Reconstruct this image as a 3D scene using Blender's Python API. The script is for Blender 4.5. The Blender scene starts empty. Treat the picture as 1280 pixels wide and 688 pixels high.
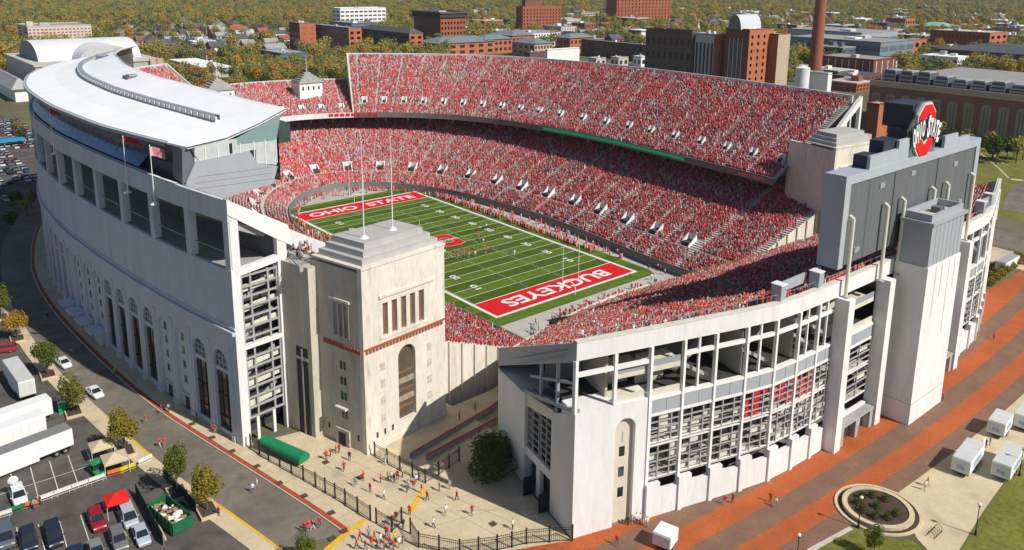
import bpy, bmesh, math, random
import numpy as np
from mathutils import Vector, Matrix
random.seed(7); RNG = np.random.default_rng(7)
scene = bpy.context.scene
COL = scene.collection
# ------------------------------------------------------------------ camera
CAM = np.array([-140.228, -197.062, 75.403])
YAW, PIT, ROL, FPX, CX, CY = 0.712818, 0.222778, 0.0116137, 1022.405, 651.483, 203.537
def _basis():
    f = np.array([math.sin(YAW)*math.cos(PIT), math.cos(YAW)*math.cos(PIT), -math.sin(PIT)])
    r = np.array([math.cos(YAW), -math.sin(YAW), 0.0]); u = np.cross(r, f)
    c, s = math.cos(ROL), math.sin(ROL)
    return c*r+s*u, -s*r+c*u, f
CR, CU, CF = _basis()
cd = bpy.data.cameras.new('camera'); co = bpy.data.objects.new('camera', cd); COL.objects.link(co)
co.matrix_world = Matrix(((CR[0], CU[0], -CF[0], CAM[0]), (CR[1], CU[1], -CF[1], CAM[1]), (CR[2], CU[2], -CF[2], CAM[2]), (0, 0, 0, 1)))
cd.sensor_width = 36.0; cd.lens = FPX/1280*36; cd.shift_x = -(CX-640)/1280; cd.shift_y = (CY-344)/1280
cd.clip_start = 1.0; cd.clip_end = 20000
scene.camera = co
# ------------------------------------------------------------------ sky, sun, exposure
SUN_EL = math.radians(42.5); SUN_AZ = math.atan2(0.265, -0.964)      # from +y towards +x: sun stands in the south-south-east
w = bpy.data.worlds.new('World'); scene.world = w; w.use_nodes = True
nt = w.node_tree; nt.nodes.clear()
sk = nt.nodes.new('ShaderNodeTexSky'); sk.sky_type = 'NISHITA'; sk.sun_disc = False
sk.sun_elevation = SUN_EL; sk.sun_rotation = SUN_AZ; sk.air_density = 1.0; sk.dust_density = 0.3; sk.ozone_density = 2.0
bg = nt.nodes.new('ShaderNodeBackground'); bg.inputs['Strength'].default_value = 0.075
wo = nt.nodes.new('ShaderNodeOutputWorld')
nt.links.new(sk.outputs[0], bg.inputs[0]); nt.links.new(bg.outputs[0], wo.inputs[0])
sd = bpy.data.lights.new('sun', 'SUN'); sd.energy = 5.0; sd.angle = math.radians(0.53); sd.color = (1.0, 0.955, 0.88)
so = bpy.data.objects.new('sun', sd); COL.objects.link(so)
sdir = Vector((math.sin(SUN_AZ)*math.cos(SUN_EL), math.cos(SUN_AZ)*math.cos(SUN_EL), math.sin(SUN_EL)))
so.rotation_euler = sdir.to_track_quat('Z', 'Y').to_euler(); so.location = (60, -200, 220)
vs = scene.view_settings; vs.view_transform = 'Standard'; vs.look = 'None'; vs.gamma = 1.0; vs.exposure = 0.0; vs.use_curve_mapping = False
scene.cycles.max_bounces = 5; scene.cycles.diffuse_bounces = 3; scene.cycles.glossy_bounces = 2
scene.cycles.transmission_bounces = 2; scene.cycles.transparent_max_bounces = 4
# ------------------------------------------------------------------ helpers
def G(u, v, z=0.0):
    """place in the world (at height z) of a spot measured in the photograph"""
    d = (u-CX)/FPX*CR - (v-CY)/FPX*CU + CF
    t = (z-CAM[2])/d[2]; p = CAM+d*t
    return (float(p[0]), float(p[1]), float(z))
def PJ(p):
    d = np.asarray(p, float)-CAM
    k = d@CF
    return (CX+FPX*(d@CR)/k, CY-FPX*(d@CU)/k)
MATS = {}
def mat(name, col, rough=0.75, var=0.12, scale=0.6, bump=0.0, metal=0.0, spec=0.3, attr=None, stretch=None, tint=None, isl=0.0, fine=0.0):
    if name in MATS: return MATS[name]
    m = bpy.data.materials.new(name); MATS[name] = m; m.use_nodes = True
    n = m.node_tree.nodes; L = m.node_tree.links; b = n['Principled BSDF']
    b.inputs['Roughness'].default_value = rough; b.inputs['Metallic'].default_value = metal
    b.inputs['Specular IOR Level'].default_value = spec
    base = n.new('ShaderNodeRGB'); base.outputs[0].default_value = (*col, 1); src = base.outputs[0]
    if attr:
        a = n.new('ShaderNodeAttribute'); a.attribute_name = attr; src = a.outputs['Color']
    tc = n.new('ShaderNodeTexCoord'); vec = tc.outputs['Object']
    if stretch:
        mp = n.new('ShaderNodeMapping'); mp.inputs['Scale'].default_value = stretch; L.new(vec, mp.inputs[0]); vec = mp.outputs[0]
    if var > 0:
        ns = n.new('ShaderNodeTexNoise'); ns.inputs['Scale'].default_value = scale; ns.inputs['Detail'].default_value = 6; ns.inputs['Roughness'].default_value = 0.65
        L.new(vec, ns.inputs['Vector'])
        mr = n.new('ShaderNodeMapRange'); mr.inputs[1].default_value = 0.3; mr.inputs[2].default_value = 0.7
        mr.inputs[3].default_value = 1-var; mr.inputs[4].default_value = 1+var; L.new(ns.outputs[0], mr.inputs[0])
        fac = mr.outputs[0]
        if fine > 0:
            n2 = n.new('ShaderNodeTexNoise'); n2.inputs['Scale'].default_value = scale*9; n2.inputs['Detail'].default_value = 3; L.new(vec, n2.inputs['Vector'])
            m2 = n.new('ShaderNodeMapRange'); m2.inputs[1].default_value = 0.3; m2.inputs[2].default_value = 0.7; m2.inputs[3].default_value = 1-fine; m2.inputs[4].default_value = 1+fine
            L.new(n2.outputs[0], m2.inputs[0]); mm = n.new('ShaderNodeMath'); mm.operation = 'MULTIPLY'; L.new(fac, mm.inputs[0]); L.new(m2.outputs[0], mm.inputs[1]); fac = mm.outputs[0]
        if isl > 0:
            g = n.new('ShaderNodeNewGeometry'); m3 = n.new('ShaderNodeMapRange'); m3.inputs[3].default_value = 1-isl; m3.inputs[4].default_value = 1+isl
            L.new(g.outputs['Random Per Island'], m3.inputs[0]); mm = n.new('ShaderNodeMath'); mm.operation = 'MULTIPLY'; L.new(fac, mm.inputs[0]); L.new(m3.outputs[0], mm.inputs[1]); fac = mm.outputs[0]
        mx = n.new('ShaderNodeVectorMath'); mx.operation = 'SCALE'; L.new(src, mx.inputs[0]); L.new(fac, mx.inputs['Scale']); src = mx.outputs[0]
        if tint:
            n4 = n.new('ShaderNodeTexNoise'); n4.inputs['Scale'].default_value = tint[1]; n4.inputs['Detail'].default_value = 5; L.new(vec, n4.inputs['Vector'])
            r4 = n.new('ShaderNodeMapRange'); r4.inputs[1].default_value = tint[2]; r4.inputs[2].default_value = tint[3]; L.new(n4.outputs[0], r4.inputs[0])
            mi = n.new('ShaderNodeMix'); mi.data_type = 'RGBA'; mi.inputs[7].default_value = (*tint[0], 1); L.new(r4.outputs[0], mi.inputs[0]); L.new(src, mi.inputs[6]); src = mi.outputs[2]
        if bump > 0:
            bp_ = n.new('ShaderNodeBump'); bp_.inputs['Strength'].default_value = bump; bp_.inputs['Distance'].default_value = 0.05
            L.new(ns.outputs[0], bp_.inputs['Height']); L.new(bp_.outputs[0], b.inputs['Normal'])
    L.new(src, b.inputs['Base Color'])
    return m
class MB:
    def __init__(s): s.v = []; s.f = []; s.m = []
    def add(s, vs, fs, mi=0):
        o = len(s.v); s.v += [tuple(map(float, p)) for p in vs]
        for f in fs: s.f.append(tuple(i+o for i in f)); s.m.append(mi)
        return s
    def quad(s, a, b, c, d, mi=0): return s.add([a, b, c, d], [(0, 1, 2, 3)], mi)
    def box(s, x0, x1, y0, y1, z0, z1, mi=0):
        return s.prism([(x0, y0), (x1, y0), (x1, y1), (x0, y1)], z0, z1, mi)
    def obox(s, c, ax, hl, hw, z0, z1, mi=0):
        """box centred at plan point c, long axis direction ax (2-vector), half length hl, half width hw"""
        L_ = math.hypot(*ax); ax = (ax[0]/L_, ax[1]/L_); ay = (-ax[1], ax[0])
        P = [(c[0]+a*hl*ax[0]+b*hw*ay[0], c[1]+a*hl*ax[1]+b*hw*ay[1]) for a, b in ((-1, -1), (1, -1), (1, 1), (-1, 1))]
        return s.prism(P, z0, z1, mi)
    def prism(s, poly, z0, z1, mi=0, mtop=None, caps=True):
        n = len(poly)
        za = z0 if hasattr(z0, '__len__') else [z0]*n; zb = z1 if hasattr(z1, '__len__') else [z1]*n
        vs = [(p[0], p[1], za[i]) for i, p in enumerate(poly)]+[(p[0], p[1], zb[i]) for i, p in enumerate(poly)]
        area = sum(poly[i][0]*poly[(i+1) % n][1]-poly[(i+1) % n][0]*poly[i][1] for i in range(n))
        R_ = (lambda f: f) if area > 0 else (lambda f: tuple(reversed(f)))
        s.add(vs, [R_((i, (i+1) % n, n+(i+1) % n, n+i)) for i in range(n)], mi)
        if caps:
            s.add(vs, [R_(tuple(reversed(range(n))))], mi); s.add(vs, [R_(tuple(range(n, 2*n)))], mi if mtop is None else mtop)
        return s
    def vprism(s, poly, o, ax, nrm, t, mi=0):
        """polygon in a vertical plane: points (a along ax, z), thickness t along nrm (behind the face at o)"""
        a3 = [(o[0]+ax[0]*a, o[1]+ax[1]*a, o[2]+z) for a, z in poly]; n = len(poly)
        b3 = [(p[0]-nrm[0]*t, p[1]-nrm[1]*t, p[2]) for p in a3]
        s.add(a3+b3, [tuple(range(n)), tuple(reversed(range(n, 2*n)))]+[((i+1) % n, i, n+i, n+(i+1) % n) for i in range(n)], mi)
        return s
    def tube(s, a, b, r0, r1=None, n=8, mi=0, caps=True):
        r1 = r0 if r1 is None else r1
        a = Vector(a); b = Vector(b); d = (b-a).normalized()
        e = d.orthogonal().normalized(); g = d.cross(e)
        vs = [tuple(a+(e*math.cos(2*math.pi*i/n)+g*math.sin(2*math.pi*i/n))*r0) for i in range(n)]+[tuple(b+(e*math.cos(2*math.pi*i/n)+g*math.sin(2*math.pi*i/n))*r1) for i in range(n)]
        fs = [(i, (i+1) % n, n+(i+1) % n, n+i) for i in range(n)]
        if caps: fs += [tuple(reversed(range(n))), tuple(range(n, 2*n))]
        return s.add(vs, fs, mi)
    def beam(s, a, b, w_, h_, mi=0):
        a = Vector(a); b = Vector(b); d = (b-a).normalized()
        up = Vector((0, 0, 1)) if abs(d.z) < 0.95 else Vector((0, 1, 0))
        e = d.cross(up).normalized()*(w_/2); g = e.cross(d).normalized()*(h_/2)
        vs = [tuple(p+x*e+y*g) for p in (a, b) for x, y in ((-1, -1), (1, -1), (1, 1), (-1, 1))]
        return s.add(vs, [(0, 1, 5, 4), (1, 2, 6, 5), (2, 3, 7, 6), (3, 0, 4, 7), (3, 2, 1, 0), (4, 5, 6, 7)], mi)
    def strip(s, A, B, mi=0):
        """ribbon between two point rows"""
        n = len(A); return s.add(list(A)+list(B), [(i, i+1, n+i+1, n+i) for i in range(n-1)], mi)
    def mesh(s, name, mats, smooth=False):
        me = bpy.data.meshes.new(name); me.from_pydata(s.v, [], s.f)
        for m_ in mats: me.materials.append(m_)
        if len(mats) > 1: me.polygons.foreach_set('material_index', s.m)
        if smooth: me.polygons.foreach_set('use_smooth', [True]*len(me.polygons))
        me.update(); return me
    def build(s, name, mats, parent=None, smooth=False, recalc=False):
        if not isinstance(mats, (list, tuple)): mats = [mats]
        me = s.mesh(name, mats, smooth)
        if recalc:
            bm = bmesh.new(); bm.from_mesh(me); bmesh.ops.recalc_face_normals(bm, faces=bm.faces); bm.to_mesh(me); bm.free()
        return put(name, me, parent)
WOFF = {}
def put(name, me, parent=None, loc=None):
    """loc None: mesh is in world coordinates"""
    o = bpy.data.objects.new(name, me); COL.objects.link(o)
    if parent is not None:
        o.parent = parent
        if loc is None:
            wo_ = WOFF.get(parent, Vector((0, 0, 0))); o.location = -wo_; WOFF[o] = Vector((0, 0, 0))
        else: o.location = loc
    else:
        if loc is not None: o.location = loc
        WOFF[o] = Vector((0, 0, 0))
    return o
def thing(name, label, cat, loc=(0, 0, 0), group=None, rz=0.0):
    o = bpy.data.objects.new(name, None); o.empty_display_size = 0.5; COL.objects.link(o); o.location = loc; o.rotation_euler = (0, 0, rz); WOFF[o] = Vector(loc)
    return tag(o, label, cat, group)
def tag(o, label=None, cat=None, group=None, kind=None):
    if label: o['label'] = label
    if cat: o['category'] = cat
    if group: o['group'] = group
    if kind: o['kind'] = kind
    return o
def dup(root, loc, rz=0.0, label=None, group=None, sc=None, mats=None):
    """copy a thing with its parts and sub-parts; mats maps a material to another on the copy"""
    def cp(o, par):
        c = o.copy(); COL.objects.link(c); c.parent = par
        if mats and o.type == 'MESH':
            for i, sl in enumerate(o.material_slots):
                if sl.material and sl.material.name in mats:
                    c.material_slots[i].link = 'OBJECT'; c.material_slots[i].material = mats[sl.material.name]
        for ch in o.children: cp(ch, c)
        return c
    r = cp(root, None); r.location = loc; r.rotation_euler = (0, 0, rz)
    if sc is not None: r.scale = (sc, sc, sc) if not hasattr(sc, '__len__') else sc
    if label: r['label'] = label
    if group: r['group'] = group
    WOFF[r] = Vector(loc)
    return r
def text_mesh(txt, size=1.0, bold=0.0, ext=0.0):
    cu = bpy.data.curves.new('txt', 'FONT'); cu.body = txt; cu.size = size; cu.align_x = 'CENTER'; cu.align_y = 'CENTER'; cu.offset = bold; cu.extrude = ext; cu.resolution_u = 3
    o = bpy.data.objects.new('txt', cu); COL.objects.link(o)
    dg = bpy.context.evaluated_depsgraph_get(); me = bpy.data.meshes.new_from_object(o.evaluated_get(dg))
    bpy.data.objects.remove(o); bpy.data.curves.remove(cu)
    return me
def xform_mesh(me, o, ax, ay, sx=1.0, sy=1.0, lift=None):
    """lay flat lettering into the plane (ax, ay) at o, scaled"""
    o = Vector(o); ax = Vector(ax); ay = Vector(ay); nz = ax.cross(ay).normalized()
    for v in me.vertices: v.co = o+ax*(v.co.x*sx)+ay*(v.co.y*sy)+nz*v.co.z
    return me
def lettering(name, txt, o, ax, ay, width, height, m, parent, bold=0.02, ext=0.0):
    me = text_mesh(txt, 1.0, bold, ext)
    xs = [v.co.x for v in me.vertices]; ys = [v.co.y for v in me.vertices]
    cx, cy = (min(xs)+max(xs))/2, (min(ys)+max(ys))/2
    for v in me.vertices: v.co.x -= cx; v.co.y -= cy
    xform_mesh(me, o, ax, ay, width/(max(xs)-min(xs)), height/(max(ys)-min(ys)))
    me.materials.clear(); me.materials.append(m)
    return put(name, me, parent)
# ------------------------------------------------------------------ materials
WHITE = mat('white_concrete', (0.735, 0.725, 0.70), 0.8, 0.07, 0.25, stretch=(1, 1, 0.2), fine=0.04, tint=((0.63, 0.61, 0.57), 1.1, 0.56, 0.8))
WALLC = mat('shaded_wall_concrete', (0.57, 0.59, 0.625), 0.85, 0.08, 0.2, stretch=(1, 1, 0.12), fine=0.05, tint=((0.44, 0.45, 0.47), 0.9, 0.55, 0.8))  # bluish shade of the west side is mixed into this concrete colour
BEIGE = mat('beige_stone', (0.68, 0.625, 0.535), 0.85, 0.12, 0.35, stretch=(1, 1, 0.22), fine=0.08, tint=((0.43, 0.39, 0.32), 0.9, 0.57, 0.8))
CONC = mat('deck_concrete', (0.50, 0.47, 0.42), 0.9, 0.12, 0.4)
GREYC = mat('grey_concrete', (0.36, 0.35, 0.33), 0.9, 0.12, 0.4)
DARK = mat('dark_interior', (0.05, 0.05, 0.052), 0.9, 0.1, 0.5)
STEEL = mat('white_steel', (0.78, 0.77, 0.74), 0.5, 0.04, 1.0)
GSTEEL = mat('grey_steel', (0.30, 0.32, 0.35), 0.5, 0.06, 1.0)
PANEL = mat('grey_metal_panel', (0.36, 0.38, 0.41), 0.45, 0.06, 0.3, stretch=(1, 1, 0.2))
DPANEL = mat('dark_metal_panel', (0.13, 0.14, 0.155), 0.5, 0.08, 0.3)
NAVY = mat('navy_panel', (0.035, 0.045, 0.065), 0.5, 0.08, 0.4)
ROOFW = mat('white_roof_membrane', (0.88, 0.88, 0.87), 0.6, 0.04, 0.15, fine=0.02)
GLASSD = mat('dark_glass', (0.02, 0.025, 0.03), 0.08, 0.0, spec=0.6)
GLASSB = mat('blue_glass', (0.10, 0.235, 0.46), 0.35, 0.12, 0.2, spec=0.2)
GLASSG = mat('smoked_glass', (0.09, 0.095, 0.10), 0.15, 0.1, 0.4, spec=0.6)
LATT = mat('lattice_grey', (0.36, 0.36, 0.35), 0.6, 0.06, 1.0)
CREAMG = mat('cream_panel', (0.62, 0.60, 0.50), 0.7, 0.1, 0.6)
ASPH = mat('asphalt', (0.185, 0.158, 0.125), 0.9, 0.22, 0.09, bump=0.1, fine=0.10, tint=((0.13, 0.113, 0.092), 0.25, 0.5, 0.7))
LOTA = mat('lot_asphalt', (0.105, 0.094, 0.082), 0.9, 0.25, 0.12, bump=0.1, fine=0.12, tint=((0.065, 0.058, 0.052), 0.3, 0.5, 0.7))
WALK = mat('sidewalk_concrete', (0.57, 0.465, 0.305), 0.9, 0.12, 0.25, fine=0.06, tint=((0.42, 0.345, 0.235), 0.2, 0.55, 0.75))
BRKO = mat('orange_brick_paving', (0.40, 0.098, 0.028), 0.85, 0.16, 0.25, fine=0.12, tint=((0.33, 0.09, 0.032), 0.16, 0.5, 0.8))
BRKB = mat('brown_brick_paving', (0.205, 0.115, 0.075), 0.85, 0.16, 0.25, fine=0.12, tint=((0.18, 0.105, 0.072), 0.16, 0.5, 0.8))
YELL = mat('yellow_paint', (0.70, 0.42, 0.03), 0.7, 0.15, 1.0)
PAINT = mat('white_road_paint', (0.62, 0.61, 0.57), 0.8, 0.2, 1.5)
LAWN = mat('lawn', (0.155, 0.155, 0.026), 0.95, 0.3, 0.15, fine=0.25, tint=((0.19, 0.14, 0.05), 0.12, 0.55, 0.75))
SOIL = mat('planter_soil', (0.075, 0.05, 0.035), 0.95, 0.25, 1.0)
RED = mat('scarlet', (0.62, 0.012, 0.015), 0.6, 0.06, 1.0)
SCAR = mat('scarlet_turf_paint', (0.62, 0.010, 0.012), 0.8, 0.10, 0.5, fine=0.08)
BLK = mat('black_metal', (0.018, 0.018, 0.02), 0.5, 0.05, 1.0)
WPAINT = mat('white_paint', (0.80, 0.80, 0.78), 0.5, 0.03, 1.0)
GREENP = mat('green_paint', (0.015, 0.20, 0.075), 0.5, 0.1, 1.0)
TIMB = mat('brown_timber', (0.20, 0.11, 0.06), 0.8, 0.2, 1.0)
TERRA = mat('terracotta_trim', (0.36, 0.10, 0.055), 0.8, 0.15, 2.0)
BRICK = mat('red_brick', (0.30, 0.095, 0.05), 0.9, 0.14, 0.15, fine=0.06)
BRICKD = mat('dark_red_brick', (0.19, 0.075, 0.05), 0.9, 0.14, 0.15, fine=0.06)
BRICKO = mat('orange_brick', (0.42, 0.14, 0.065), 0.9, 0.14, 0.15, fine=0.06)
TAN = mat('tan_stone', (0.46, 0.36, 0.26), 0.9, 0.1, 0.2)
SLATE = mat('blue_slate_roof', (0.17, 0.215, 0.225), 0.7, 0.12, 0.2)
GRAVEL = mat('gravel_roof', (0.30, 0.29, 0.28), 0.9, 0.15, 0.2)
TEAL = mat('copper_green_roof', (0.26, 0.46, 0.37), 0.7, 0.1, 0.2)
RUBBER = mat('rubber', (0.02, 0.02, 0.02), 0.8, 0.05, 2.0)
CANV = mat('beige_canvas', (0.55, 0.45, 0.29), 0.8, 0.05, 1.0)
# ================================================================== horseshoe plan
_o = [(95.7, -77), (98.6, -60), (100.9, -40), (102.5, -20), (103.3, 4), (101, 38), (92.2, 71), (73.6, 101), (39, 128.5), (0, 140.5)]
_f = [(31, -70), (31.5, -56), (33, -40), (35, -20), (36, 0), (33, 32), (28, 49), (21, 62), (11, 71.5), (0, 75)]
def _full(h): return np.array([(-x, y) for x, y in h]+[(x, y) for x, y in reversed(h[:-1])], float)
def _cr(P, n=40):
    Q = np.vstack([2*P[0]-P[1], P, 2*P[-1]-P[-2]]); out = []
    for i in range(1, len(Q)-2):
        for k in range(n):
            t = k/n; a, b, c, d = Q[i-1], Q[i], Q[i+1], Q[i+2]
            out.append(0.5*((2*b)+(-a+c)*t+(2*a-5*b+4*c-d)*t*t+(-a+3*b-3*c+d)*t**3))
    out.append(P[-1]); return np.array(out)
OUTD = _cr(_full(_o)); FRD = _cr(_full(_f))
_ob = [(97, -93)]+_o[1:]; _fb = [(31, -79)]+_f[1:]
OUTB = _cr(_full(_ob)); FRB = _cr(_full(_fb))
ARC = np.concatenate([[0], np.cumsum(np.hypot(*np.diff(OUTD, axis=0).T))]); SL = float(ARC[-1])
def _ip(D, s): return np.array([np.interp(s, ARC, D[:, 0]), np.interp(s, ARC, D[:, 1])])
def pt(s, w_): return _ip(FRD, s)*(1-w_)+_ip(OUTD, s)*w_
def ptb(s, w_): return _ip(FRB, s)*(1-w_)+_ip(OUTB, s)*w_
def s_near(x, y): return float(ARC[np.argmin((OUTD[:, 0]-x)**2+(OUTD[:, 1]-y)**2)])
SA, SB = s_near(-39, 128.5), s_near(39, 128.5)
def zb(w_):                      # lower bowl height
    d = w_*67.0
    return -2.2+0.40*min(d, 12)+0.44*max(0, d-12)
WL, ZL = 0.468, 19.7             # lip of the upper deck
def zc(w_, s):
    k = (w_-WL)/(1-WL); top = 41.2 if (s < SA or s > SB) else 29.8
    return ZL+(top-ZL)*(k*0.94+0.06*k*k)
# ------------------------------------------------------------------ ground
def sheet(name, pts, z, m, kind='structure', parent=None):
    mb = MB(); mb.add([(p[0], p[1], z) for p in pts], [tuple(range(len(pts)))])
    o = mb.build(name, m, parent)
    if o.data.polygons[0].normal.z < 0: o.data.flip_normals()
    if kind and parent is None: tag(o, kind=kind)
    return o
hole = [(-61, -105), (-50, -118), (0, -126), (54, -118), (65, -105), (66, -84)]+[tuple(pt(s, 0.93)) for s in np.linspace(SL-8, 8, 60)]+[(-66, -84)]
bm = bmesh.new()
def _loop(P): 
    vs_ = [bm.verts.new((x, y, 0)) for x, y in P]; return [bm.edges.new((vs_[i], vs_[(i+1) % len(vs_)])) for i in range(len(vs_))]
ed = _loop([(-5000, -600), (9000, -600), (9000, 12000), (-5000, 12000)])+_loop(hole)
bmesh.ops.triangle_fill(bm, edges=ed, use_beauty=True)
bmesh.ops.recalc_face_normals(bm, faces=bm.faces)
me = bpy.data.meshes.new('ground'); bm.to_mesh(me); bm.free()
if me.polygons[0].normal.z < 0: me.flip_normals()
GROUND = mat('city_ground', (0.13, 0.12, 0.06), 0.95, 0.3, 0.02, fine=0.2, tint=((0.20, 0.18, 0.15), 0.006, 0.5, 0.62))
me.materials.append(GROUND); tag(put('ground', me), kind='structure')
sheet('field_apron', [(-75, -112), (78, -112), (78, 100), (-75, 100)], -4.06, mat('apron_concrete', (0.46, 0.43, 0.38), 0.9, 0.12, 0.3, fine=0.05))
# ramps down to the field at both open corners
for sg, nm in ((-1, 'ramp_west'), (1, 'ramp_east')):
    mb = MB(); xs = [66, 52, 40, 27]; zs = [0.02, -1.3, -2.9, -4.03]
    A = [(sg*x, y, z) for x, y, z in zip(xs, (-88, -86, -82, -74), zs)]; B = [(sg*x, y, z) for x, y, z in zip(xs, (-108, -100, -88, -78), zs)]
    mb.strip(A, B) if sg < 0 else mb.strip(B, A)
    tag(mb.build(nm, WALK, recalc=False), kind='structure')
# ------------------------------------------------------------------ football field
YD = 0.9144; FZ = -4.0
TURF = bpy.data.materials.new('turf'); TURF.use_nodes = True
n = TURF.node_tree.nodes; L = TURF.node_tree.links; b = n['Principled BSDF']; b.inputs['Roughness'].default_value = 0.9; b.inputs['Specular IOR Level'].default_value = 0.15
tc = n.new('ShaderNodeTexCoord'); sp = n.new('ShaderNodeSeparateXYZ'); L.new(tc.outputs['Object'], sp.inputs[0])
md = n.new('ShaderNodeMath'); md.operation = 'MULTIPLY_ADD'; md.inputs[1].default_value = 1/(10*YD); md.inputs[2].default_value = 100; L.new(sp.outputs['Y'], md.inputs[0])
fr = n.new('ShaderNodeMath'); fr.operation = 'FRACT'; L.new(md.outputs[0], fr.inputs[0])
gt = n.new('ShaderNodeMath'); gt.operation = 'GREATER_THAN'; gt.inputs[1].default_value = 0.5; L.new(fr.outputs[0], gt.inputs[0])
mx = n.new('ShaderNodeMix'); mx.data_type = 'RGBA'; mx.inputs[6].default_value = (0.060, 0.110, 0.009, 1); mx.inputs[7].default_value = (0.100, 0.160, 0.016, 1); L.new(gt.outputs[0], mx.inputs[0])
ns = n.new('ShaderNodeTexNoise'); ns.inputs['Scale'].default_value = 0.5; ns.inputs['Detail'].default_value = 8; L.new(tc.outputs['Object'], ns.inputs['Vector'])
mr = n.new('ShaderNodeMapRange'); mr.inputs[1].default_value = 0.3; mr.inputs[2].default_value = 0.7; mr.inputs[3].default_value = 0.82; mr.inputs[4].default_value = 1.18; L.new(ns.outputs[0], mr.inputs[0])
vm = n.new('ShaderNodeVectorMath'); vm.operation = 'SCALE'; L.new(mx.outputs[2], vm.inputs[0]); L.new(mr.outputs[0], vm.inputs['Scale']); L.new(vm.outputs[0], b.inputs['Base Color'])
fw = 26.667*YD
ff = sheet('football_field', [(-29, -57), (-27.5, -59.8), (27.5, -59.8), (29, -57), (31, 20), (29, 45), (25, 60), (22, 62.5), (-22, 62.5), (-25, 60), (-29, 45), (-31, 20)], FZ, TURF)
for y0, nm in ((-60, 'end_zone'), (50, 'end_zone')):
    sheet(nm, [(-fw, y0*YD), (fw, y0*YD), (fw, (y0+10)*YD), (-fw, (y0+10)*YD)], FZ+0.012, SCAR, parent=ff)
FPNT = mat('field_paint', (0.70, 0.72, 0.66), 0.9, 0.1, 2.0)
mb = MB(); zz = FZ+0.024
def rect(x0, x1, y0, y1): mb.quad((x0, y0, zz), (x1, y0, zz), (x1, y1, zz), (x0, y1, zz))
for x in (-fw-0.9, fw): rect(x, x+0.9, -60*YD-0.9, 60*YD+0.9)
for y in (-60*YD-0.9, 60*YD): rect(-fw, fw, y, y+0.9)
mb.build('boundary_line', FPNT, ff)
for k in range(-10, 11):
    mb = MB(); hw = 0.16 if abs(k) == 10 else 0.09; rect(-fw+0.02, fw-0.02, k*5*YD-hw, k*5*YD+hw); mb.build('yard_line', FPNT, ff)
mb = MB()
for k in range(-49, 50):
    if k % 5 == 0: continue
    for x in (-fw+0.3, -6.1, 6.1, fw-0.3): rect(x-0.3, x+0.3, k*YD-0.06, k*YD+0.06)
tag(mb.build('hash_marks', FPNT, ff), kind='stuff')
NUMP = mat('number_paint', (0.66, 0.68, 0.63), 0.9, 0.1, 2.0)
for sx in (-1, 1):
    for k in range(-4, 5):
        if k == 0: t_ = '50'
        else: t_ = str(50-10*abs(k))
        lettering('yard_number', t_, (sx*(fw-8.2*YD), k*10*YD, zz+0.008), (0, -sx, 0), (sx, 0, 0), 3.6, 1.9, NUMP, ff, bold=0.03)
lettering('end_zone_lettering', 'BUCKEYES', (0, -55*YD, zz+0.008), (-1, 0, 0), (0, -1, 0), 36.5, 4.9, WPAINT, ff, bold=0.022)
lettering('end_zone_lettering', 'OHIO', (-11.6, 55*YD, zz+0.008), (1, 0, 0), (0, 1, 0), 18.0, 4.4, WPAINT, ff, bold=0.022)
lettering('end_zone_lettering', 'STATE', (11.2, 55*YD, zz+0.008), (1, 0, 0), (0, 1, 0), 19.5, 4.4, WPAINT, ff, bold=0.022)
def octo(cx, cy, rx, ry, k=0.42):
    return [(cx-rx*k, cy-ry), (cx+rx*k, cy-ry), (cx+rx, cy-ry*(1-0.55*k*rx/ry)), (cx+rx, cy+ry*(1-0.55*k*rx/ry)), (cx+rx*k, cy+ry), (cx-rx*k, cy+ry), (cx-rx, cy+ry*(1-0.55*k*rx/ry)), (cx-rx, cy-ry*(1-0.55*k*rx/ry))]
def ring3(P, Q): return P+Q, [(i, (i+1) % 8, 8+(i+1) % 8, 8+i) for i in range(8)]
def octo_ring(name, outer, inner, z, m, par):
    vs_, fs_ = ring3([(x, y, z) for x, y in outer], [(x, y, z) for x, y in inner]); return MB().add(vs_, fs_).build(name, m, par)
octo_ring('midfield_logo_outline', octo(0, 0, 3.9, 5.7), octo(0, 0, 1.3, 2.3), zz+0.012, WPAINT, ff)
octo_ring('midfield_logo', octo(0, 0, 3.78, 5.55), octo(0, 0, 1.4, 2.45), zz+0.024, SCAR, ff)
lettering('midfield_logo_lettering', 'OHIO STATE', (0, 0, zz+0.036), (1, 0, 0), (0, 1, 0), 8.6, 1.6, WPAINT, ff, bold=0.02)
# goal posts
def goal(y, lab):
    sg = 1 if y > 0 else -1
    t = thing('goal_post', lab, 'goal post', (0, y+sg*1.8, FZ), 'goal posts')
    yel = mat('post_white', (0.75, 0.74, 0.68), 0.5, 0.02, 1.0)
    MB().tube((0, y+sg*1.8, FZ), (0, y+sg*1.8, FZ+2.2), 0.12).tube((0, y+sg*1.8, FZ+2.2), (0, y, FZ+3.05), 0.12).build('base_post', yel, t)
    MB().tube((-2.82, y, FZ+3.05), (2.82, y, FZ+3.05), 0.1).build('crossbar', yel, t)
    for x in (-2.82, 2.82): MB().tube((x, y, FZ+3.05), (x, y, FZ+13.5), 0.09, 0.07).build('upright', yel, t)
goal(-60*YD, 'white goal post standing over the scarlet end zone nearest the scoreboard')
goal(60*YD, 'white goal post at the far end zone below the north stand')
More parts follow.
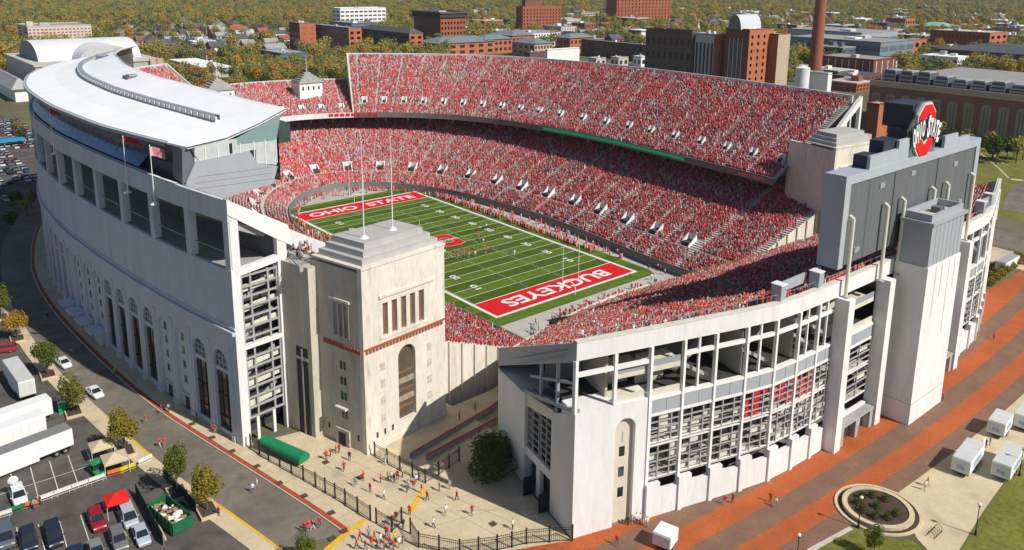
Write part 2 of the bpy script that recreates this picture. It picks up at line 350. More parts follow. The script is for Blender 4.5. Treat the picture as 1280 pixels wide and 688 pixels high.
# ------------------------------------------------------------------ horseshoe stadium
ST = thing('horseshoe_stadium', 'huge white concrete horseshoe stadium with two seating decks round the football field', 'stadium', (-95.7, -77, 0))
def stepped(name, fn, zf, s0, s1, w0, w1, rows, m, par, ds=4.0):
    S = np.linspace(s0, s1, max(2, int(abs(s1-s0)/ds))); mb = MB()
    P0 = None
    W = np.linspace(w0, w1, rows+1)
    prev = None
    for r in range(rows):
        zA = [zf(W[r], s) for s in S]
        a = [(*fn(s, W[r]), z) for s, z in zip(S, zA)]; bb = [(*fn(s, W[r+1]), z) for s, z in zip(S, zA)]
        if prev is not None: mb.strip(prev, a)
        mb.strip(a, bb); prev = bb
    o = mb.build(name, m, par); return o, W
S_ALL = (0.0, SL)
bowl, WB = stepped('lower_bowl', ptb, lambda w_, s: zb(w_), 0, SL, 0.0, 0.76, 58, CONC, ST)
# field wall at the front of the bowl
S = np.linspace(0, SL, 150); mb = MB()
mb.strip([(*ptb(s, 0.0), -4.06) for s in S], [(*ptb(s, 0.0), -1.35) for s in S])
mb.strip([(*ptb(s, 0.0), -1.35) for s in S], [(*ptb(s, 0.004), -1.35) for s in S]); mb.strip([(*ptb(s, 0.004), -1.35) for s in S], [(*ptb(s, 0.004), -2.3) for s in S])
mb.build('field_wall', mat('field_wall_grey', (0.20, 0.20, 0.205), 0.8, 0.15, 0.5), ST)
# end walls of the lower bowl
for s_ in (0.0, SL):
    mb = MB(); Ws = WB
    top = []
    for r in range(len(Ws)-1):
        a = ptb(s_, Ws[r]); c = ptb(s_, Ws[r+1]); z_ = zb(Ws[r])+0.9
        mb.quad((*a, -4.05), (*c, -4.05), (*c, z_), (*a, z_)) if s_ > 1 else mb.quad((*c, -4.05), (*a, -4.05), (*a, z_), (*c, z_))
    # buttress fins
    dv = ptb(s_, 1)-ptb(s_, 0); dv /= np.linalg.norm(dv)
    for r in range(6, 40, 4):
        a = ptb(s_, Ws[r]); mb.obox((a[0], a[1]-0.15), dv, 0.18, 0.3, -4.0, zb(Ws[r])+0.75)
    mb.build('bowl_end_wall', BEIGE, ST)
# back wall behind the lower bowl, under the upper deck
mb = MB(); S = np.linspace(0, SL, 140)
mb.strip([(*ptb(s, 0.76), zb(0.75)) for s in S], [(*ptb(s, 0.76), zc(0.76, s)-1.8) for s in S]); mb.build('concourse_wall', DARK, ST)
# upper decks
DECKS = []
for nm, s0, s1 in (('upper_deck', 15.0, SA), ('upper_deck', SA, SB), ('upper_deck', SB, SL)):
    e = 0.01
    zf = lambda w_, s, s0=s0, s1=s1: zc(w_, min(max(s, s0+e), s1-e) if not (s0 == SA) else (SA+SB)/2)
    rows = 42 if s0 != SA else 40
    o, W = stepped(nm, pt, zf, s0, s1, WL+0.004, 0.992, rows, CONC, ST); DECKS.append((s0, s1, W, zf))
    S = np.linspace(s0, s1, max(2, int((s1-s0)/4)))
    mb = MB()      # soffit and lip
    mb.strip([(*pt(s, WL), ZL-1.1) for s in S], [(*pt(s, 0.98), zf(0.98, s)-1.6) for s in S])
    mb.build('deck_soffit', GREYC, ST)
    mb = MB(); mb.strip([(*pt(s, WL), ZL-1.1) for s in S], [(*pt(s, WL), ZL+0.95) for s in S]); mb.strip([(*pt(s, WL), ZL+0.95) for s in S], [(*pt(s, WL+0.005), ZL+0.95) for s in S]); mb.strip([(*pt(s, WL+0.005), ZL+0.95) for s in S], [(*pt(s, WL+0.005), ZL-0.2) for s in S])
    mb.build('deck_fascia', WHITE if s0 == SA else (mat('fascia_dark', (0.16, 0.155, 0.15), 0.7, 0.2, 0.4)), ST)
    top = zf(0.99, (s0+s1)/2)+1.1
    mb = MB(); mb.strip([(*pt(s, 0.992), top-2.0) for s in S], [(*pt(s, 0.992), top) for s in S]); mb.strip([(*pt(s, 0.992), top) for s in S], [(*pt(s, 1.0), top) for s in S])
    mb.build('rim_wall', WHITE, ST)
    # columns under the lip
    for s in np.arange(s0+6, s1-3, 13.0):
        p = pt(s, 0.60); q = pt(s, 0.66); MB().obox(p, q-p, 0.45, 0.45, zb(0.60), zf(0.60, s)-1.0).build('deck_column', GREYC, ST)
stepped('upper_deck', pt, lambda w_, s: zc(w_, 5.0)-0.35, 0.4, 15.0, 0.83, 0.992, 15, CONC, ST, ds=3.0)
MB().strip([(*pt(s, 0.83), zc(0.83, 5)-3.0) for s in (0.4, 8, 15)], [(*pt(s, 0.83), zc(0.83, 5)-0.5) for s in (0.4, 8, 15)]).build('deck_fascia', WHITE, ST)
MB().strip([(*pt(15.0, w_), zc(w_, 5)-1.6) for w_ in (WL, 0.65, 0.83)], [(*pt(15.0, w_), zc(w_, 5)+1.0) for w_ in (WL, 0.65, 0.83)]).build('deck_end_wall', WHITE, ST)
# green and scarlet banners on the fascia (east side)
def fascia(name, s0, s1, z0, z1, m):
    S = np.linspace(s0, s1, 24); mb = MB(); A = [pt(s, WL-0.0035) for s in S]
    mb.strip([(*p, z0) for p in A], [(*p, z1) for p in A]); return mb.build(name, m, ST)
RIBBON = mat('ribbon_green', (0.012, 0.30, 0.10), 0.5, 0.0); _b = RIBBON.node_tree.nodes['Principled BSDF']; _b.inputs['Emission Color'].default_value = (0.0, 0.30, 0.10, 1); _b.inputs['Emission Strength'].default_value = 0.35
fascia('ribbon_board', s_near(100, 31), s_near(101, -39), ZL-0.45, ZL+0.6, RIBBON)
for k in range(9): fascia('fascia_sign', SB-16+k*3.6, SB-16+k*3.6+2.7, ZL-0.35, ZL+0.7, RED)
fascia('fascia_sign', SL-14, SL-3, ZL-0.5, ZL+0.6, mat('sign_pale_red', (0.5, 0.18, 0.16), 0.6, 0.3, 3.0))
# stepped ends of the tall side decks against the lower north deck, and the raking beams at the open end
for s_, inward in ((SA, 1), (SB, -1)):
    zA = DECKS[0][3] if s_ == SA else DECKS[2][3]; zN = DECKS[1][3]
    mb = MB(); W = np.linspace(WL, 0.992, 24); sa = s_
    A = [(*pt(sa, w_), zN(w_, 0)-0.3) for w_ in W]; B = [(*pt(sa, w_), zA(w_, sa)+1.0) for w_ in W]
    A2 = [(*pt(sa+0.6*inward, w_), zN(w_, 0)-0.3) for w_ in W]; B2 = [(*pt(sa+0.6*inward, w_), zA(w_, sa)+1.0) for w_ in W]
    mb.strip(A, B); mb.strip(A2, B2); mb.strip(B, B2); mb.build('deck_end_wall', mat('end_wall_cream', (0.62, 0.57, 0.5), 0.8, 0.1, 0.4), ST)
# ------------------------------------------------------------------ west facade with arches
def outp(s): 
    p = _ip(OUTD, s); q = _ip(OUTD, s+0.5)-_ip(OUTD, s-0.5) if 0.5 < s < SL-0.5 else (_ip(OUTD, min(s+1, SL))-_ip(OUTD, max(0, s-1)))
    q = q/np.linalg.norm(q); return p, q, np.array([-q[1], q[0]])   # point, tangent, outward normal (left of travel)
BAY = 6.5; NB = 28
HWA, SPR, TOPA = 2.15, 13.35, 15.6
def arch_pts(hw, spr, rise, n=9): return [(hw*math.cos(math.pi*i/n), spr+rise*math.sin(math.pi*i/n)) for i in range(n+1)]
def bay_mesh():
    """one facade bay in local coords: x along wall (-BAY/2..BAY/2), y outwards, z up; opening with reveal"""
    mb = MB(); hb = BAY/2; ap = arch_pts(HWA, SPR, TOPA-SPR, 10)     # right -> left
    zt = 19.4; y = 0.0
    mb.quad((-hb, y, 0), (-HWA, y, 0), (-HWA, y, SPR), (-hb, y, SPR)); mb.quad((HWA, y, 0), (hb, y, 0), (hb, y, SPR), (HWA, y, SPR))
    tops = [(hb, SPR)]+[(hb-2*hb*i/10, zt) for i in range(11)]+[(-hb, SPR)]
    n_ = len(ap)
    mb.add([(hb, y, SPR), (HWA, y, SPR), (hb, y, zt)], [(1, 0, 2)]); mb.add([(-hb, y, SPR), (-HWA, y, SPR), (-hb, y, zt)], [(0, 1, 2)])
    for i in range(n_-1):
        xa = hb-2*hb*i/(n_-1); xb = hb-2*hb*(i+1)/(n_-1)
        mb.quad((ap[i][0], y, ap[i][1]), (xa, y, zt), (xb, y, zt), (ap[i+1][0], y, ap[i+1][1]))
    prof = [(HWA, 0)]+ap+[(-HWA, 0)]
    for i in range(len(prof)-1):
        a, c = prof[i], prof[i+1]; mb.quad((a[0], y, a[1]), (c[0], y, c[1]), (c[0], y-0.62, c[1]), (a[0], y-0.62, a[1]))
    # plinths and thin pilaster strips
    for sx in (-1, 1):
        mb.box(sx*hb-0.55 if sx > 0 else -hb, hb if sx > 0 else -hb+0.55, 0.002, 0.16, 0.0, 16.6)
        mb.box(sx*hb-0.85 if sx > 0 else -hb, hb if sx > 0 else -hb+0.85, 0.003, 0.32, 0.0, 1.1)
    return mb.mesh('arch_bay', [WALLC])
BAYM = bay_mesh()
def infill(kind):
    mb = MB(); y = -0.55
    ap = arch_pts(HWA, SPR, TOPA-SPR, 10)
    if kind == 0:    # tall dark opening below a lattice fanlight
        mb.add([(-HWA, y, 0), (HWA, y, 0), (HWA, y, 11.6), (-HWA, y, 11.6)], [(0, 1, 2, 3)], 1)
        mb.box(-HWA, HWA, y, y+0.25, 11.6, 12.3, 0)
        pl = [(x, y, z) for x, z in ap]+[(-HWA, y, 12.3), (HWA, y, 12.3)]; mb.add(pl, [tuple(reversed(range(len(pl))))], 2)
        for x in (-1.1, 0, 1.1): mb.box(x-0.06, x+0.06, y, y+0.12, 12.3, SPR+1.9-abs(x)*0.7, 0)
        for z in (13.2, 14.2): mb.box(-HWA*0.9, HWA*0.9, y+0.002, y+0.13, z-0.06, z+0.06, 0)
        for z in (3.2, 7.2): mb.box(-HWA, HWA, y+0.02, y+0.12, z-0.06, z+0.06, 4)
        for x in (-0.75, 0.75): mb.box(x-0.05, x+0.05, y+0.02, y+0.12, 0, 11.6, 4)
        mb.box(-HWA, HWA, y+0.03, y+0.3, 0, 1.0, 0)
    else:            # filled-in arch with small windows and a doorway
        pl = [(x, y+0.1, z) for x, z in ap]+[(-HWA, y+0.1, 0), (HWA, y+0.1, 0)]; mb.add(pl, [tuple(reversed(range(len(pl))))], 0)
        for z in (5.2, 8.0, 10.8, 13.2): mb.box(-0.42, 0.42, y+0.1, y+0.14, z, z+1.3, 1); mb.box(-0.55, 0.55, y+0.1, y+0.24, z-0.2, z-0.06, 0)
        mb.box(-0.7, 0.7, y+0.1, y+0.16, 0.02, 2.4, 1); mb.box(-1.4, 1.4, y+0.1, y+0.5, 2.9, 3.15, 0)
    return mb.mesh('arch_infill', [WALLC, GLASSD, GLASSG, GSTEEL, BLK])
INF = [infill(0), infill(1)]
kinds = [0, 0, 1, 1, 0, 0, 0, 0, 1, 1, 1, 1, 0, 0, 0, 0, 1, 1, 0, 0]
s0_ = 2.0
WFACE = [] 
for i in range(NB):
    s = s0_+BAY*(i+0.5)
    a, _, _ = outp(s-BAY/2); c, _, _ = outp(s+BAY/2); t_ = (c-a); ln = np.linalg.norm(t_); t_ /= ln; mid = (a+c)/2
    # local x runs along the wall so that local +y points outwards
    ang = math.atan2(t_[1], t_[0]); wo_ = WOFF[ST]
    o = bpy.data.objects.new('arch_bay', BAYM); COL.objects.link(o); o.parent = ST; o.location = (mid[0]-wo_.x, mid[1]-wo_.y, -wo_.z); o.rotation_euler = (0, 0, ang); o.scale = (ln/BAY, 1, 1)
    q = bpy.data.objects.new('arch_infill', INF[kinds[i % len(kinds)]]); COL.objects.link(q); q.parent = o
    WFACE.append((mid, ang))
# low canopies over doorways in the middle of the facade
for i in (8, 9, 10, 11):
    mid, ang = WFACE[i]; t_ = (math.cos(ang), math.sin(ang)); nn = (-t_[1], t_[0])
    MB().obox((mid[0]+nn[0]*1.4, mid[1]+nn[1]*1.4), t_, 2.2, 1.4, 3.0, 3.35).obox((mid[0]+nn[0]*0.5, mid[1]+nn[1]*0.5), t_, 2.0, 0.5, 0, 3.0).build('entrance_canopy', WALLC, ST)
def ring_wall(name, s0, s1, z0, z1, off, thick, m, ds=3.25, par=ST):
    S = np.linspace(s0, s1, max(2, int(round((s1-s0)/ds))+1)); A = []; B = []
    for s in S:
        p, t_, nn = outp(s); A.append(p+nn*off); B.append(p+nn*(off-thick))
    mb = MB()
    mb.strip([(*p, z0) for p in A], [(*p, z1) for p in A]); mb.strip([(*p, z1) for p in A], [(*p, z1) for p in B]); mb.strip([(*p, z1) for p in B], [(*p, z0) for p in B]); mb.strip([(*p, z0) for p in B], [(*p, z0) for p in A])
    for i in (0, -1): mb.quad((*A[i], z0), (*B[i], z0), (*B[i], z1), (*A[i], z1))
    return mb.build(name, m, par)
SW_END = s0_+BAY*NB
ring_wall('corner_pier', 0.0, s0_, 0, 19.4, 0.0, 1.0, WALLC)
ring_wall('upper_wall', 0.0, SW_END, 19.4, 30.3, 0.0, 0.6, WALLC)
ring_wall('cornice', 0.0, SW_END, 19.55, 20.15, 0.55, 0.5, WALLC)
ring_wall('cornice_top_band', 0.0, SW_END, 20.5, 20.8, 0.18, 0.15, WALLC)  # thin projecting course of plain wall concrete above the cornice
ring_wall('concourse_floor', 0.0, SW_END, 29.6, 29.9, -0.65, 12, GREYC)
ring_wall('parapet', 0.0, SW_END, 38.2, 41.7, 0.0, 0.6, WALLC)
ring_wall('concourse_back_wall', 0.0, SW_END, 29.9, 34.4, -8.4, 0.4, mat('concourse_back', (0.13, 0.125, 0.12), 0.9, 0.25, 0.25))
ring_wall('rail', 0.0, SW_END, 32.6, 32.75, -0.9, 0.12, GSTEEL)
for k in range(0, 16):
    s = 0.9 if k == 0 else 0.5+k*2*BAY-1.0
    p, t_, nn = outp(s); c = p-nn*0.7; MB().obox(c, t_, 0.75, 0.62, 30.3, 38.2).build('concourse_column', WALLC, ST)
    MB().beam((*(c-nn*0.2), 37.6), (*(c-nn*6), 34.8), 0.6, 1.1).build('raker_beam', GREYC, ST)
# the unseen north and east outer wall
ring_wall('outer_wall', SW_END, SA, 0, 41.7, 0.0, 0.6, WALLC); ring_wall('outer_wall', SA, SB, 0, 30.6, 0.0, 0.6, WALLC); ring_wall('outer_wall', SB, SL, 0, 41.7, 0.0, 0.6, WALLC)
# ------------------------------------------------------------------ south-west and south-east end walls of the tall decks
def end_wall(mir):
    X = (lambda x: -x) if mir else (lambda x: x)
    o = np.array([-95.7, -77.0]); ax = np.array([0.985, 0.13]); ax /= np.linalg.norm(ax); nn = np.array([ax[1], -ax[0]])
    def W3(a, z, d=0.0): p = o+ax*a+nn*d; return (X(p[0]), p[1], z)
    def slab(poly, d, t, name, m):
        n_ = len(poly); A = [W3(a, z, d) for a, z in poly]; B = [W3(a, z, d-t) for a, z in poly]
        mb = MB(); mb.add(A+B, [tuple(range(n_)), tuple(reversed(range(n_, 2*n_)))]+[((i+1) % n_, i, n_+i, n_+(i+1) % n_) for i in range(n_)])
        return mb.build(name, m, ST, recalc=True)
    slab([(0, 0), (1.5, 0), (1.5, 30.4), (0, 30.4)], 0, 1.0, 'end_pier', WHITE); slab([(8.2, 0), (9.9, 0), (9.9, 34.0), (8.2, 35.5)], 0, 1.0, 'end_pier', WHITE)
    slab([(0.3, 30.4), (1.7, 30.4), (1.7, 38.9), (0.3, 39.8)], -0.05, 0.9, 'end_column', WHITE)
    slab([(0, 39.5), (9.0, 33.2), (10.9, 32.0), (10.9, 33.6), (10.3, 35.7), (0, 41.9)], 0.1, 1.1, 'raking_beam', WHITE)
    slab([(1.5, 29.2), (8.2, 29.9), (8.2, 31.0), (1.5, 30.4)], -0.02, 0.9, 'cross_beam', WHITE); slab([(1.5, 16.6), (8.2, 16.6), (8.2, 17.3), (1.5, 17.3)], -0.02, 0.9, 'cross_beam', WHITE)
    slab([(9.9, 20.2), (11.6, 20.6), (11.6, 22.6), (9.9, 22.6)], -0.05, 0.9, 'bracket', WHITE); slab([(9.9, 8.2), (11.4, 8.6), (11.4, 10.2), (9.9, 10.2)], -0.05, 0.9, 'bracket', WHITE)
    # glazed stair screen: lattice of grey bars, cream landings behind
    slab([(1.5, 4.2), (8.2, 4.2), (8.2, 29.6), (1.5, 29.6)], -2.6, 0.2, 'stair_wall', DARK)
    rnd = random.Random(3)
    for zz_ in (6.0, 9.6, 13.0, 19.3, 22.6, 26.0): slab([(1.6, zz_), (8.1, zz_+0.5), (8.1, zz_+1.6), (1.6, zz_+1.1)], -0.9, 0.3, 'stair_landing', CREAMG)
    for zz_ in (4.6, 11.0, 17.6, 24.0): slab([(2.0, zz_), (7.6, zz_+3.6), (7.6, zz_+4.3), (2.0, zz_+0.7)], -1.5, 0.3, 'stair_flight', LATT)
    for a in (1.62, 3.2, 6.3, 7.9): slab([(a, 4.2), (a+0.3, 4.2), (a+0.3, 29.2), (a, 29.2)], -0.35, 0.25, 'mullion', LATT)
    z_ = 4.2
    while z_ < 29: slab([(1.62, z_), (8.1, z_+0.04), (8.1, z_+0.34), (1.62, z_+0.3)], -0.3, 0.25, 'transom', LATT); z_ += 1.75
    for a in (2.9, 5.9): slab([(a, 0), (a+0.5, 0), (a+0.5, 4.2), (a, 4.2)], -0.35, 0.5, 'end_pier', WHITE)
    slab([(1.5, 0), (8.2, 0), (8.2, 4.2), (1.5, 4.2)], -3.5, 0.2, 'stair_wall', DARK)
end_wall(False)
# east end only shows its raking beam and posts above the tower
def beam_east():
    o = np.array([97.5, -79.0])
    mb = MB(); mb.vprism([(0, 39.6), (-13.5, 30.9), (-13.5, 32.6), (0, 41.7)], (o[0], o[1], 0), (1, 0), (0, -1), 1.1)
    mb.build('raking_beam', WHITE, ST, recalc=True)
    for a, z0, z1 in ((-0.9, 30.3, 40.6), (-9.0, 28.0, 34.6)): MB().box(o[0]+a, o[0]+a+1.0, o[1]+0.02, o[1]+1.05, z0, z1).build('end_column', WHITE, ST)
    MB().box(o[0]-16, o[0]+2, o[1]-3, o[1]+1.2, 0, 30.3).build('end_block', GREYC, ST)
beam_east()
MB().prism([(-94.5, -71.5), (-86.4, -70.5), (-84.0, -66), (-95.5, -64)], 0, 29.5).build('end_core', GREYC, ST)
# ================================================================== press box on the west side
PB = thing('press_box', 'long curved press box with white roof on top of the west stand', 'press box', (-97, -64, 41.7))
def po(s, off):
    p, t_, nn = outp(s); return p+nn*off
def roff(s): return 0.35-2.05*max(0.0, 1-(s-13)/30)
PS0, PS1 = 13.4, s_near(-70, 104)
PS = np.linspace(PS0, PS1, 56)
def ribbon(name, prof, m, S=PS, par=PB, smooth=False, closed=False, mi=None):
    """prof: list of (offset function or number relative to outer wall, z)"""
    rows = []
    for off, z in prof: rows.append([(*po(s, off(s) if callable(off) else off), z) for s in S])
    mb = MB()
    for i in range(len(rows)-1): mb.strip(rows[i+1], rows[i])
    if closed: mb.strip(rows[0], rows[-1])
    return mb.build(name, m, par, smooth=smooth)
def inn(s): return -20.8-1.8*min(1, (s-16)/40)+6.0*max(0, (s-PS1+60)/60)
ribbon('roof', [(lambda s: roff(s), 47.95), (lambda s: roff(s)-7.0, 48.5), (lambda s: (roff(s)-7.0+inn(s))/2, 50.1), (inn, 52.2), (inn, 51.8), (lambda s: (roff(s)-7.0+inn(s))/2, 49.7), (lambda s: roff(s)-7.0, 48.1), (lambda s: roff(s), 47.6), (lambda s: roff(s), 47.95)], ROOFW)
ribbon('roof_gutter', [(lambda s: roff(s)+0.25, 47.3), (lambda s: roff(s)+0.25, 47.9), (lambda s: roff(s)-0.5, 48.03), (lambda s: roff(s)-0.5, 47.3)], GSTEEL, S=PS[2:], closed=True)
ribbon('fascia_band', [(lambda s: roff(s)-1.3, 46.0), (lambda s: roff(s)-0.7, 47.6)], DPANEL)
ribbon('window_wall', [(lambda s: roff(s)-2.5, 43.4), (lambda s: roff(s)-1.4, 46.2)], GLASSG)
SG = np.linspace(31, PS1, 50)
ribbon('glass_skirt', [(-0.9, 42.0), (lambda s: roff(s)-2.8, 44.3)], GLASSB, S=SG)
ribbon('skirt_ledge', [(-0.6, 41.45), (-1.05, 41.45), (-1.05, 42.02)], DARK)
ribbon('back_wall', [(lambda s: roff(s)-2.5, 38.5), (lambda s: roff(s)-2.5, 44.5)], DPANEL)
ribbon('field_window_wall', [(lambda s: inn(s)+2.0, 39.2), (lambda s: inn(s)+2.0, 51.0)], GLASSG)
ribbon('suite_floor', [(lambda s: roff(s)-2.5, 39.3), (lambda s: inn(s)+2.0, 39.3)], GREYC)
# mullions in the window wall and skirt
for s in np.arange(33, PS1, 3.25):
    MB().beam((*po(s, -1.0), 42.05), (*po(s, roff(s)-2.78), 44.35), 0.07, 0.07).build('glazing_bar', GSTEEL, PB)
    MB().beam((*po(s, roff(s)-2.45), 43.6), (*po(s, roff(s)-1.38), 46.2), 0.10, 0.10).build('mullion', GSTEEL, PB)
# clerestory louvre strip on the roof
PL = np.linspace(24, PS1-6, 52)
ribbon('roof_louvre', [(lambda s: -12.2, 49.5), (lambda s: -12.2, 50.7), (lambda s: -13.2, 50.7), (lambda s: -13.2, 49.5)], GSTEEL, S=PL)
for s in np.arange(24, PS1-6, 2.4): MB().obox(po(s, -12.1), po(s+1, -12)-po(s, -12), 0.8, 0.15, 49.85, 50.55).build('louvre_blade', mat('louvre_light', (0.6, 0.6, 0.58), 0.6, 0.05), PB)
# roof hatches and machines
for s, off in ((88, -19.5), (152, -17.0)):
    c = po(s, off); t_ = po(s+1, off)-c
    MB().obox(c, t_, 2.2, 1.6, 50.2, 51.6).build('roof_unit', DPANEL, PB); MB().obox(c, t_, 1.4, 1.0, 51.6, 51.9).build('roof_unit_cap', PANEL, PB)
# railing along the inner roof edge
mb = MB()
for s in np.arange(20, PS1, 1.6):
    p = po(s, inn(s)+0.3); mb.tube((*p, 52.0), (*p, 53.0), 0.04, n=4)
tag(mb.build('roof_stanchions', GSTEEL, PB), kind='stuff')
# south end of the press box: grey metal panels, pale glazing above
YP = -63.5
def xz(name, poly, y, t, m): 
    n_ = len(poly); A = [(x, y, z) for x, z in poly]; B = [(x, y+t, z) for x, z in poly]
    return MB().add(A+B, [tuple(range(n_)), tuple(reversed(range(n_, 2*n_)))]+[((i+1) % n_, i, n_+i, n_+(i+1) % n_) for i in range(n_)]).build(name, m, PB, recalc=True)
xz('end_panel', [(-97.2, 41.6), (-91, 38.5), (-82.2, 39.6), (-81.2, 42.6), (-84.7, 43.6), (-86.1, 46.0), (-95.3, 45.3)], YP, 3, PANEL)
for k in range(5): xz('panel_joint', [(-96.0+0.4*k, 40.75+0.98*k), (-82.3+(-0.4*k if k > 2 else 0), 40.5+1.05*k), (-82.3+(-0.4*k if k > 2 else 0), 40.56+1.05*k), (-96.0+0.4*k, 40.81+0.98*k)], YP-0.02, 0.03, DPANEL) if k < 3 else None
xz('end_glazing', [(-95.3, 45.3), (-86.1, 46.0), (-84.7, 43.6), (-81.2, 42.8), (-81.0, 46.4), (-81.0, 50.2), (-88.0, 48.3), (-95.1, 47.75)], YP+0.35, 0.4, mat('pale_glazing', (0.50, 0.52, 0.51), 0.25, 0.12, 0.6))
xz('end_gable', [(-88.0, 47.3), (-81.0, 47.3), (-80.0, 51.7), (-88.0, 48.45)], YP+0.3, 0.04, mat('teal_gable', (0.20, 0.30, 0.29), 0.4, 0.05))
for x in (-93.5, -91.4, -89.6, -87.6, -85.2, -83.2, -81.2): xz('end_mullion', [(x, 45.4 if x < -86 else 43.2), (x+0.14, 45.4 if x < -86 else 43.2), (x+0.14, 47.5), (x, 47.5)], YP+0.25, 0.08, STEEL)
xz('end_window', [(-89.4, 45.9), (-88.9, 45.9), (-88.9, 47.7), (-89.4, 47.6)], YP+0.28, 0.06, GLASSD); xz('end_window', [(-86.0, 44.0), (-84.9, 43.9), (-84.9, 46.0), (-85.9, 46.0)], YP+0.28, 0.06, GLASSD)
xz('corner_tower', [(-97.4, 41.6), (-95.2, 41.8), (-95.1, 47.6), (-97.0, 47.6)], YP+0.6, 4.5, DPANEL)
MB().box(-80.6, -76.0, -58, 10, 45.5, 49.0).build('inner_suites', mat('suite_dark_green', (0.05, 0.075, 0.07), 0.4, 0.2, 0.4), PB)
# ================================================================== stone towers
def tower(mir, lab):
    X = (lambda x: -x) if mir else (lambda x: x)
    SWc = np.array([-81.4, -91.9]); ax = np.array([17.15, 2.3]); wd = np.linalg.norm(ax); ax /= wd; ay = np.array([-0.243, 0.97]); dp = 10.6
    T = thing('stone_tower', lab, 'tower', (X(-73), -86, 0), 'stone towers at the open end')
    def P(a, d): q = SWc+ax*a+ay*d; return (X(q[0]), q[1])
    def blk(name, a0, a1, d0, d1, z0, z1, m, par=T): return MB().prism([P(a0, d0), P(a1, d0), P(a1, d1), P(a0, d1)], z0, z1).build(name, m, par, recalc=True)
    # shell built round its window openings: south face
    ops = [(3.95+i*1.9, 5.05+i*1.9, 19.3, 24.9) for i in range(5)]
    blk('core', 0.9, wd-0.9, 0.9, dp-0.9, 0, 31.0, DARK)
    def face(name, spans):      # list of (a0,a1,z0,z1) solid rectangles of the south face
        for a0, a1, z0, z1 in spans: blk(name, a0, a1, 0.0, 0.9, z0, z1, BEIGE)
    face('south_wall', [(0, wd, 24.9, 31.4), (0, ops[0][0], 19.3, 24.9), (ops[-1][1], wd, 19.3, 24.9), (0, wd, 16.4, 19.3), (0, 6.85, 0, 16.4), (10.55, wd, 0, 16.4), (6.85, 10.55, 0, 3.1)])
    for i in range(4): blk('window_pier', ops[i][1], ops[i+1][0], 0.05, 0.9, 19.3, 24.9, BEIGE)
    for o in ops: blk('window_pane', o[0], o[1], 0.62, 0.7, 19.3, 24.9, TIMB)
    blk('window_hood', 3.2, 14.9, -0.25, 0.05, 25.9, 26.35, BEIGE); blk('window_sill', 3.4, 13.6, -0.15, 0.05, 18.9, 19.25, BEIGE)
    # arch head above the big opening
    c = 8.7; hw = 1.85
    mb = MB(); nseg = 10
    arc = [(c+hw*math.cos(math.pi*i/nseg), 14.5+1.8*math.sin(math.pi*i/nseg)) for i in range(nseg+1)]
    for i in range(nseg):
        q = [arc[i], (arc[i][0], 16.42), (arc[i+1][0], 16.42), arc[i+1]]
        mb.add([(*P(a, d), z) for d in (0.01, 0.88) for a, z in q], [(0, 1, 2, 3), (7, 6, 5, 4), (3, 7, 4, 0)])
    mb.build('arch_head', BEIGE, T, recalc=True)
    blk('arch_back', 6.85, 10.55, 0.7, 0.8, 3.1, 16.4, mat('arch_brown', (0.10, 0.075, 0.055), 0.8, 0.3, 0.5))
    for z in (4.9, 8.0, 11.2): blk('arch_panel', 6.9, 10.5, 0.5, 0.68, z, z+0.5, TIMB)
    for z in (6.2, 9.4): blk('arch_gallery', 6.9, 10.5, 0.45, 0.67, z, z+0.9, mat('gallery_tan', (0.35, 0.27, 0.2), 0.8, 0.3, 1.0))
    # terracotta corbel table
    for i in range(24): blk('corbel', 0.35+i*0.69, 0.35+i*0.69+0.4, -0.22, 0.01, 17.45, 18.05, TERRA)
    blk('corbel_band', 0.1, wd-0.1, -0.16, 0.012, 18.05, 18.3, TERRA)
    for z in (13.6, 10.6, 7.6, 4.6): 
        for a in (3.6, 13.6): blk('carved_panel', a-0.45, a+0.45, -0.05, 0.02, z, z+1.4, mat('carved_stone', (0.52, 0.47, 0.39), 0.9, 0.35, 3.0))
    for a in (2.0, 3.6, 5.2): blk('slot_window', a, a+0.4, -0.03, 0.03, 2.2, 3.2, DARK)
    blk('plinth', -0.15, wd+0.15, -0.2, -0.01, 0, 1.0, BEIGE)
    # west face
    GW = mat('darker_stained_stone', (0.50, 0.45, 0.37), 0.88, 0.18, 0.3, stretch=(1, 1, 0.25), fine=0.08, tint=((0.30, 0.25, 0.19), 0.4, 0.55, 0.8))  # darker than the south face stone, with brown blotches
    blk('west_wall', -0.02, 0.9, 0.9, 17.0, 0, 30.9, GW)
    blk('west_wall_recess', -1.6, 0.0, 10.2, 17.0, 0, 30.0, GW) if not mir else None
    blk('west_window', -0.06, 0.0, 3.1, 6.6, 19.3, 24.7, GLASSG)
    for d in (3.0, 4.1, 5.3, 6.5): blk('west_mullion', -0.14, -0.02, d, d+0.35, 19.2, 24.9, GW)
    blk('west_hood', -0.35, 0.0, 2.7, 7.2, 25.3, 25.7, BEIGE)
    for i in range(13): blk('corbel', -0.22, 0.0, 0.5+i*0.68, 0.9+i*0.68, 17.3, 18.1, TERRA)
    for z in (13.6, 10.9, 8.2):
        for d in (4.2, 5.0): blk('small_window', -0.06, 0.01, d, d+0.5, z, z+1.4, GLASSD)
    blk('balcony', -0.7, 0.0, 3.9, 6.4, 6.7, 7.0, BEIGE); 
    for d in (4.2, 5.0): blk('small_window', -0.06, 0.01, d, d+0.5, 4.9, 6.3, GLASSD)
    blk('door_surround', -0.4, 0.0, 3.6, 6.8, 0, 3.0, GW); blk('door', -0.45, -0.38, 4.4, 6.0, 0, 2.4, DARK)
    for d in (1.6, 8.5): blk('slot_window', -0.06, 0.0, d, d+0.4, 1.9, 3.0, DARK)
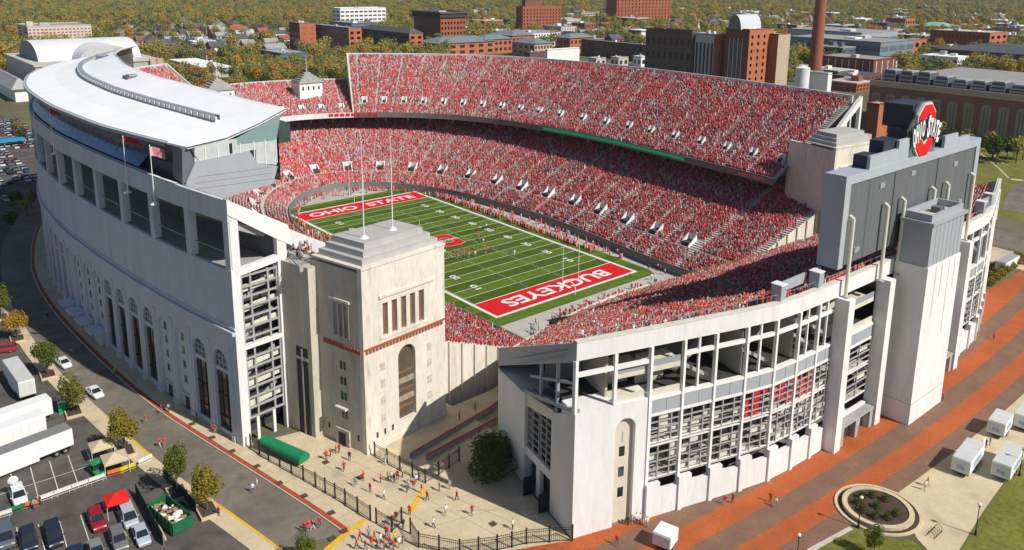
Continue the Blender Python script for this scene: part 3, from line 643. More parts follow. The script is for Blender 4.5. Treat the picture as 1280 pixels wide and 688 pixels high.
    if not mir:
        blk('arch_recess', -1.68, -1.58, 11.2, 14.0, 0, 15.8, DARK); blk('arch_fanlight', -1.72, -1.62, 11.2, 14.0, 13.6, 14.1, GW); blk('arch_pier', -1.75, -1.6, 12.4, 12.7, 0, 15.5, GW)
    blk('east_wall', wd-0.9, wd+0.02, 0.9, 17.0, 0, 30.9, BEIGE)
    blk('north_block', 0.5, wd-0.5, dp, 17.0, 0, 29.4, GW)
    # stepped roof
    blk('parapet', -0.15, wd+0.15, -0.15, dp+0.6, 31.4, 31.75, BEIGE)
    RG = mat('roof_step_grey', (0.44, 0.43, 0.41), 0.8, 0.08, 0.4)
    ins = [0.9, 1.9, 2.9, 3.9]
    for i in range(3): blk('roof_step', ins[i]*0.9, wd-ins[i]*0.9, ins[i]*0.75, dp+0.4-ins[i]*0.55, 31.75+i*1.0, 32.75+i*1.0-0.002, RG)
    return T, P
TW, PW = tower(False, 'beige stone tower with stepped roof and tall arch beside the stair screen')
TE, PE = tower(True, 'beige stone tower with stepped roof behind the scoreboard')
# flag poles on the near tower
def flagpole(x, y, z0, h, lab, flag=None, grp='flagpoles', fang=-0.35):
    t = thing('flagpole', lab, 'flagpole', (x, y, z0), grp)
    MB().tube((x, y, z0), (x, y, z0+h), 0.11, 0.05, n=6).build('pole', WPAINT, t)
    MB().tube((x, y, z0), (x, y, z0+0.5), 0.75, 0.15, n=8).build('base', WPAINT, t)
    MB().tube((x, y, z0+h), (x, y, z0+h+0.15), 0.12, 0.04, n=6).build('finial', STEEL, t)
    if flag:
        mb = MB(); n_ = 8; fl, fh = flag[1]; rows = []
        for k in range(n_+1):
            a = k/n_; px = x+a*fl*math.cos(fang); py = y+a*fl*math.sin(fang)+0.25*math.sin(a*7); dz = -0.55*a*a*fl*0.5
            rows.append(((px, py, z0+h-0.2+dz), (px, py, z0+h-0.2-fh+dz*1.15)))
        mb.strip([r[0] for r in rows], [r[1] for r in rows]); mb.build('flag', flag[0], t, smooth=True)
    return t
for k, (a, d) in enumerate(((4.6, 4.4), (10.6, 4.6))):
    q = PW(a, d); flagpole(q[0], q[1], 34.75, 15.5, ('white pole on the tower roof nearest the stair screen', 'white pole on the tower roof nearest the midfield logo')[k], grp='poles on the tower roof')
RFLAG = mat('red_flag', (0.45, 0.015, 0.02), 0.8, 0.1, 2.0); WFLAG = mat('white_red_flag', (0.65, 0.30, 0.30), 0.8, 0.6, 1.6)
for (s, fl, lab) in ((33.5, (RFLAG, (4.4, 0.85)), 'parapet flagpole with long red flag beside the press box'), (22.5, (WFLAG, (2.4, 1.6)), 'parapet flagpole with pale red and white flag nearest the stair screen'), (77, (RFLAG, (2.6, 1.2)), 'parapet flagpole with small drooping red flag before the blue glass'), (98, None, 'bare parapet flagpole farthest along the curved wall')):
    p = po(s, 0.35); flagpole(p[0], p[1], 37.0, 10.2, lab, fl, 'flagpoles on the west parapet', -0.55)
# white roofed pavilions on the north rim
def pavilion(x, y, lab):
    t = thing('rim_pavilion', lab, 'pavilion', (x, y, 27), 'pavilions on the north rim')
    MB().box(x-5.2, x+5.2, y-3.6, y+3.6, 24.5, 31.0).build('wall', WPAINT, t)
    mb = MB(); mb.box(x-5.7, x+5.7, y-4.1, y+4.1, 31.0, 31.4)
    for k in range(5): mb.box(x-5.2+k*0.95, x+5.2-k*0.95, y-3.7+k*0.66, y+3.7-k*0.66, 31.4+k*0.75, 32.15+k*0.75-0.003)
    mb.build('stepped_roof', GREYC, t)
    for k in range(4): MB().box(x-4.0+k*2.4, x-3.3+k*2.4, y-3.66, y-3.58, 28.0, 29.6).build('window', GLASSD, t)
    MB().tube((x, y, 35.1), (x, y, 42.5), 0.14, 0.06, n=6).build('flagpole', WPAINT, t)
pavilion(-21.5, 123.5, 'white pavilion with stepped grey roof next to the press box roof')
pavilion(17.0, 124.5, 'white pavilion with stepped grey roof next to the tall east deck')
# ================================================================== south stand
SS = thing('south_stand', 'white framed concrete south stand with open steel bays and brick plaza in front', 'grandstand', (1.8, -132, 0))
XC = 1.8
def mirx(P): return P+[(2*XC-x, y) for x, y in reversed(P)]
HALF = [(-70.1, -127.5), (-59.0, -130.9), (-53.75, -132.45), (-48.5, -134.0), (-43.2, -135.55), (-37.7, -136.9), (-32.4, -137.45), (-27.2, -137.7), (-21.9, -137.9), (-9.5, -138.1), (-4.6, -138.2)]
FAC = mirx(HALF)
def fac_lerp(a, c, t): return (a[0]+(c[0]-a[0])*t, a[1]+(c[1]-a[1])*t)
# seating
NSX = 40
def along(P, t):
    L_ = [0]
    for i in range(len(P)-1): L_.append(L_[-1]+math.hypot(P[i+1][0]-P[i][0], P[i+1][1]-P[i][1]))
    d = t*L_[-1]; xs = np.interp(d, L_, [p[0] for p in P]); ys = np.interp(d, L_, [p[1] for p in P]); return np.array([xs, ys])
SFR = [(-21.5, -71.0), (-11, -69.0), (1.8, -68.0), (14, -68.6), (26.5, -71.5)]
SMD = [(-65.0, -105.5), (-40, -106.5), (1.8, -107.5), (44, -106.5), (68.6, -105.5)]
SBK = [(x*1.0, y+1.6) for x, y in FAC]
def ss_pt(t, w_):
    if w_ < 0.5: k = w_/0.5; return along(SFR, t)*(1-k)+along(SMD, t)*k
    k = (w_-0.5)/0.5; return along(SMD, t)*(1-k)+along(SBK, t)*k
def ss_z(w_): return -2.2+(19.0)*w_/0.5 if w_ < 0.5 else 16.8+(w_-0.5)/0.5*11.0
WS = np.linspace(0, 0.985, 78); T_ = np.linspace(0, 1, 61); mb = MB(); prev = None
for r in range(len(WS)-1):
    a = [(*ss_pt(t, WS[r]), ss_z(WS[r])) for t in T_]; c = [(*ss_pt(t, WS[r+1]), ss_z(WS[r])) for t in T_]
    if prev: mb.strip(a, prev)
    mb.strip(c, a); prev = c
mb.build('seating_deck', CONC, SS)
# underside, closing the deck from below
mb = MB(); mb.strip([(*ss_pt(t, 0), -2.9) for t in T_], [(*ss_pt(t, 0.5), 15.6) for t in T_]); mb.strip([(*ss_pt(t, 0.5), 15.6) for t in T_], [(*ss_pt(t, 0.98), 26.4) for t in T_]); mb.build('deck_soffit', GREYC, SS)
mb = MB(); mb.strip([(*ss_pt(t, 0), -4.05) for t in T_], [(*ss_pt(t, 0), -1.2) for t in T_]); mb.build('front_wall', BEIGE, SS)
mb = MB()
for t in (0, 1):
    W = np.linspace(0, 0.5, 30); MB().strip([(*ss_pt(t, w_), -4.05) for w_ in W], [(*ss_pt(t, w_), ss_z(w_)+1.0) for w_ in W]).build('side_wall', BEIGE, SS)
mb.build('side_wall', BEIGE, SS) if False else None
# white rim band along the facade
def fac_strip(name, z0, z1, out, inn_, m, P=FAC, par=SS, i0=0, i1=None):
    Q = P[i0:i1]; n_ = len(Q); nrm = []
    for i in range(n_):
        a = Q[max(0, i-1)]; c = Q[min(n_-1, i+1)]; d = (c[0]-a[0], c[1]-a[1]); l_ = math.hypot(*d); nrm.append((d[1]/l_, -d[0]/l_))
    A = [(p[0]+n2[0]*out, p[1]+n2[1]*out) for p, n2 in zip(Q, nrm)]; B = [(p[0]-n2[0]*inn_, p[1]-n2[1]*inn_) for p, n2 in zip(Q, nrm)]
    mb = MB(); mb.strip([(*p, z0) for p in A], [(*p, z1) for p in A]); mb.strip([(*p, z1) for p in A], [(*p, z1) for p in B]); mb.strip([(*p, z1) for p in B], [(*p, z0) for p in B]); mb.strip([(*p, z0) for p in B], [(*p, z0) for p in A])
    for i in (0, -1): mb.quad((*A[i], z0), (*B[i], z0), (*B[i], z1), (*A[i], z1))
    return mb.build(name, m, par, recalc=True)
fac_strip('rim_band', 26.55, 29.1, 0.0, 0.5, WHITE)
fac_strip('rim_coping', 29.1, 29.25, 0.06, 0.9, CREAMG)
# rail posts and rail on the rim
mb = MB()
for i in range(len(FAC)-1):
    L_ = math.hypot(FAC[i+1][0]-FAC[i][0], FAC[i+1][1]-FAC[i][1]); k_ = int(L_/1.8)
    for k in range(k_): p = fac_lerp(FAC[i], FAC[i+1], k/k_); mb.tube((p[0], p[1]+0.6, 29.2), (p[0], p[1]+0.6, 30.3), 0.03, n=4)
    mb.tube((FAC[i][0], FAC[i][1]+0.6, 30.3), (FAC[i+1][0], FAC[i+1][1]+0.6, 30.3), 0.03, n=4)
mb.build('rim_rail', GSTEEL, SS)
def bay(i, rndm, mirrored=False):
    """one steel bay of the facade between columns i and i+1"""
    a, c = FAC[i], FAC[i+1]; d = np.array([c[0]-a[0], c[1]-a[1]]); L_ = np.linalg.norm(d); d /= L_; nn = np.array([d[1], -d[0]]); a = np.array(a)
    def P(x, off): q = a+d*x+nn*off; return (q[0], q[1])
    def B(name, x0, x1, o0, o1, z0, z1, m): return MB().prism([P(x0, o1), P(x1, o1), P(x1, o0), P(x0, o0)], z0, z1).build(name, m, SS, recalc=True)
    # low wall with raised left piece
    B('base_wall', 0.55, L_*0.42, -0.4, 0.25, 0, 5.3, WHITE); B('base_wall', L_*0.42, L_-0.02, -0.4, 0.24, 0, 4.1, WHITE); B('base_pilaster', -0.1, 0.55, -0.5, 0.55, 0, 5.4, WHITE)
    B('concourse_back', 0, L_, -6.0, -5.8, 0, 18.3, DARK if rndm.random() < 0.5 else mat('concourse_tan', (0.16, 0.13, 0.10), 0.9, 0.3, 0.3))
    for z in (6.0, 11.4, 16.3): B('floor_slab', 0, L_, -5.8, -0.35, z-0.45, z, CONC)
    if rndm.random() < 0.7: B('stair_flight_back', 0.6, L_-0.6, -3.4, -2.6, 7.6+rndm.random()*2, 8.1+rndm.random()*2, CREAMG)
    # lattice windows: two tiers of four rows
    for z0, z1 in ((6.1, 11.2), (11.7, 15.9)):
        nrow = 4; h = (z1-z0)/nrow
        for k in range(nrow+1): B('transom', 0.16, L_-0.16, -0.22, -0.02, z0+k*h-0.07, z0+k*h+0.07, LATT if 0 < k < nrow else STEEL)
        for x in (L_*0.33, L_*0.70): B('mullion', x-0.09, x+0.09, -0.24, 0.0, z0, z1, LATT)
        for k in range(nrow):
            for (x0, x1) in ((0.16, L_*0.33), (L_*0.33, L_*0.70), (L_*0.70, L_-0.16)):
                r_ = rndm.random()
                if i in (4, 5, 6) and z0 > 11 and r_ < 0.75: B('window_panel', x0+0.1, x1-0.1, -0.5, -0.42, z0+k*h+0.1, z0+(k+1)*h-0.1, RED)
                elif r_ < 0.17: B('window_panel', x0+0.1, x1-0.1, -0.5, -0.42, z0+k*h+0.1, z0+(k+1)*h-0.1, CREAMG)
                elif r_ < 0.42: B('window_panel', x0+0.1, x1-0.1, -0.6, -0.52, z0+k*h+0.1, z0+(k+1)*h-0.1, GLASSD)
    # spandrel panels
    m2 = L_*0.52
    B('spandrel_panel', 0.12, m2-0.04, -0.3, -0.04, 16.35, 18.35, PANEL); B('spandrel_panel', m2+0.04, L_-0.12, -0.3, -0.04, 16.35, 18.35, PANEL)
    B('ledge', 0.1, L_-0.1, -0.6, 0.08, 18.4, 18.85, STEEL); B('ledge', 0.1, L_-0.1, -0.4, 0.04, 15.95, 16.3, STEEL)
    # open upper gallery: beams, slab, shear wall or stair flights behind
    kind = rndm.choice((0, 1, 2))
    B('upper_floor', 0, L_, -9.0, -0.6, 18.35, 18.75, mat('gallery_floor_shade', (0.055, 0.05, 0.045), 0.9, 0.2, 0.4))  # floor coloured near black to stand for the unlit gallery depth
    if kind == 0: B('shear_wall', L_-0.5, L_-0.1, -9, -0.9, 18.8, 25.5, mat('gallery_wall', (0.33, 0.295, 0.24), 0.9, 0.12, 0.4)); B('gallery_beam', 0.1, L_-0.1, -0.5, -0.1, 24.1, 24.7, STEEL)
    elif kind == 1:
        B('landing', 0.2, L_-0.2, -4.5, -0.3, 22.6, 23.4, mat('landing_cream', (0.62, 0.57, 0.46), 0.85, 0.08, 0.4)); B('landing_wall', 0.3, L_-0.4, -4.6, -4.4, 18.8, 22.6, mat('gallery_wall', (0.44, 0.40, 0.33))); B('landing_rail', 0.2, L_-0.2, -0.45, -0.3, 23.4, 24.3, GSTEEL)
        B('parapet_panel', 0.2, L_-0.2, -0.4, -0.2, 18.85, 19.9, mat('landing_cream', (0.62, 0.57, 0.46)))
    else:
        B('gallery_beam', 0.1, L_-0.1, -0.5, -0.1, 24.1, 24.7, STEEL); B('gallery_post', L_*0.45, L_*0.45+0.3, -0.5, -0.15, 18.85, 26.5, STEEL)
        q0 = P(0.4, -1.4); q1 = P(L_-0.4, -1.4); MB().beam((*q0, 22.4), (*q1, 19.6), 0.4, 0.5).build('stair_stringer', LATT, SS); q0 = P(0.4, -3.4); q1 = P(L_-0.4, -3.4); MB().beam((*q0, 20.4), (*q1, 24.0), 1.2, 0.4).build('stair_flight_upper', GREYC, SS)
    B('gallery_back', 0, L_, -9.4, -9.0, 18.3, 24.5, mat('gallery_back_grey', (0.16, 0.15, 0.14), 0.9, 0.2, 0.3))
rb = random.Random(11)
for i in list(range(1, 8))+list(range(len(FAC)-9, len(FAC)-2)): bay(i, rb)
# full height columns
for i in list(range(0, 9))+list(range(len(FAC)-9, len(FAC))):
    p = FAC[i]; z0 = 18.9 if i in (0, len(FAC)-1) else 5.4
    MB().box(p[0]-0.24, p[0]+0.24, p[1]-0.12, p[1]+0.42, z0, 26.52).build('column', STEEL, SS)
def corner_gallery(i):
    a, c = np.array(FAC[i]), np.array(FAC[i+1]); d = c-a; L_ = np.linalg.norm(d); d /= L_; nn = np.array([d[1], -d[0]])
    def P(x, off): q = a+d*x+nn*off; return (q[0], q[1])
    def B(name, x0, x1, o0, o1, z0, z1, m): return MB().prism([P(x0, o1), P(x1, o1), P(x1, o0), P(x0, o0)], z0, z1).build(name, m, SS, recalc=True)
    GW_ = mat('gallery_wall', (0.44, 0.40, 0.33)); LC_ = mat('landing_cream', (0.62, 0.57, 0.46))
    h2 = L_*0.52
    B('column', h2-0.24, h2+0.24, -0.5, 0.02, 18.96, 26.52, STEEL)
    for x0, x1 in ((0.3, h2-0.26), (h2+0.26, L_-0.3)): B('gallery_beam', x0, x1, -0.5, -0.1, 24.1, 24.7, STEEL)
    B('gallery_floor', 0.3, L_, -9, -0.2, 18.6, 18.93, mat('gallery_floor_shade', (0.055, 0.05, 0.045))); B('gallery_back', 0.0, L_, -9.4, -9.0, 18.9, 24.5, MATS['gallery_back_grey'])  # shade of the open gallery is put into the dark floor colour
    B('shear_wall', h2-0.2, h2+0.2, -9, -2.5, 18.95, 25.5, GW_) if i == 0 else B('shear_wall', h2-0.2, h2+0.2, -9, -2.5, 18.95, 25.5, GW_)
    lo = (h2+0.4, L_-0.4) if i == 0 else (0.4, h2-0.4)
    B('landing', lo[0], lo[1], -5.5, -0.6, 22.4, 23.1, LC_); B('landing_rail', lo[0], lo[1], -0.75, -0.6, 23.1, 24.0, GSTEEL); B('landing_panel', lo[0], lo[1], -0.7, -0.5, 18.95, 19.9, LC_); B('landing_back', lo[0], lo[1], -5.7, -5.5, 18.95, 22.4, GW_)
corner_gallery(0); corner_gallery(len(FAC)-2)
# bays beside the pier, between the big pilasters
for i in (8, len(FAC)-10): bay(i, rb)
for (px, pw) in ((-21.9, 1.25), (-8.2, 1.25), (11.8, 1.25), (24.3, 1.25)):
    y = -138.0
    MB().box(px-pw*0.75, px+pw*0.75, y-2.1, y+0.3, 0, 26.6).build('great_pilaster', WHITE, SS)
MB().box(-20.6, -9.5, -139.9, -138.55, 3.4, 3.8).box(-20.4, -19.4, -139.8, -138.6, 0, 3.4).box(-15.5, -14.5, -139.8, -138.6, 0, 3.4).box(-10.6, -9.6, -139.8, -138.6, 0, 3.4).build('entrance_canopy', GREYC, SS)
MB().box(-17.5, -12.5, -138.7, -138.42, 0, 3.3).build('entrance_door', DARK, SS)
MB().box(14.5, 23.0, -139.9, -138.55, 3.4, 3.8).box(14.6, 15.6, -139.8, -138.6, 0, 3.4).box(21.9, 22.9, -139.8, -138.6, 0, 3.4).build('entrance_canopy', GREYC, SS)
# solid corner block with arched niche
def corner_block(mir):
    X = (lambda x: 2*XC-x) if mir else (lambda x: x)
    o = np.array([-70.1, -127.5]); d = np.array([11.1, -3.4]); L_ = np.linalg.norm(d); d /= L_; nn = np.array([d[1], -d[0]])
    def P(a, off): q = o+d*a+nn*off; return (X(q[0]), q[1])
    def B(name, x0, x1, o0, o1, z0, z1, m): return MB().prism([P(x0, o1), P(x1, o1), P(x1, o0), P(x0, o0)], z0, z1).build(name, m, SS, recalc=True)
    n0, n1, zs, rise = 6.3, 9.5, 15.0, 1.6
    B('corner_wall', 0, n0, -4.0, 0, 0, 18.95, WHITE); B('corner_wall', n1, L_+0.4, -4.0, 0, 0, 18.95, WHITE); B('corner_wall', n0, n1, -4, -0.75, 0, 18.95, mat('niche_cream', (0.62, 0.56, 0.46), 0.85, 0.08, 0.4))
    c = (n0+n1)/2; hw = (n1-n0)/2; arc = [(c+hw*math.cos(math.pi*k/10), zs+rise*math.sin(math.pi*k/10)) for k in range(11)]
    mb = MB()
    for k in range(10):
        q = [arc[k], (arc[k][0], 18.95), (arc[k+1][0], 18.95), arc[k+1]]
        mb.add([(*P(a, off), z) for off in (-0.002, -0.748) for a, z in q], [(0, 1, 2, 3), (7, 6, 5, 4), (3, 7, 4, 0), (1, 5, 6, 2)])
    mb.build('niche_arch', WHITE, SS, recalc=True)
    for z in (4.0, 7.2, 10.4): B('niche_window', c-0.45, c+0.45, -0.76, -0.72, z, z+1.5, GLASSD)
    B('niche_sign', c-0.1, c+0.1, -0.76, -0.73, 12.6, 14.2, GSTEEL)
    # west return wall
    e = np.array([-65.0, -105.5]); d2 = e-o; L2 = np.linalg.norm(d2); d2 /= L2; n2 = np.array([-d2[1], d2[0]])
    def Q(a, off): q = o+d2*a+n2*off; return (X(q[0]), q[1])
    def B2(name, x0, x1, o0, o1, z0, z1, m): return MB().prism([Q(x0, o0), Q(x1, o0), Q(x1, o1), Q(x0, o1)], z0, z1).build(name, m, SS, recalc=True)
    SHW = mat('return_wall_white', (0.66, 0.65, 0.63), 0.85, 0.07, 0.3, stretch=(1, 1, 0.3))
    B2('return_wall', 0.0, 6.2, -0.8, 0, 0, [18.9, 16.0, 16.0, 18.9], SHW); B2('return_wall', 14.2, L2+0.6, -6.0, -0.0, 0, 15.0, SHW)
    B2('return_lintel', 6.2, 14.2, -0.9, -0.25, 5.0, 6.4, SHW); B2('return_spandrel', 6.2, 14.2, -0.9, -0.3, [14.6, 13.0, 13.0, 14.6], [16.2, 15.0, 15.0, 16.2], CREAMG)
    B2('return_pier', 9.7, 10.8, -0.9, -0.25, 0, 5.0, SHW); B2('doorway', 6.2, 14.2, -1.6, -1.4, 0, 15.5, DARK)
    for (x0, x1) in ((6.4, 10.0), (10.4, 14.0)):
        for k in range(8): B2('transom', x0, x1, -0.6, -0.4, 6.5+k*1.12, 6.65+k*1.12, LATT)
        for x in (x0, (x0+x1)/2, x1-0.15): B2('mullion', x, x+0.15, -0.62, -0.38, 6.4, 14.2, LATT)
    for x0 in (6.6, 11.2): B2('open_gate', x0, x0+0.12, 0, 1.6, 0.1, 3.2, BLK)
    # raking parapet and blue steel
    z0 = lambda a: 26.3-(a/L2)*10.9
    B2('raking_parapet', 0, L2+0.4, -0.4, 0.05, [26.4, 15.6, 15.6, 26.4], [29.15, 18.6, 18.6, 29.15], mat('parapet_grey', (0.36, 0.37, 0.38), 0.7, 0.06, 0.4))
    B2('raking_sill', 0, 14.4, -0.7, 0.1, [18.95, 15.1, 15.1, 18.95], [19.5, 15.7, 15.7, 19.5], GSTEEL)
    for a, t_ in ((0.2, 26.3), (5.0, 24.0), (9.6, 21.9)): B2('side_column', a, a+0.4, -0.5, -0.1, 17.0-a*0.1, t_, GSTEEL)
    B2('side_beam', 0.4, 13, -0.5, -0.2, [22.9, 18.2, 18.2, 22.9], [23.3, 18.6, 18.6, 23.3], GSTEEL)
corner_block(False); corner_block(True)
# wall behind the open gallery ends
# ------------------------------------------------------------------ central pier
PI_ = thing('scoreboard_pier', 'massive white concrete pier with grey metal box rising under the scoreboard', 'pier', (2, -141.5, 0))
MB().box(-4.5, 8.6, -143.9, -138.35, 0, 28.9).build('shaft', WHITE, PI_)
MB().box(-4.52, 8.62, -143.93, -138.4, 3.9, 4.0).build('joint', GREYC, PI_)
MB().box(-4.3, 8.4, -143.7, -138.6, 28.9, 36.2).build('plant_box', PANEL, PI_)
mb = MB(); mb.box(-4.9, 9.0, -144.1, -138.5, 36.2, 36.7); mb.box(-4.2, 8.3, -143.4, -143.0, 36.7, 37.9); mb.box(-4.2, 8.3, -139.2, -138.8, 36.7, 37.9); mb.box(-4.2, -3.8, -142.99, -139.21, 36.7, 37.9); mb.box(7.9, 8.3, -142.99, -139.21, 36.7, 37.9)
mb.build('box_parapet', PANEL, PI_); MB().box(-3.7, 7.8, -142.9, -139.3, 36.71, 36.8).build('box_roof', CONC, PI_); MB().box(2, 4, -142, -140.5, 36.8, 37.8).build('roof_unit', DPANEL, PI_)
for x in (-4.2+1.6*k for k in range(1, 8)): MB().box(x-0.03, x+0.03, -143.74, -143.69, 29.0, 36.1).build('panel_seam', GSTEEL, PI_)
for x, z in ((-1.2, 19), (1.2, 22.5), (4.1, 15), (6.4, 23)): MB().box(x-0.06, x+0.06, -143.93, -143.88, z, 28.6).build('stain_joint', GREYC, PI_)
# ------------------------------------------------------------------ scoreboard
SC = thing('scoreboard', 'large grey scoreboard back with scarlet letter emblem on its top', 'scoreboard', (1.9, -137, 29))
X0, X1, YF, YB = -23.4, 27.2, -138.0, -134.6
MB().box(X0, X1, YF+0.25, YB, 31.6, 46.0).build('cabinet', mat('board_back_grey', (0.135, 0.142, 0.147), 0.6, 0.10, 0.25, stretch=(1, 1, 0.2), fine=0.03), SC)
mb = MB(); mb.box(X0-0.3, X0+1.4, YF, YB+0.2, 31.4, 46.4); mb.box(X1-1.4, X1+0.3, YF, YB+0.2, 31.4, 46.4); mb.box(X0+1.4, X1-1.4, YF, YB+0.2, 44.9, 46.4)
mb.build('frame', mat('board_frame', (0.40, 0.43, 0.47), 0.5, 0.06, 0.3), SC)
for k in range(1, 12): x = X0+1.4+(X1-X0-2.8)*k/12; MB().box(x-0.025, x+0.025, YF+0.235, YF+0.26, 31.7, 44.8).build('panel_seam', DPANEL, SC)
BF = MATS['board_frame']
for x0, x1, z0, z1 in ((-16.5, -7.0, 46.4, 48.6), (11.0, 16.6, 46.4, 48.6), (16.6, 22.0, 46.4, 47.6), (-7.0, -3.2, 46.4, 50.0)): MB().box(x0, x1, YF+0.1, YF+0.6, z0, z1).build('crest_step', BF, SC)
for x0, x1, z1 in ((-16, -12.5, 48.4), (-11.0, -6.5, 50.2), (12, 20, 47.6)): MB().box(x0, x1, YF+0.8, YB-0.2, 46.4, z1).build('crest_box', NAVY, SC)
MB().box(-2.6, 6.4, YF+0.9, YB+0.8, 46.4, 51.2).build('crest_housing', NAVY, SC); MB().box(-1.6, 5.4, YF+0.9, YB+2.5, 51.2, 55.2).build('crest_housing', NAVY, SC)
for z in (35.0, 38.3, 41.6): MB().box(X0+1.4, X1-1.4, YF+0.236, YF+0.262, z-0.025, z+0.025).build('panel_seam', DPANEL, SC)
for x, z in ((-18.5, 33.0), (-12.0, 42.6), (-1.0, 43.0), (16.5, 42.2), (21.0, 34.2)): MB().box(x, x+1.6, YF+0.12, YF+0.26, z, z+0.9).build('vent', GSTEEL, SC)
lad = MB(); lad.tube((-15.6, YF+0.1, 31.8), (-15.6, YF+0.1, 44.8), 0.04, n=5); lad.tube((-15.0, YF+0.1, 31.8), (-15.0, YF+0.1, 44.8), 0.04, n=5)
for k in range(32): lad.tube((-15.6, YF+0.1, 32+k*0.4), (-15.0, YF+0.1, 32+k*0.4), 0.025, n=4)
lad.build('ladder', GSTEEL, SC); MB().tube((-7.0, YF+0.12, 31.8), (-7.0, YF+0.12, 44.8), 0.07, n=6).tube((9.4, YF+0.12, 37.5), (9.4, YF+0.12, 44.8), 0.07, n=6).build('cable_conduit', DPANEL, SC)
# poles along the front
for x in (-21.7, -10.3, -4.4, 7.2, 13.0, 24.3):
    p = thing('support_pole', {-21.7: 'cream steel pole before the scoreboard, farthest left', -10.3: 'cream steel pole before the scoreboard, second from the left', -4.4: 'cream steel pole standing directly left of the grey plant box', 7.2: 'cream steel pole rising behind the grey plant box, left of two', 13.0: 'cream steel pole rising behind the grey plant box, right of two', 24.3: 'cream steel pole before the scoreboard, farthest right'}[x], 'pole', (x, -138.75, 26.6), 'poles in front of the scoreboard')
    CRM = mat('cream_steel', (0.70, 0.66, 0.55), 0.5, 0.05)
    MB().tube((x, -138.75, 26.6), (x, -138.75, 39.6), 0.3, n=10).build('shaft', CRM, p); MB().tube((x, -138.75, 39.5), (x, -138.1, 39.9), 0.3, n=10).build('bracket', CRM, p)
    MB().box(x-0.5, x+0.5, -139.3, -138.2, 26.45, 26.75).build('base_plate', GSTEEL, p)
# emblem: red octagonal letter with arched lettering
ec, ez = 2.0, 50.7
def oct_v(rx, rz, k=0.42): return [(ec-rx*k, ez-rz), (ec+rx*k, ez-rz), (ec+rx, ez-rz*0.62), (ec+rx, ez+rz*0.62), (ec+rx*k, ez+rz), (ec-rx*k, ez+rz), (ec-rx, ez+rz*0.62), (ec-rx, ez-rz*0.62)]
def vring(name, outer, inner, y0, y1, m):
    mb = MB()
    A = [(x, y0, z) for x, z in outer]+[(x, y0, z) for x, z in inner]; B = [(x, y1, z) for x, z in outer]+[(x, y1, z) for x, z in inner]
    mb.add(A+B, [(i, (i+1) % 8, 8+(i+1) % 8, 8+i) for i in range(8)]+[(i, 16+i, 16+(i+1) % 8, (i+1) % 8) for i in range(8)]+[(8+i, 8+(i+1) % 8, 24+(i+1) % 8, 24+i) for i in range(8)])
    return mb.build(name, m, SC, recalc=True)
# dark backing shaped like the emblem
mb = MB(); bk = [(-3.4, 46.4), (7.4, 46.4), (7.4, 51.4), (5.6, 53.0), (5.5, 54.2), (4.0, 55.6), (0.0, 55.6), (-1.5, 54.2), (-1.6, 53.0), (-3.4, 51.0)]
mb.add([(x, YF+0.75, z) for x, z in bk]+[(x, YF+0.35, z) for x, z in bk], [tuple(range(10)), tuple(range(19, 9, -1))]+[(i, (i+1) % 10, 10+(i+1) % 10, 10+i) for i in range(10)]); mb.build('emblem_backing', DPANEL, SC, recalc=True)
vring('emblem_outline', oct_v(3.35, 4.75), oct_v(1.0, 2.0), YF-0.05, YF+0.34, mat('emblem_silver', (0.62, 0.62, 0.60), 0.5, 0.04))
vring('emblem_letter', oct_v(3.05, 4.42), oct_v(1.3, 2.35), YF-0.2, YF-0.06, mat('emblem_red', (0.75, 0.010, 0.012), 0.45, 0.03))
def arch_letters(txt, m, y, grow, height, zc_):
    """letters standing on a shallow arch across the emblem"""
    n_ = len(txt); Wd = 9.3
    for i, ch in enumerate(txt):
        if ch == ' ': continue
        k = (i-(n_-1)/2)/((n_-1)/2); x = ec+k*Wd/2; z = zc_-1.5*k*k*1.0+0.7; h = height*(1.0+0.25*abs(k)) if ch != 'S' else height*1.45
        me_ = text_mesh(ch, 1.0, 0.05+(0.03 if grow else 0), 0.03)
        xs = [v.co.x for v in me_.vertices]; ys = [v.co.y for v in me_.vertices]; cx_ = (min(xs)+max(xs))/2; cy_ = (min(ys)+max(ys))/2; wv = max(max(xs)-min(xs), 0.3); hv = max(ys)-min(ys)
        for v in me_.vertices: v.co.x -= cx_; v.co.y -= cy_
        an = -0.22*k
        xform_mesh(me_, (x, y, z), (math.cos(an), 0, math.sin(an)), (-math.sin(an), 0, math.cos(an)), ((1.0 if ch != 'I' else 0.5)+grow)/wv, (h+grow*1.2)/hv)
        me_.materials.clear(); me_.materials.append(m); put('emblem_lettering', me_, SC)
arch_letters('OHIO STATE', BLK, YF-0.27, 0.34, 2.75, 50.7); arch_letters('OHIO STATE', WPAINT, YF-0.36, 0.0, 2.75, 50.7)
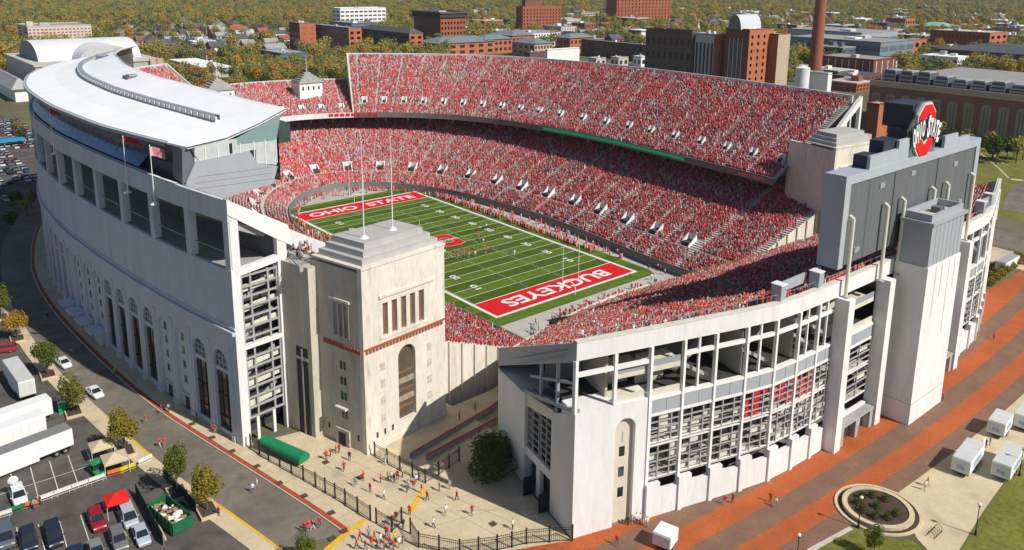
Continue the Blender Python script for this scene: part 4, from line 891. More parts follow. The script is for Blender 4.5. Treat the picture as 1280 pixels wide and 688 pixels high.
# grey rail boxes standing on the south rim
for x in (-36.6, -27.2, 37.5, 45.5):
    nm = {-36.6: 'grey upright camera box on the south rim, farther left of the scoreboard', -27.2: 'grey upright camera box on the south rim nearest the scoreboard left side', 37.5: 'grey upright camera box on the south rim just right of the scoreboard', 45.5: 'grey upright camera box on the south rim near the far end'}[x]
    t = thing('camera_box', nm, 'camera box', (x, -136, 29), 'boxes on the south rim')
    yy = float(np.interp(x, [p[0] for p in FAC], [p[1] for p in FAC]))
    MB().box(x-0.7, x+0.7, yy+0.3, yy+2.0, 28.3, 31.6).build('cabinet', PANEL, t); MB().box(x-0.8, x+0.8, yy+0.2, yy+2.1, 31.6, 31.75).build('lid', STEEL, t); MB().box(x+0.701, x+0.73, yy+0.6, yy+1.6, 29.3, 31.2).build('door', GSTEEL, t)
for a, c in ((-36.0, -27.9), (-26.5, -23.6), (38.2, 44.8)):
    t = thing('rim_screen', {-36.0: 'long grey metal screen between two boxes on the south rim', -26.5: 'short grey metal screen beside the scoreboard left edge', 38.2: 'long grey metal screen on the south rim right of the scoreboard'}[a], 'screen', ((a+c)/2, -135.5, 29), 'screens on the south rim')
    MB().box(a, c, -135.2, -134.9, 29.6, 31.2).build('panel', PANEL, t)
    for x in (a+0.3, c-0.3): MB().box(x-0.08, x+0.08, -135.35, -135.2, 28.0, 31.2).build('post', GSTEEL, t)
# ================================================================== portals in the stands
def portal(fn, zf, s, w0, w1, hw, name='entrance_portal', dz=1.0, par=ST):
    a = fn(s, w0); c = fn(s, w1); d = c-a; L_ = np.linalg.norm(d); d /= L_; nn = np.array([-d[1], d[0]])
    z0 = zf(w0, s); z1 = zf(w1, s); mb = MB()
    for sg in (-1, 1):
        o = a+nn*sg*hw
        P = [(o[0], o[1], z0-0.4), (o[0]+d[0]*L_, o[1]+d[1]*L_, z0-0.4), (o[0]+d[0]*L_, o[1]+d[1]*L_, z1+dz), (o[0]+d[0]*0.2, o[1]+d[1]*0.2, z0+0.25)]
        Q = [(p[0]+nn[0]*sg*0.35, p[1]+nn[1]*sg*0.35, p[2]) for p in P]
        mb.add(P+Q, [(0, 1, 2, 3), (7, 6, 5, 4), (3, 2, 6, 7), (0, 3, 7, 4), (2, 1, 5, 6)])
    B = a+d*L_; mb.add([(B[0]+nn[0]*sg*hw, B[1]+nn[1]*sg*hw, z) for sg in (-1, 1) for z in (z0-0.4, z1+dz)], [(0, 2, 3, 1)])
    p_ = mb.build(name, WPAINT, par, recalc=True)
    F = [(a[0]+d[0]*k*L_+nn[0]*sg*(hw-0.05), a[1]+d[1]*k*L_+nn[1]*sg*(hw-0.05)) for k, sg in ((0.15, -1), (0.97, -1), (0.97, 1), (0.15, 1))]
    MB().prism(F, z0-0.3, z1-0.35).build('opening', DARK, p_)
LP_S = []; _acc = 6.0; _pv = ptb(4.0, 0.16)
for s in np.arange(4.0, SL-4, 0.5):
    q = ptb(s, 0.16); _acc += float(np.hypot(*(q-_pv))); _pv = q
    if _acc >= 12.6 and 28 < s < SL-10: LP_S.append(float(s)); _acc = 0.0
LP_W = (0.132, 0.185)
for s in LP_S: portal(ptb, lambda w_, s_: zb(w_), s, LP_W[0], LP_W[1], 1.35, dz=1.5)
UP = []
for (s0, s1, W, zf) in DECKS:
    if s1 <= SA+1: continue
    for s in np.arange(s0+7, s1-3, 11.5):
        UP.append(s); portal(pt, zf, s, 0.575, 0.605, 0.72, dz=1.1)
# ================================================================== crowd
SHIRTS = np.array([(0.55, 0.085, 0.095), (0.46, 0.06, 0.07), (0.60, 0.16, 0.15), (0.34, 0.045, 0.055), (0.56, 0.30, 0.27), (0.50, 0.45, 0.43), (0.40, 0.34, 0.32), (0.25, 0.21, 0.21), (0.06, 0.055, 0.06), (0.10, 0.11, 0.17), (0.42, 0.33, 0.26), (0.32, 0.36, 0.42)])
SHP = np.array([0.20, 0.13, 0.12, 0.08, 0.09, 0.09, 0.10, 0.07, 0.04, 0.02, 0.045, 0.015]); SHP /= SHP.sum()
HEADS = np.array([(0.42, 0.26, 0.19), (0.50, 0.33, 0.25), (0.10, 0.06, 0.04), (0.22, 0.14, 0.08), (0.55, 0.03, 0.03), (0.70, 0.68, 0.66), (0.03, 0.03, 0.03)])
HP = np.array([0.30, 0.18, 0.16, 0.15, 0.14, 0.04, 0.03])
CROWDM = mat('crowd_cloth', (1, 1, 1), 0.9, 0.0, attr='col', spec=0.1)
def crowd(name, pts, dirs, label, tall=0.0):
    """pts Nx3 at the tread, dirs Nx2 facing; low-poly seated figures in one mesh"""
    N = len(pts); pts = np.asarray(pts, float); dirs = np.asarray(dirs, float)
    dirs /= np.linalg.norm(dirs, axis=1)[:, None]; rt = np.stack([dirs[:, 1], -dirs[:, 0]], 1)
    h = RNG.uniform(0.72, 1.0, N)+np.where(RNG.random(N) < 0.12, 0.35, 0.0)+tall; wd_ = RNG.uniform(0.17, 0.23, N)
    base = np.array([(-1, -0.7, 0), (1, -0.7, 0), (1, 0.9, 0), (-1, 0.9, 0), (-1.05, -0.5, 1), (1.05, -0.5, 1), (0.95, 0.45, 1), (-0.95, 0.45, 1)])
    hd = np.array([(0.55, 0, 0), (0, 0.6, 0), (-0.55, 0, 0), (0, -0.6, 0), (0, 0, 0.75), (0, 0, -0.8)])
    V = np.zeros((N, 14, 3))
    lx = base[None, :, 0]*wd_[:, None]; ly = base[None, :, 1]*wd_[:, None]*0.85
    V[:, :8, 0] = pts[:, None, 0]+lx*rt[:, None, 0]+ly*dirs[:, None, 0]; V[:, :8, 1] = pts[:, None, 1]+lx*rt[:, None, 1]+ly*dirs[:, None, 1]; V[:, :8, 2] = pts[:, None, 2]+base[None, :, 2]*h[:, None]
    hx = hd[None, :, 0]*0.22; hy = hd[None, :, 1]*0.22
    V[:, 8:, 0] = pts[:, None, 0]+hx*rt[:, None, 0]+hy*dirs[:, None, 0]; V[:, 8:, 1] = pts[:, None, 1]+hx*rt[:, None, 1]+hy*dirs[:, None, 1]; V[:, 8:, 2] = pts[:, None, 2]+h[:, None]+0.14+hd[None, :, 2]*0.19
    quads = np.array([(0, 1, 5, 4), (1, 2, 6, 5), (2, 3, 7, 6), (3, 0, 4, 7), (4, 5, 6, 7)]); tris = np.array([(8, 9, 12), (9, 10, 12), (10, 11, 12), (11, 8, 12), (9, 8, 13), (10, 9, 13), (11, 10, 13), (8, 11, 13)])
    o = (np.arange(N)*14)[:, None]
    lq = (quads.ravel()[None]+o); lt = (tris.ravel()[None]+o)
    loops = np.concatenate([lq, lt], 1).ravel().astype(np.int32)
    tot = np.tile(np.array([4]*5+[3]*8), N); st = np.concatenate([[0], np.cumsum(tot)[:-1]]).astype(np.int32)
    me = bpy.data.meshes.new(name); me.vertices.add(N*14); me.vertices.foreach_set('co', V.ravel()); me.loops.add(len(loops)); me.loops.foreach_set('vertex_index', loops)
    me.polygons.add(N*13); me.polygons.foreach_set('loop_start', st); me.update(calc_edges=True)
    ch = RNG.choice(len(SHIRTS), N, p=SHP)
    pat = np.sin(pts[:, 0]*0.31+pts[:, 2]*0.9)+np.sin(pts[:, 1]*0.23-pts[:, 2]*0.7+1.3)+np.sin((pts[:, 0]+pts[:, 1])*0.13+2.0)      # friends in matching red sit together
    ch = np.where((pat > 0.5) & (RNG.random(N) < 0.55), RNG.integers(0, 3, N), ch)
    c = SHIRTS[ch]*RNG.uniform(0.82, 1.27, (N, 1)); hc = HEADS[RNG.choice(len(HEADS), N, p=HP)]*RNG.uniform(0.8, 1.2, (N, 1))
    C = np.ones((N, 14, 4)); C[:, :8, :3] = c[:, None]; C[:, 8:, :3] = hc[:, None]; C = np.clip(C, 0, 0.85); C[..., 3] = 1
    at = me.color_attributes.new('col', 'FLOAT_COLOR', 'POINT'); at.data.foreach_set('color', C.ravel()); me.materials.append(CROWDM)
    ob = put(name, me); return tag(ob, label, 'crowd', kind='stuff')
AISLE = 10.2
def fill(fn, zf, s0, s1, W, portals, pw, ppl=0.50, occ=0.955, aisle=AISLE, skipw=()):
    pts = []; dirs = []
    for r in range(len(W)-1):
        wm = W[r]*0.45+W[r+1]*0.55
        if any(a < wm < c for a, c in skipw): continue
        S = np.linspace(s0, s1, max(2, int((s1-s0)/1.0))); P = np.array([fn(s, wm) for s in S]); d = np.concatenate([[0], np.cumsum(np.hypot(*np.diff(P, axis=0).T))])
        k = max(1.0, d[-1]/(s1-s0)*0+1.0); n_ = int(d[-1]/ppl); q = (np.arange(n_)+0.5)*ppl+RNG.normal(0, 0.07, n_)
        ss = np.interp(q, d, S); ok = RNG.random(n_) < occ
        ratio = d[-1]/(s1-s0)
        al = np.where((ss > SA-45) & (ss < SB+45) & (wm < 0.45), aisle*2, aisle)
        ok &= (np.abs((ss+al/2) % al-al/2) > 0.55/max(0.35, ratio)) | (RNG.random(n_) < 0.10)
        if pw and pw[0]-0.012 < wm < pw[1]+0.012:
            for sp_ in portals: ok &= np.abs(ss-sp_) > 1.9/max(0.35, ratio)
        ss = ss[ok]; X = np.interp(ss, S, P[:, 0]); Y = np.interp(ss, S, P[:, 1])
        I = np.array([np.interp(ss, S, np.array([fn(s, 0)[0] for s in S[::8]]) if False else P[:, 0]) for _ in (0,)])
        tx = np.gradient(P[:, 0]); ty = np.gradient(P[:, 1]); TX = np.interp(ss, S, tx); TY = np.interp(ss, S, ty)
        z = zf(W[r], (s0+s1)/2)
        pts.append(np.stack([X+RNG.normal(0, 0.05, len(X)), Y+RNG.normal(0, 0.05, len(X)), np.full(len(X), z)], 1)); dirs.append(np.stack([TY, -TX], 1))
    return np.concatenate(pts), np.concatenate(dirs)
SM = SL/2
p_, d_ = fill(ptb, lambda w_, s: zb(w_), 0.6, SM, WB[1:46], LP_S, LP_W, skipw=((0.118, 0.133),)); crowd('crowd', p_, d_, 'mass of red and white clad spectators filling the lower west stand')
p_, d_ = fill(ptb, lambda w_, s: zb(w_), SM, SL-0.6, WB[1:52], LP_S, LP_W, skipw=((0.118, 0.133),)); crowd('crowd', p_, d_, 'mass of red and white clad spectators filling the lower east stand')
(s0, s1, W, zf) = DECKS[2]; p_, d_ = fill(pt, zf, s0+0.8, s1-0.6, W[1:], UP, (0.575, 0.605)); crowd('crowd', p_, d_, 'mass of red clad spectators on the tall east upper deck')
(s0, s1, W, zf) = DECKS[1]; p_, d_ = fill(pt, zf, s0+0.8, s1-0.8, W[1:], UP, (0.575, 0.605))
ok = np.ones(len(p_), bool)
for px, py in ((-21.5, 123.5), (17.0, 124.5)): ok &= ~((np.abs(p_[:, 0]-px) < 6) & (np.abs(p_[:, 1]-py) < 5))
crowd('crowd', p_[ok], d_[ok], 'mass of red clad spectators on the low north deck around the pavilions')
(s0, s1, W, zf) = DECKS[0]; p_, d_ = fill(pt, zf, s0+0.6, s1-0.8, W[1:], UP, None); ok = (np.abs(p_[:, 1]+62) < 16) | (p_[:, 1] > 88) | ((p_[:, 2] < 30) & (p_[:, 1] > -77))
p2, d2 = fill(pt, lambda w_, s: zc(w_, 5.0)-0.35, 1.2, 14.8, np.linspace(0.83, 0.992, 16)[1:], UP, None)
crowd('crowd', np.concatenate([p_[ok], p2]), np.concatenate([d_[ok], d2]), 'mass of red clad spectators on the upper west deck below the press box')
pts = []; dirs = []
for r in range(2, len(WS)-2):
    P = np.array([ss_pt(t, WS[r]*0.5+WS[r+1]*0.5) for t in np.linspace(0.004, 0.996, 120)]); d = np.concatenate([[0], np.cumsum(np.hypot(*np.diff(P, axis=0).T))]); n_ = int(d[-1]/0.56); q = (np.arange(n_)+0.5)*0.56+RNG.normal(0, 0.07, n_)
    tt = q/d[-1]; ok = (RNG.random(n_) < 0.95) & (np.abs((tt*12.0+0.5) % 1-0.5) > 0.055*48/d[-1]); q = q[ok]
    X = np.interp(q, d, P[:, 0]); Y = np.interp(q, d, P[:, 1]); pts.append(np.stack([X, Y, np.full(len(X), ss_z(WS[r]))], 1)); dirs.append(np.stack([np.zeros(len(X)), np.ones(len(X))], 1)+RNG.normal(0, 0.1, (len(X), 2)))
p_ = np.concatenate(pts); d_ = np.concatenate(dirs); crowd('crowd', p_, d_, 'mass of spectators in the south stand, half in the scoreboard shadow')
# ================================================================== paving, road, lots
BS = [(-95.4, 79.5), (-99.6, 64.9), (-104.1, 43.3), (-105.6, 31.5), (-106.5, 17.7), (-106.7, 1.8), (-105.9, -17.6), (-104.5, -38.3), (-102.5, -56.9), (-99.3, -73.6), (-96.5, -87.9), (-94.3, -99.7), (-93.3, -106.6)]
LC = [(-100.7, 86.9), (-107.8, 64), (-111.5, 40), (-113.5, 15.6), (-113.6, -9.2), (-112.8, -28.1), (-110.9, -46.3), (-107.4, -75.5), (-104.4, -89.4), (-101.6, -103.9), (-100.6, -112), (-99.5, -130)]
def offset(P, d):
    out = []
    for i in range(len(P)):
        a = P[max(0, i-1)]; c = P[min(len(P)-1, i+1)]; v = (c[0]-a[0], c[1]-a[1]); l_ = math.hypot(*v); out.append((P[i][0]-v[1]/l_*d, P[i][1]+v[0]/l_*d))
    return out
def slab(name, pts, z0, z1, m, par=None):
    mb = MB().prism(pts, z0, z1); o = mb.build(name, m, par, recalc=True)
    if par is None: tag(o, kind='structure')
    return o
def band(name, A, B, z0, z1, m, par=None, side=True):
    mb = MB(); mb.strip([(*p, z1) for p in A], [(*p, z1) for p in B])
    if side: mb.strip([(*p, z0) for p in A], [(*p, z1) for p in A]); mb.strip([(*p, z1) for p in B], [(*p, z0) for p in B])
    o = mb.build(name, m, par, recalc=False)
    if o.data.polygons[0].normal.z < 0: o.data.flip_normals()
    if par is None: tag(o, kind='structure')
    return o
def chaikin(P, n=2):
    for _ in range(n):
        Q = [P[0]]
        for i in range(len(P)-1): a, c = P[i], P[i+1]; Q += [(a[0]*.75+c[0]*.25, a[1]*.75+c[1]*.25), (a[0]*.25+c[0]*.75, a[1]*.25+c[1]*.75)]
        P = Q+[P[-1]]
    return P
def resample(P, n_): return [tuple(along(P, t)) for t in np.linspace(0, 1, n_)]
BSs = resample(chaikin(BS), 60); LCs = resample(chaikin(LC), 60)
lot = sheet('parking_lot', [(-330, -190), (-99, -190), (-99.5, -120), (-104, -89), (-107, -75), (-112, -40), (-113, 0), (-110, 40), (-104, 70), (-97, 88), (-330, 88)], 0.004, LOTA)
mb = MB(); road = [(-88, 110)]+[tuple(p) for p in LCs]+[(-97, -107.4)]
band('road', resample(chaikin([(-72, 118), (-84, 104)]+BS), 70), resample(chaikin([(-80, 128), (-92, 110)]+LC[:-2]), 70), 0, 0.010, ASPH, side=False)
# north-west car parks and roads
sheet('far_parking_lot', [(-330, 88.5), (-100, 88.5), (-78, 128), (-60, 170), (-70, 330), (-330, 330)], 0.006, LOTA)
# stadium-side pavement
pav = [p for p in BSs]+[(-97.2, -107.7), (-97.5, -130), (-88, -117.2), (-79, -123.4), (-70.4, -127.6), (-65, -105), (-61, -100), (-62, -86), (-80, -80), (-95.5, -76.8)]+[tuple(outp(s)[0]-outp(s)[2]*0.3) for s in np.arange(4, 165, 6)]
bm = bmesh.new(); vs_ = [bm.verts.new((x, y, 0.13)) for x, y in pav]; es = [bm.edges.new((vs_[i], vs_[(i+1) % len(vs_)])) for i in range(len(vs_))]
bmesh.ops.triangle_fill(bm, edges=es, use_beauty=True)
for i in range(len(vs_)):
    a, c = vs_[i], vs_[(i+1) % len(vs_)]; bm.faces.new((bm.verts.new((a.co.x, a.co.y, 0)), bm.verts.new((c.co.x, c.co.y, 0)), c, a))
bmesh.ops.recalc_face_normals(bm, faces=bm.faces); me = bpy.data.meshes.new('pavement'); bm.to_mesh(me); bm.free(); me.materials.append(WALK)
up_ = sum(1 for p in me.polygons if p.normal.z > 0.5); dn_ = sum(1 for p in me.polygons if p.normal.z < -0.5)
if dn_ > up_: me.flip_normals()
PAV = tag(put('pavement', me), kind='structure')
band('brick_edging', BSs, offset(BSs, 0.75), 0, 0.142, mat('red_brick_edging', (0.36, 0.075, 0.03), 0.9, 0.15, 0.5), PAV)
band('kerb', offset(BSs, -0.18), BSs, 0, 0.136, CONC, PAV)
sheet('yellow_kerb', [(-93.2, -106.2), (-92.9, -107.2), (-97.2, -108.6), (-97.4, -107.7)], 0.145, YELL, parent=PAV); sheet('yellow_line', [(-90.0, -105.4), (-89.7, -106.3), (-93.0, -107.1), (-93.2, -106.2)], 0.145, YELL, parent=PAV)
sheet('yellow_line', [(-84.6, -108.2), (-83.9, -108.9), (-78.9, -105.4), (-79.2, -104.6)], 0.142, YELL, parent=PAV)
JNT = mat('pavement_joint', (0.29, 0.245, 0.19), 0.9, 0.1)
# joints between the pavement slabs
for k in range(0, 59, 2):
    p = BSs[k]; q = offset(BSs, 0.8)[k]; v = (q[0]-p[0], q[1]-p[1]); l_ = math.hypot(*v); v = (v[0]/l_, v[1]/l_); a = q; c = (q[0]+v[0]*3.6, q[1]+v[1]*3.6); t_ = (-v[1]*0.035, v[0]*0.035)
    if p[1] < 60: sheet('slab_joint', [(a[0]-t_[0], a[1]-t_[1]), (c[0]-t_[0], c[1]-t_[1]), (c[0]+t_[0], c[1]+t_[1]), (a[0]+t_[0], a[1]+t_[1])], 0.135, JNT, parent=PAV)
for (x0, y0, x1, y1) in ((-92.5, -86, -82.2, -89.5), (-91.5, -93, -81, -96), (-89.8, -100, -79, -104), (-87.6, -112, -70, -117), (-84, -92, -77.5, -121), (-88, -90, -83, -115), (-78.5, -106, -72.5, -125), (-79.5, -112, -68.5, -120.5)):
    v = (x1-x0, y1-y0); l_ = math.hypot(*v); t_ = (-v[1]/l_*0.035, v[0]/l_*0.035); sheet('slab_joint', [(x0-t_[0], y0-t_[1]), (x1-t_[0], y1-t_[1]), (x1+t_[0], y1+t_[1]), (x0+t_[0], y0+t_[1])], 0.1352, JNT, parent=PAV)
for (u, v) in ((240, 530), (265, 547), (290, 564), (321, 583), (349, 604), (380, 620), (414, 641), (407, 578), (616, 655), (415, 673), (430, 664), (450, 597)):
    g = G(u, v, 0.14); MB().prism([(g[0]-0.5, g[1]-0.5), (g[0]+0.5, g[1]-0.5), (g[0]+0.5, g[1]+0.5), (g[0]-0.5, g[1]+0.5)], 0.135, 0.15).build('drain_cover', mat('drain_iron', (0.10, 0.06, 0.04), 0.8, 0.2), PAV)
# verge west of the road: strip of pavement with tree pits
band('verge', offset(LCs, 0.1)[18:], offset(LCs, -2.7)[18:], 0, 0.12, WALK)
yl = [p for p in LCs if p[1] < -62]; 
band('yellow_kerb_line', offset(LCs, 0.12)[38:44], offset(LCs, -0.28)[38:44], 0, 0.13, YELL); band('yellow_kerb_line', offset(LCs, 0.12)[46:57], offset(LCs, -0.28)[46:57], 0, 0.13, YELL)
# brick plaza in front of the south stand, alternating bands
def arcY(y0): return [(x, y0+0.00072*(x-15)**2) for x in np.linspace(-100, 130, 47)]
bounds = [-129.0, -135.9, -139.4, -143.0, -146.6, -149.9, -152.8]
for k in range(6):
    A = arcY(bounds[k]); B = arcY(bounds[k+1])
    if k == 0:
        XS_ = [-79.5, -74]+[p[0] for p in FAC]+[80, 100, 130]; fy = lambda x: float(np.interp(x, [p[0] for p in FAC], [p[1] for p in FAC])) if -70.1 <= x <= 73.7 else (-127.5 if x > 73 else -126.2+(x+70)*-0.33)
        A = [(x, fy(x)+(0.3 if -70.2 < x < 73.8 else 0)) for x in XS_]; B = [(x, min(bounds[1]+0.00072*(x-15)**2, fy(x)-0.0)) for x in XS_]
    if k > 0: A = [(x, y) for x, y in A if x > -88]; B = [(x, y) for x, y in B if x > -88]
    band('brick_band', A, B, 0, 0.022, BRKO if k % 2 == 0 else BRKB, side=False)
E2 = arcY(-152.8)
pv2 = [(x, y) for x, y in E2 if -26 <= x <= 120]+[(120, -150), (60, -156.5), (1.2, -160), (-9.4, -161), (-20, -161.8), (-31.2, -163), (-40, -175), (-44, -175), (-33, -158), (-26, -153)]
sheet('plaza_pavement', pv2, 0.026, WALK)
sheet('lawn', [(-38, -175), (-31, -163.2), (-20, -162), (-9.4, -161.2), (1.2, -160.2), (60, -156.7), (120, -150.2), (120, -230), (-38, -230)], 0.03, LAWN)
sheet('lawn', [(-80, -230), (-60, -160), (-47, -149.9), (-38, -151.2), (-37, -155), (-34, -158), (-44, -176), (-60, -230)], 0.03, LAWN)
band('kerb_stone', [(-62, -160), (-47, -149.6), (-38.2, -150.9)], [(-62, -160.7), (-47, -150.3), (-38.2, -151.5)], 0, 0.14, CONC)
# round planting bed
RB = thing('round_planter', 'round concrete planting bed with dark soil on the brick plaza', 'planter', (-31.2, -151.6, 0))
def disc_ring(name, r0, r1, z0, z1, m, n_=40, par=RB, c=(-31.2, -151.6)):
    A = [(c[0]+r1*math.cos(2*math.pi*i/n_), c[1]+r1*math.sin(2*math.pi*i/n_)) for i in range(n_+1)]; B = [(c[0]+r0*math.cos(2*math.pi*i/n_), c[1]+r0*math.sin(2*math.pi*i/n_)) for i in range(n_+1)]
    mb = MB(); mb.strip([(*p, z0) for p in A], [(*p, z1) for p in A]); mb.strip([(*p, z1) for p in A], [(*p, z1) for p in B]); mb.strip([(*p, z1) for p in B], [(*p, z0) for p in B]); return mb.build(name, m, par, recalc=False)
disc_ring('outer_kerb', 5.55, 5.95, 0, 0.22, WALK); disc_ring('gravel_ring', 4.85, 5.55, 0, 0.10, SOIL); disc_ring('seat_wall', 4.2, 4.9, 0, 0.55, WALK)
MB().prism([(-31.2+4.25*math.cos(2*math.pi*i/36), -151.6+4.25*math.sin(2*math.pi*i/36)) for i in range(36)], 0.02, 0.4).build('soil', SOIL, RB)
# parking bay lines
u1 = np.array(G(0+204/5.377, 560+130/5.377)[:2]); u2 = np.array(G(0+233/5.377, 560+240/5.377)[:2]); STD = (u2-u1)/np.linalg.norm(u2-u1)     # stall direction
u3 = np.array(G(67.9, 596.7)[:2]); u4 = np.array(G(91.9, 589)[:2]); ROWD = (u4-u3)/np.linalg.norm(u4-u3)
def line2(a, c, w_=0.06, name='bay_line'):
    v = np.array(c)-np.array(a); l_ = np.linalg.norm(v); t_ = np.array([-v[1], v[0]])/l_*w_; a = np.array(a); c = np.array(c); return sheet(name, [tuple(a-t_), tuple(c-t_), tuple(c+t_), tuple(a+t_)], 0.016, PAINT, parent=lot)
line2(u3-ROWD*14, u4+ROWD*5)
for k in range(-5, 3): a = u3+ROWD*2.63*k; line2(a-STD*5.2, a+STD*5.2)
c0 = np.array(G(177, 669)[:2]); 
CARDIR = STD
for (ua, va, ub, vb) in ((188, 590, 158, 690), ): pass
for (u, v) in ((152, 655), (177, 664), (106, 660), (79, 668), (52, 672), (24, 676), (195, 660)):
    g = np.array(G(u, v)[:2]); line2(g-STD*3.4, g+STD*3.2)
# ================================================================== fences
def fence(name, label, pts, h=2.3, par=None, gap_posts=2.6, grp='iron fences round the stadium gate'):
    t = thing(name, label, 'fence', (*pts[0], 0.13), grp)
    for i in range(len(pts)-1):
        a = np.array(pts[i]); c = np.array(pts[i+1]); L_ = np.linalg.norm(c-a); k_ = max(1, round(L_/gap_posts))
        for k in range(k_+(1 if i == len(pts)-2 else 0)):
            p = a+(c-a)*k/k_; MB().box(p[0]-0.09, p[0]+0.09, p[1]-0.09, p[1]+0.09, 0.13, h+0.35).build('post', BLK, t)
        for k in range(k_):
            p = a+(c-a)*k/k_; q = a+(c-a)*(k+1)/k_
            for z in (0.35, h-0.35, h): MB().beam((*p, z), (*q, z), 0.05, 0.06).build('rail', BLK, t)
            mb = MB(); m_ = int(L_/k_/0.28)
            for j in range(1, m_): r_ = p+(q-p)*j/m_; mb.box(r_[0]-0.018, r_[0]+0.018, r_[1]-0.018, r_[1]+0.018, 0.2, h+0.1)
            tag(mb.build('pickets', BLK, t), kind='stuff')
fence('iron_fence', 'tall black iron fence beside the stair screen and the sidewalk', [(-94.9, -78.0), (-94.2, -83.3), (-91.7, -94.4), (-90.3, -100.9), (-89.4, -106.5)])
fence('iron_fence', 'black iron fence between the gate and the yellow line, with a bent end', [(-89.1, -107.6), (-88.4, -110.6), (-86.3, -109.8)])
fence('iron_fence', 'black iron fence in front of the plaza up to the white corner block', [(-86.6, -112.5), (-87.3, -115.6), (-84.0, -120.4), (-79.6, -122.9), (-75.7, -124.4), (-70.4, -127.9)])
fence('iron_fence', 'black iron fence between the beige tower and the ramp', [(-80.6, -92.9), (-79.6, -98.8), (-78.5, -104.2), (-75.8, -103.9), (-71.0, -102.7)])
# low walls of the ramp
for lab, A in (('low concrete ramp wall with red coping beside the beige tower', [(-76.5, -97.4), (-57, -93.4), (-42, -86)]), ('low concrete ramp wall with red coping nearer the round bush', [(-74.8, -99.4), (-57, -96.8), (-42, -90)])):
    t = thing('ramp_wall', lab, 'wall', (*A[0], 0), 'ramp walls'); Bq = offset(A, 0.35)
    z = [1.0, 0.4, -1.6]; z0 = [-0.1, -1.2, -3.2]
    mb = MB(); mb.strip([(*p, a) for p, a in zip(A, z0)], [(*p, a) for p, a in zip(A, z)]); mb.strip([(*p, a) for p, a in zip(Bq, z)], [(*p, a) for p, a in zip(Bq, z0)]); mb.build('wall', GREYC, t)
    mb = MB(); mb.strip([(*p, a+0.01) for p, a in zip(offset(A, -0.06), z)], [(*p, a+0.01) for p, a in zip(offset(A, 0.41), z)]); mb.build('coping', mat('coping_red', (0.30, 0.05, 0.04), 0.8, 0.1), t)
# ================================================================== lamp posts
def lamp(x, y, lab, h=5.0):
    t = thing('street_lamp', lab, 'street lamp', (x, y, 0), 'globe lamps on the plaza')
    MB().tube((x, y, 0), (x, y, 0.8), 0.2, 0.13, n=10).build('base', BLK, t); MB().tube((x, y, 0.8), (x, y, h-0.4), 0.075, 0.06, n=8).build('post', BLK, t)
    bm = bmesh.new(); bmesh.ops.create_icosphere(bm, subdivisions=2, radius=0.26, matrix=Matrix.Translation((x, y, h-0.15))); me = bpy.data.meshes.new('globe'); bm.to_mesh(me); bm.free(); me.materials.append(mat('lamp_globe', (0.78, 0.77, 0.72), 0.3, 0.0)); put('globe', me, t)
    MB().tube((x, y, h-0.5), (x, y, h-0.38), 0.16, n=8).build('collar', BLK, t)
for (u, v, lab) in ((1072.6, 660, 'black globe lamp post beside the round planting bed'), (1219, 669, 'black globe lamp post at the lawn edge, lower right'), (995, 709, 'black globe lamp post at the bottom of the brick plaza'), (1274, 595, 'black globe lamp post behind the food trailers')):
    g = G(u, v); lamp(g[0], g[1], lab)
# bicycle rack loops
g = G(1168, 667)
t = thing('bike_rack', 'dark metal bicycle rack of hoops on the plaza pavement', 'bike rack', (g[0], g[1], 0))
for k in range(5):
    x = g[0]+k*0.6-1.2; y = g[1]; mb = MB(); pr = None
    for i in range(9):
        a = math.pi*i/8; q = (x, y+0.5*math.cos(a), 0.03+0.85*math.sin(a)) if True else 0
        if pr: mb.tube(pr, q, 0.035, n=5, caps=False)
        pr = q
    mb.build('hoop', BLK, t)
MB().box(g[0]-1.4, g[0]+1.4, g[1]-0.55, g[1]-0.48, 0.03, 0.07).box(g[0]-1.4, g[0]+1.4, g[1]+0.48, g[1]+0.55, 0.03, 0.07).build('ground_rail', BLK, t)

sheet('concourse_ground', [(p[0], p[1]+0.32) for p in FAC]+[(70, -118), (-66, -118)], 0.016, mat('concourse_ground', (0.22, 0.18, 0.13), 0.9, 0.2, 0.3))
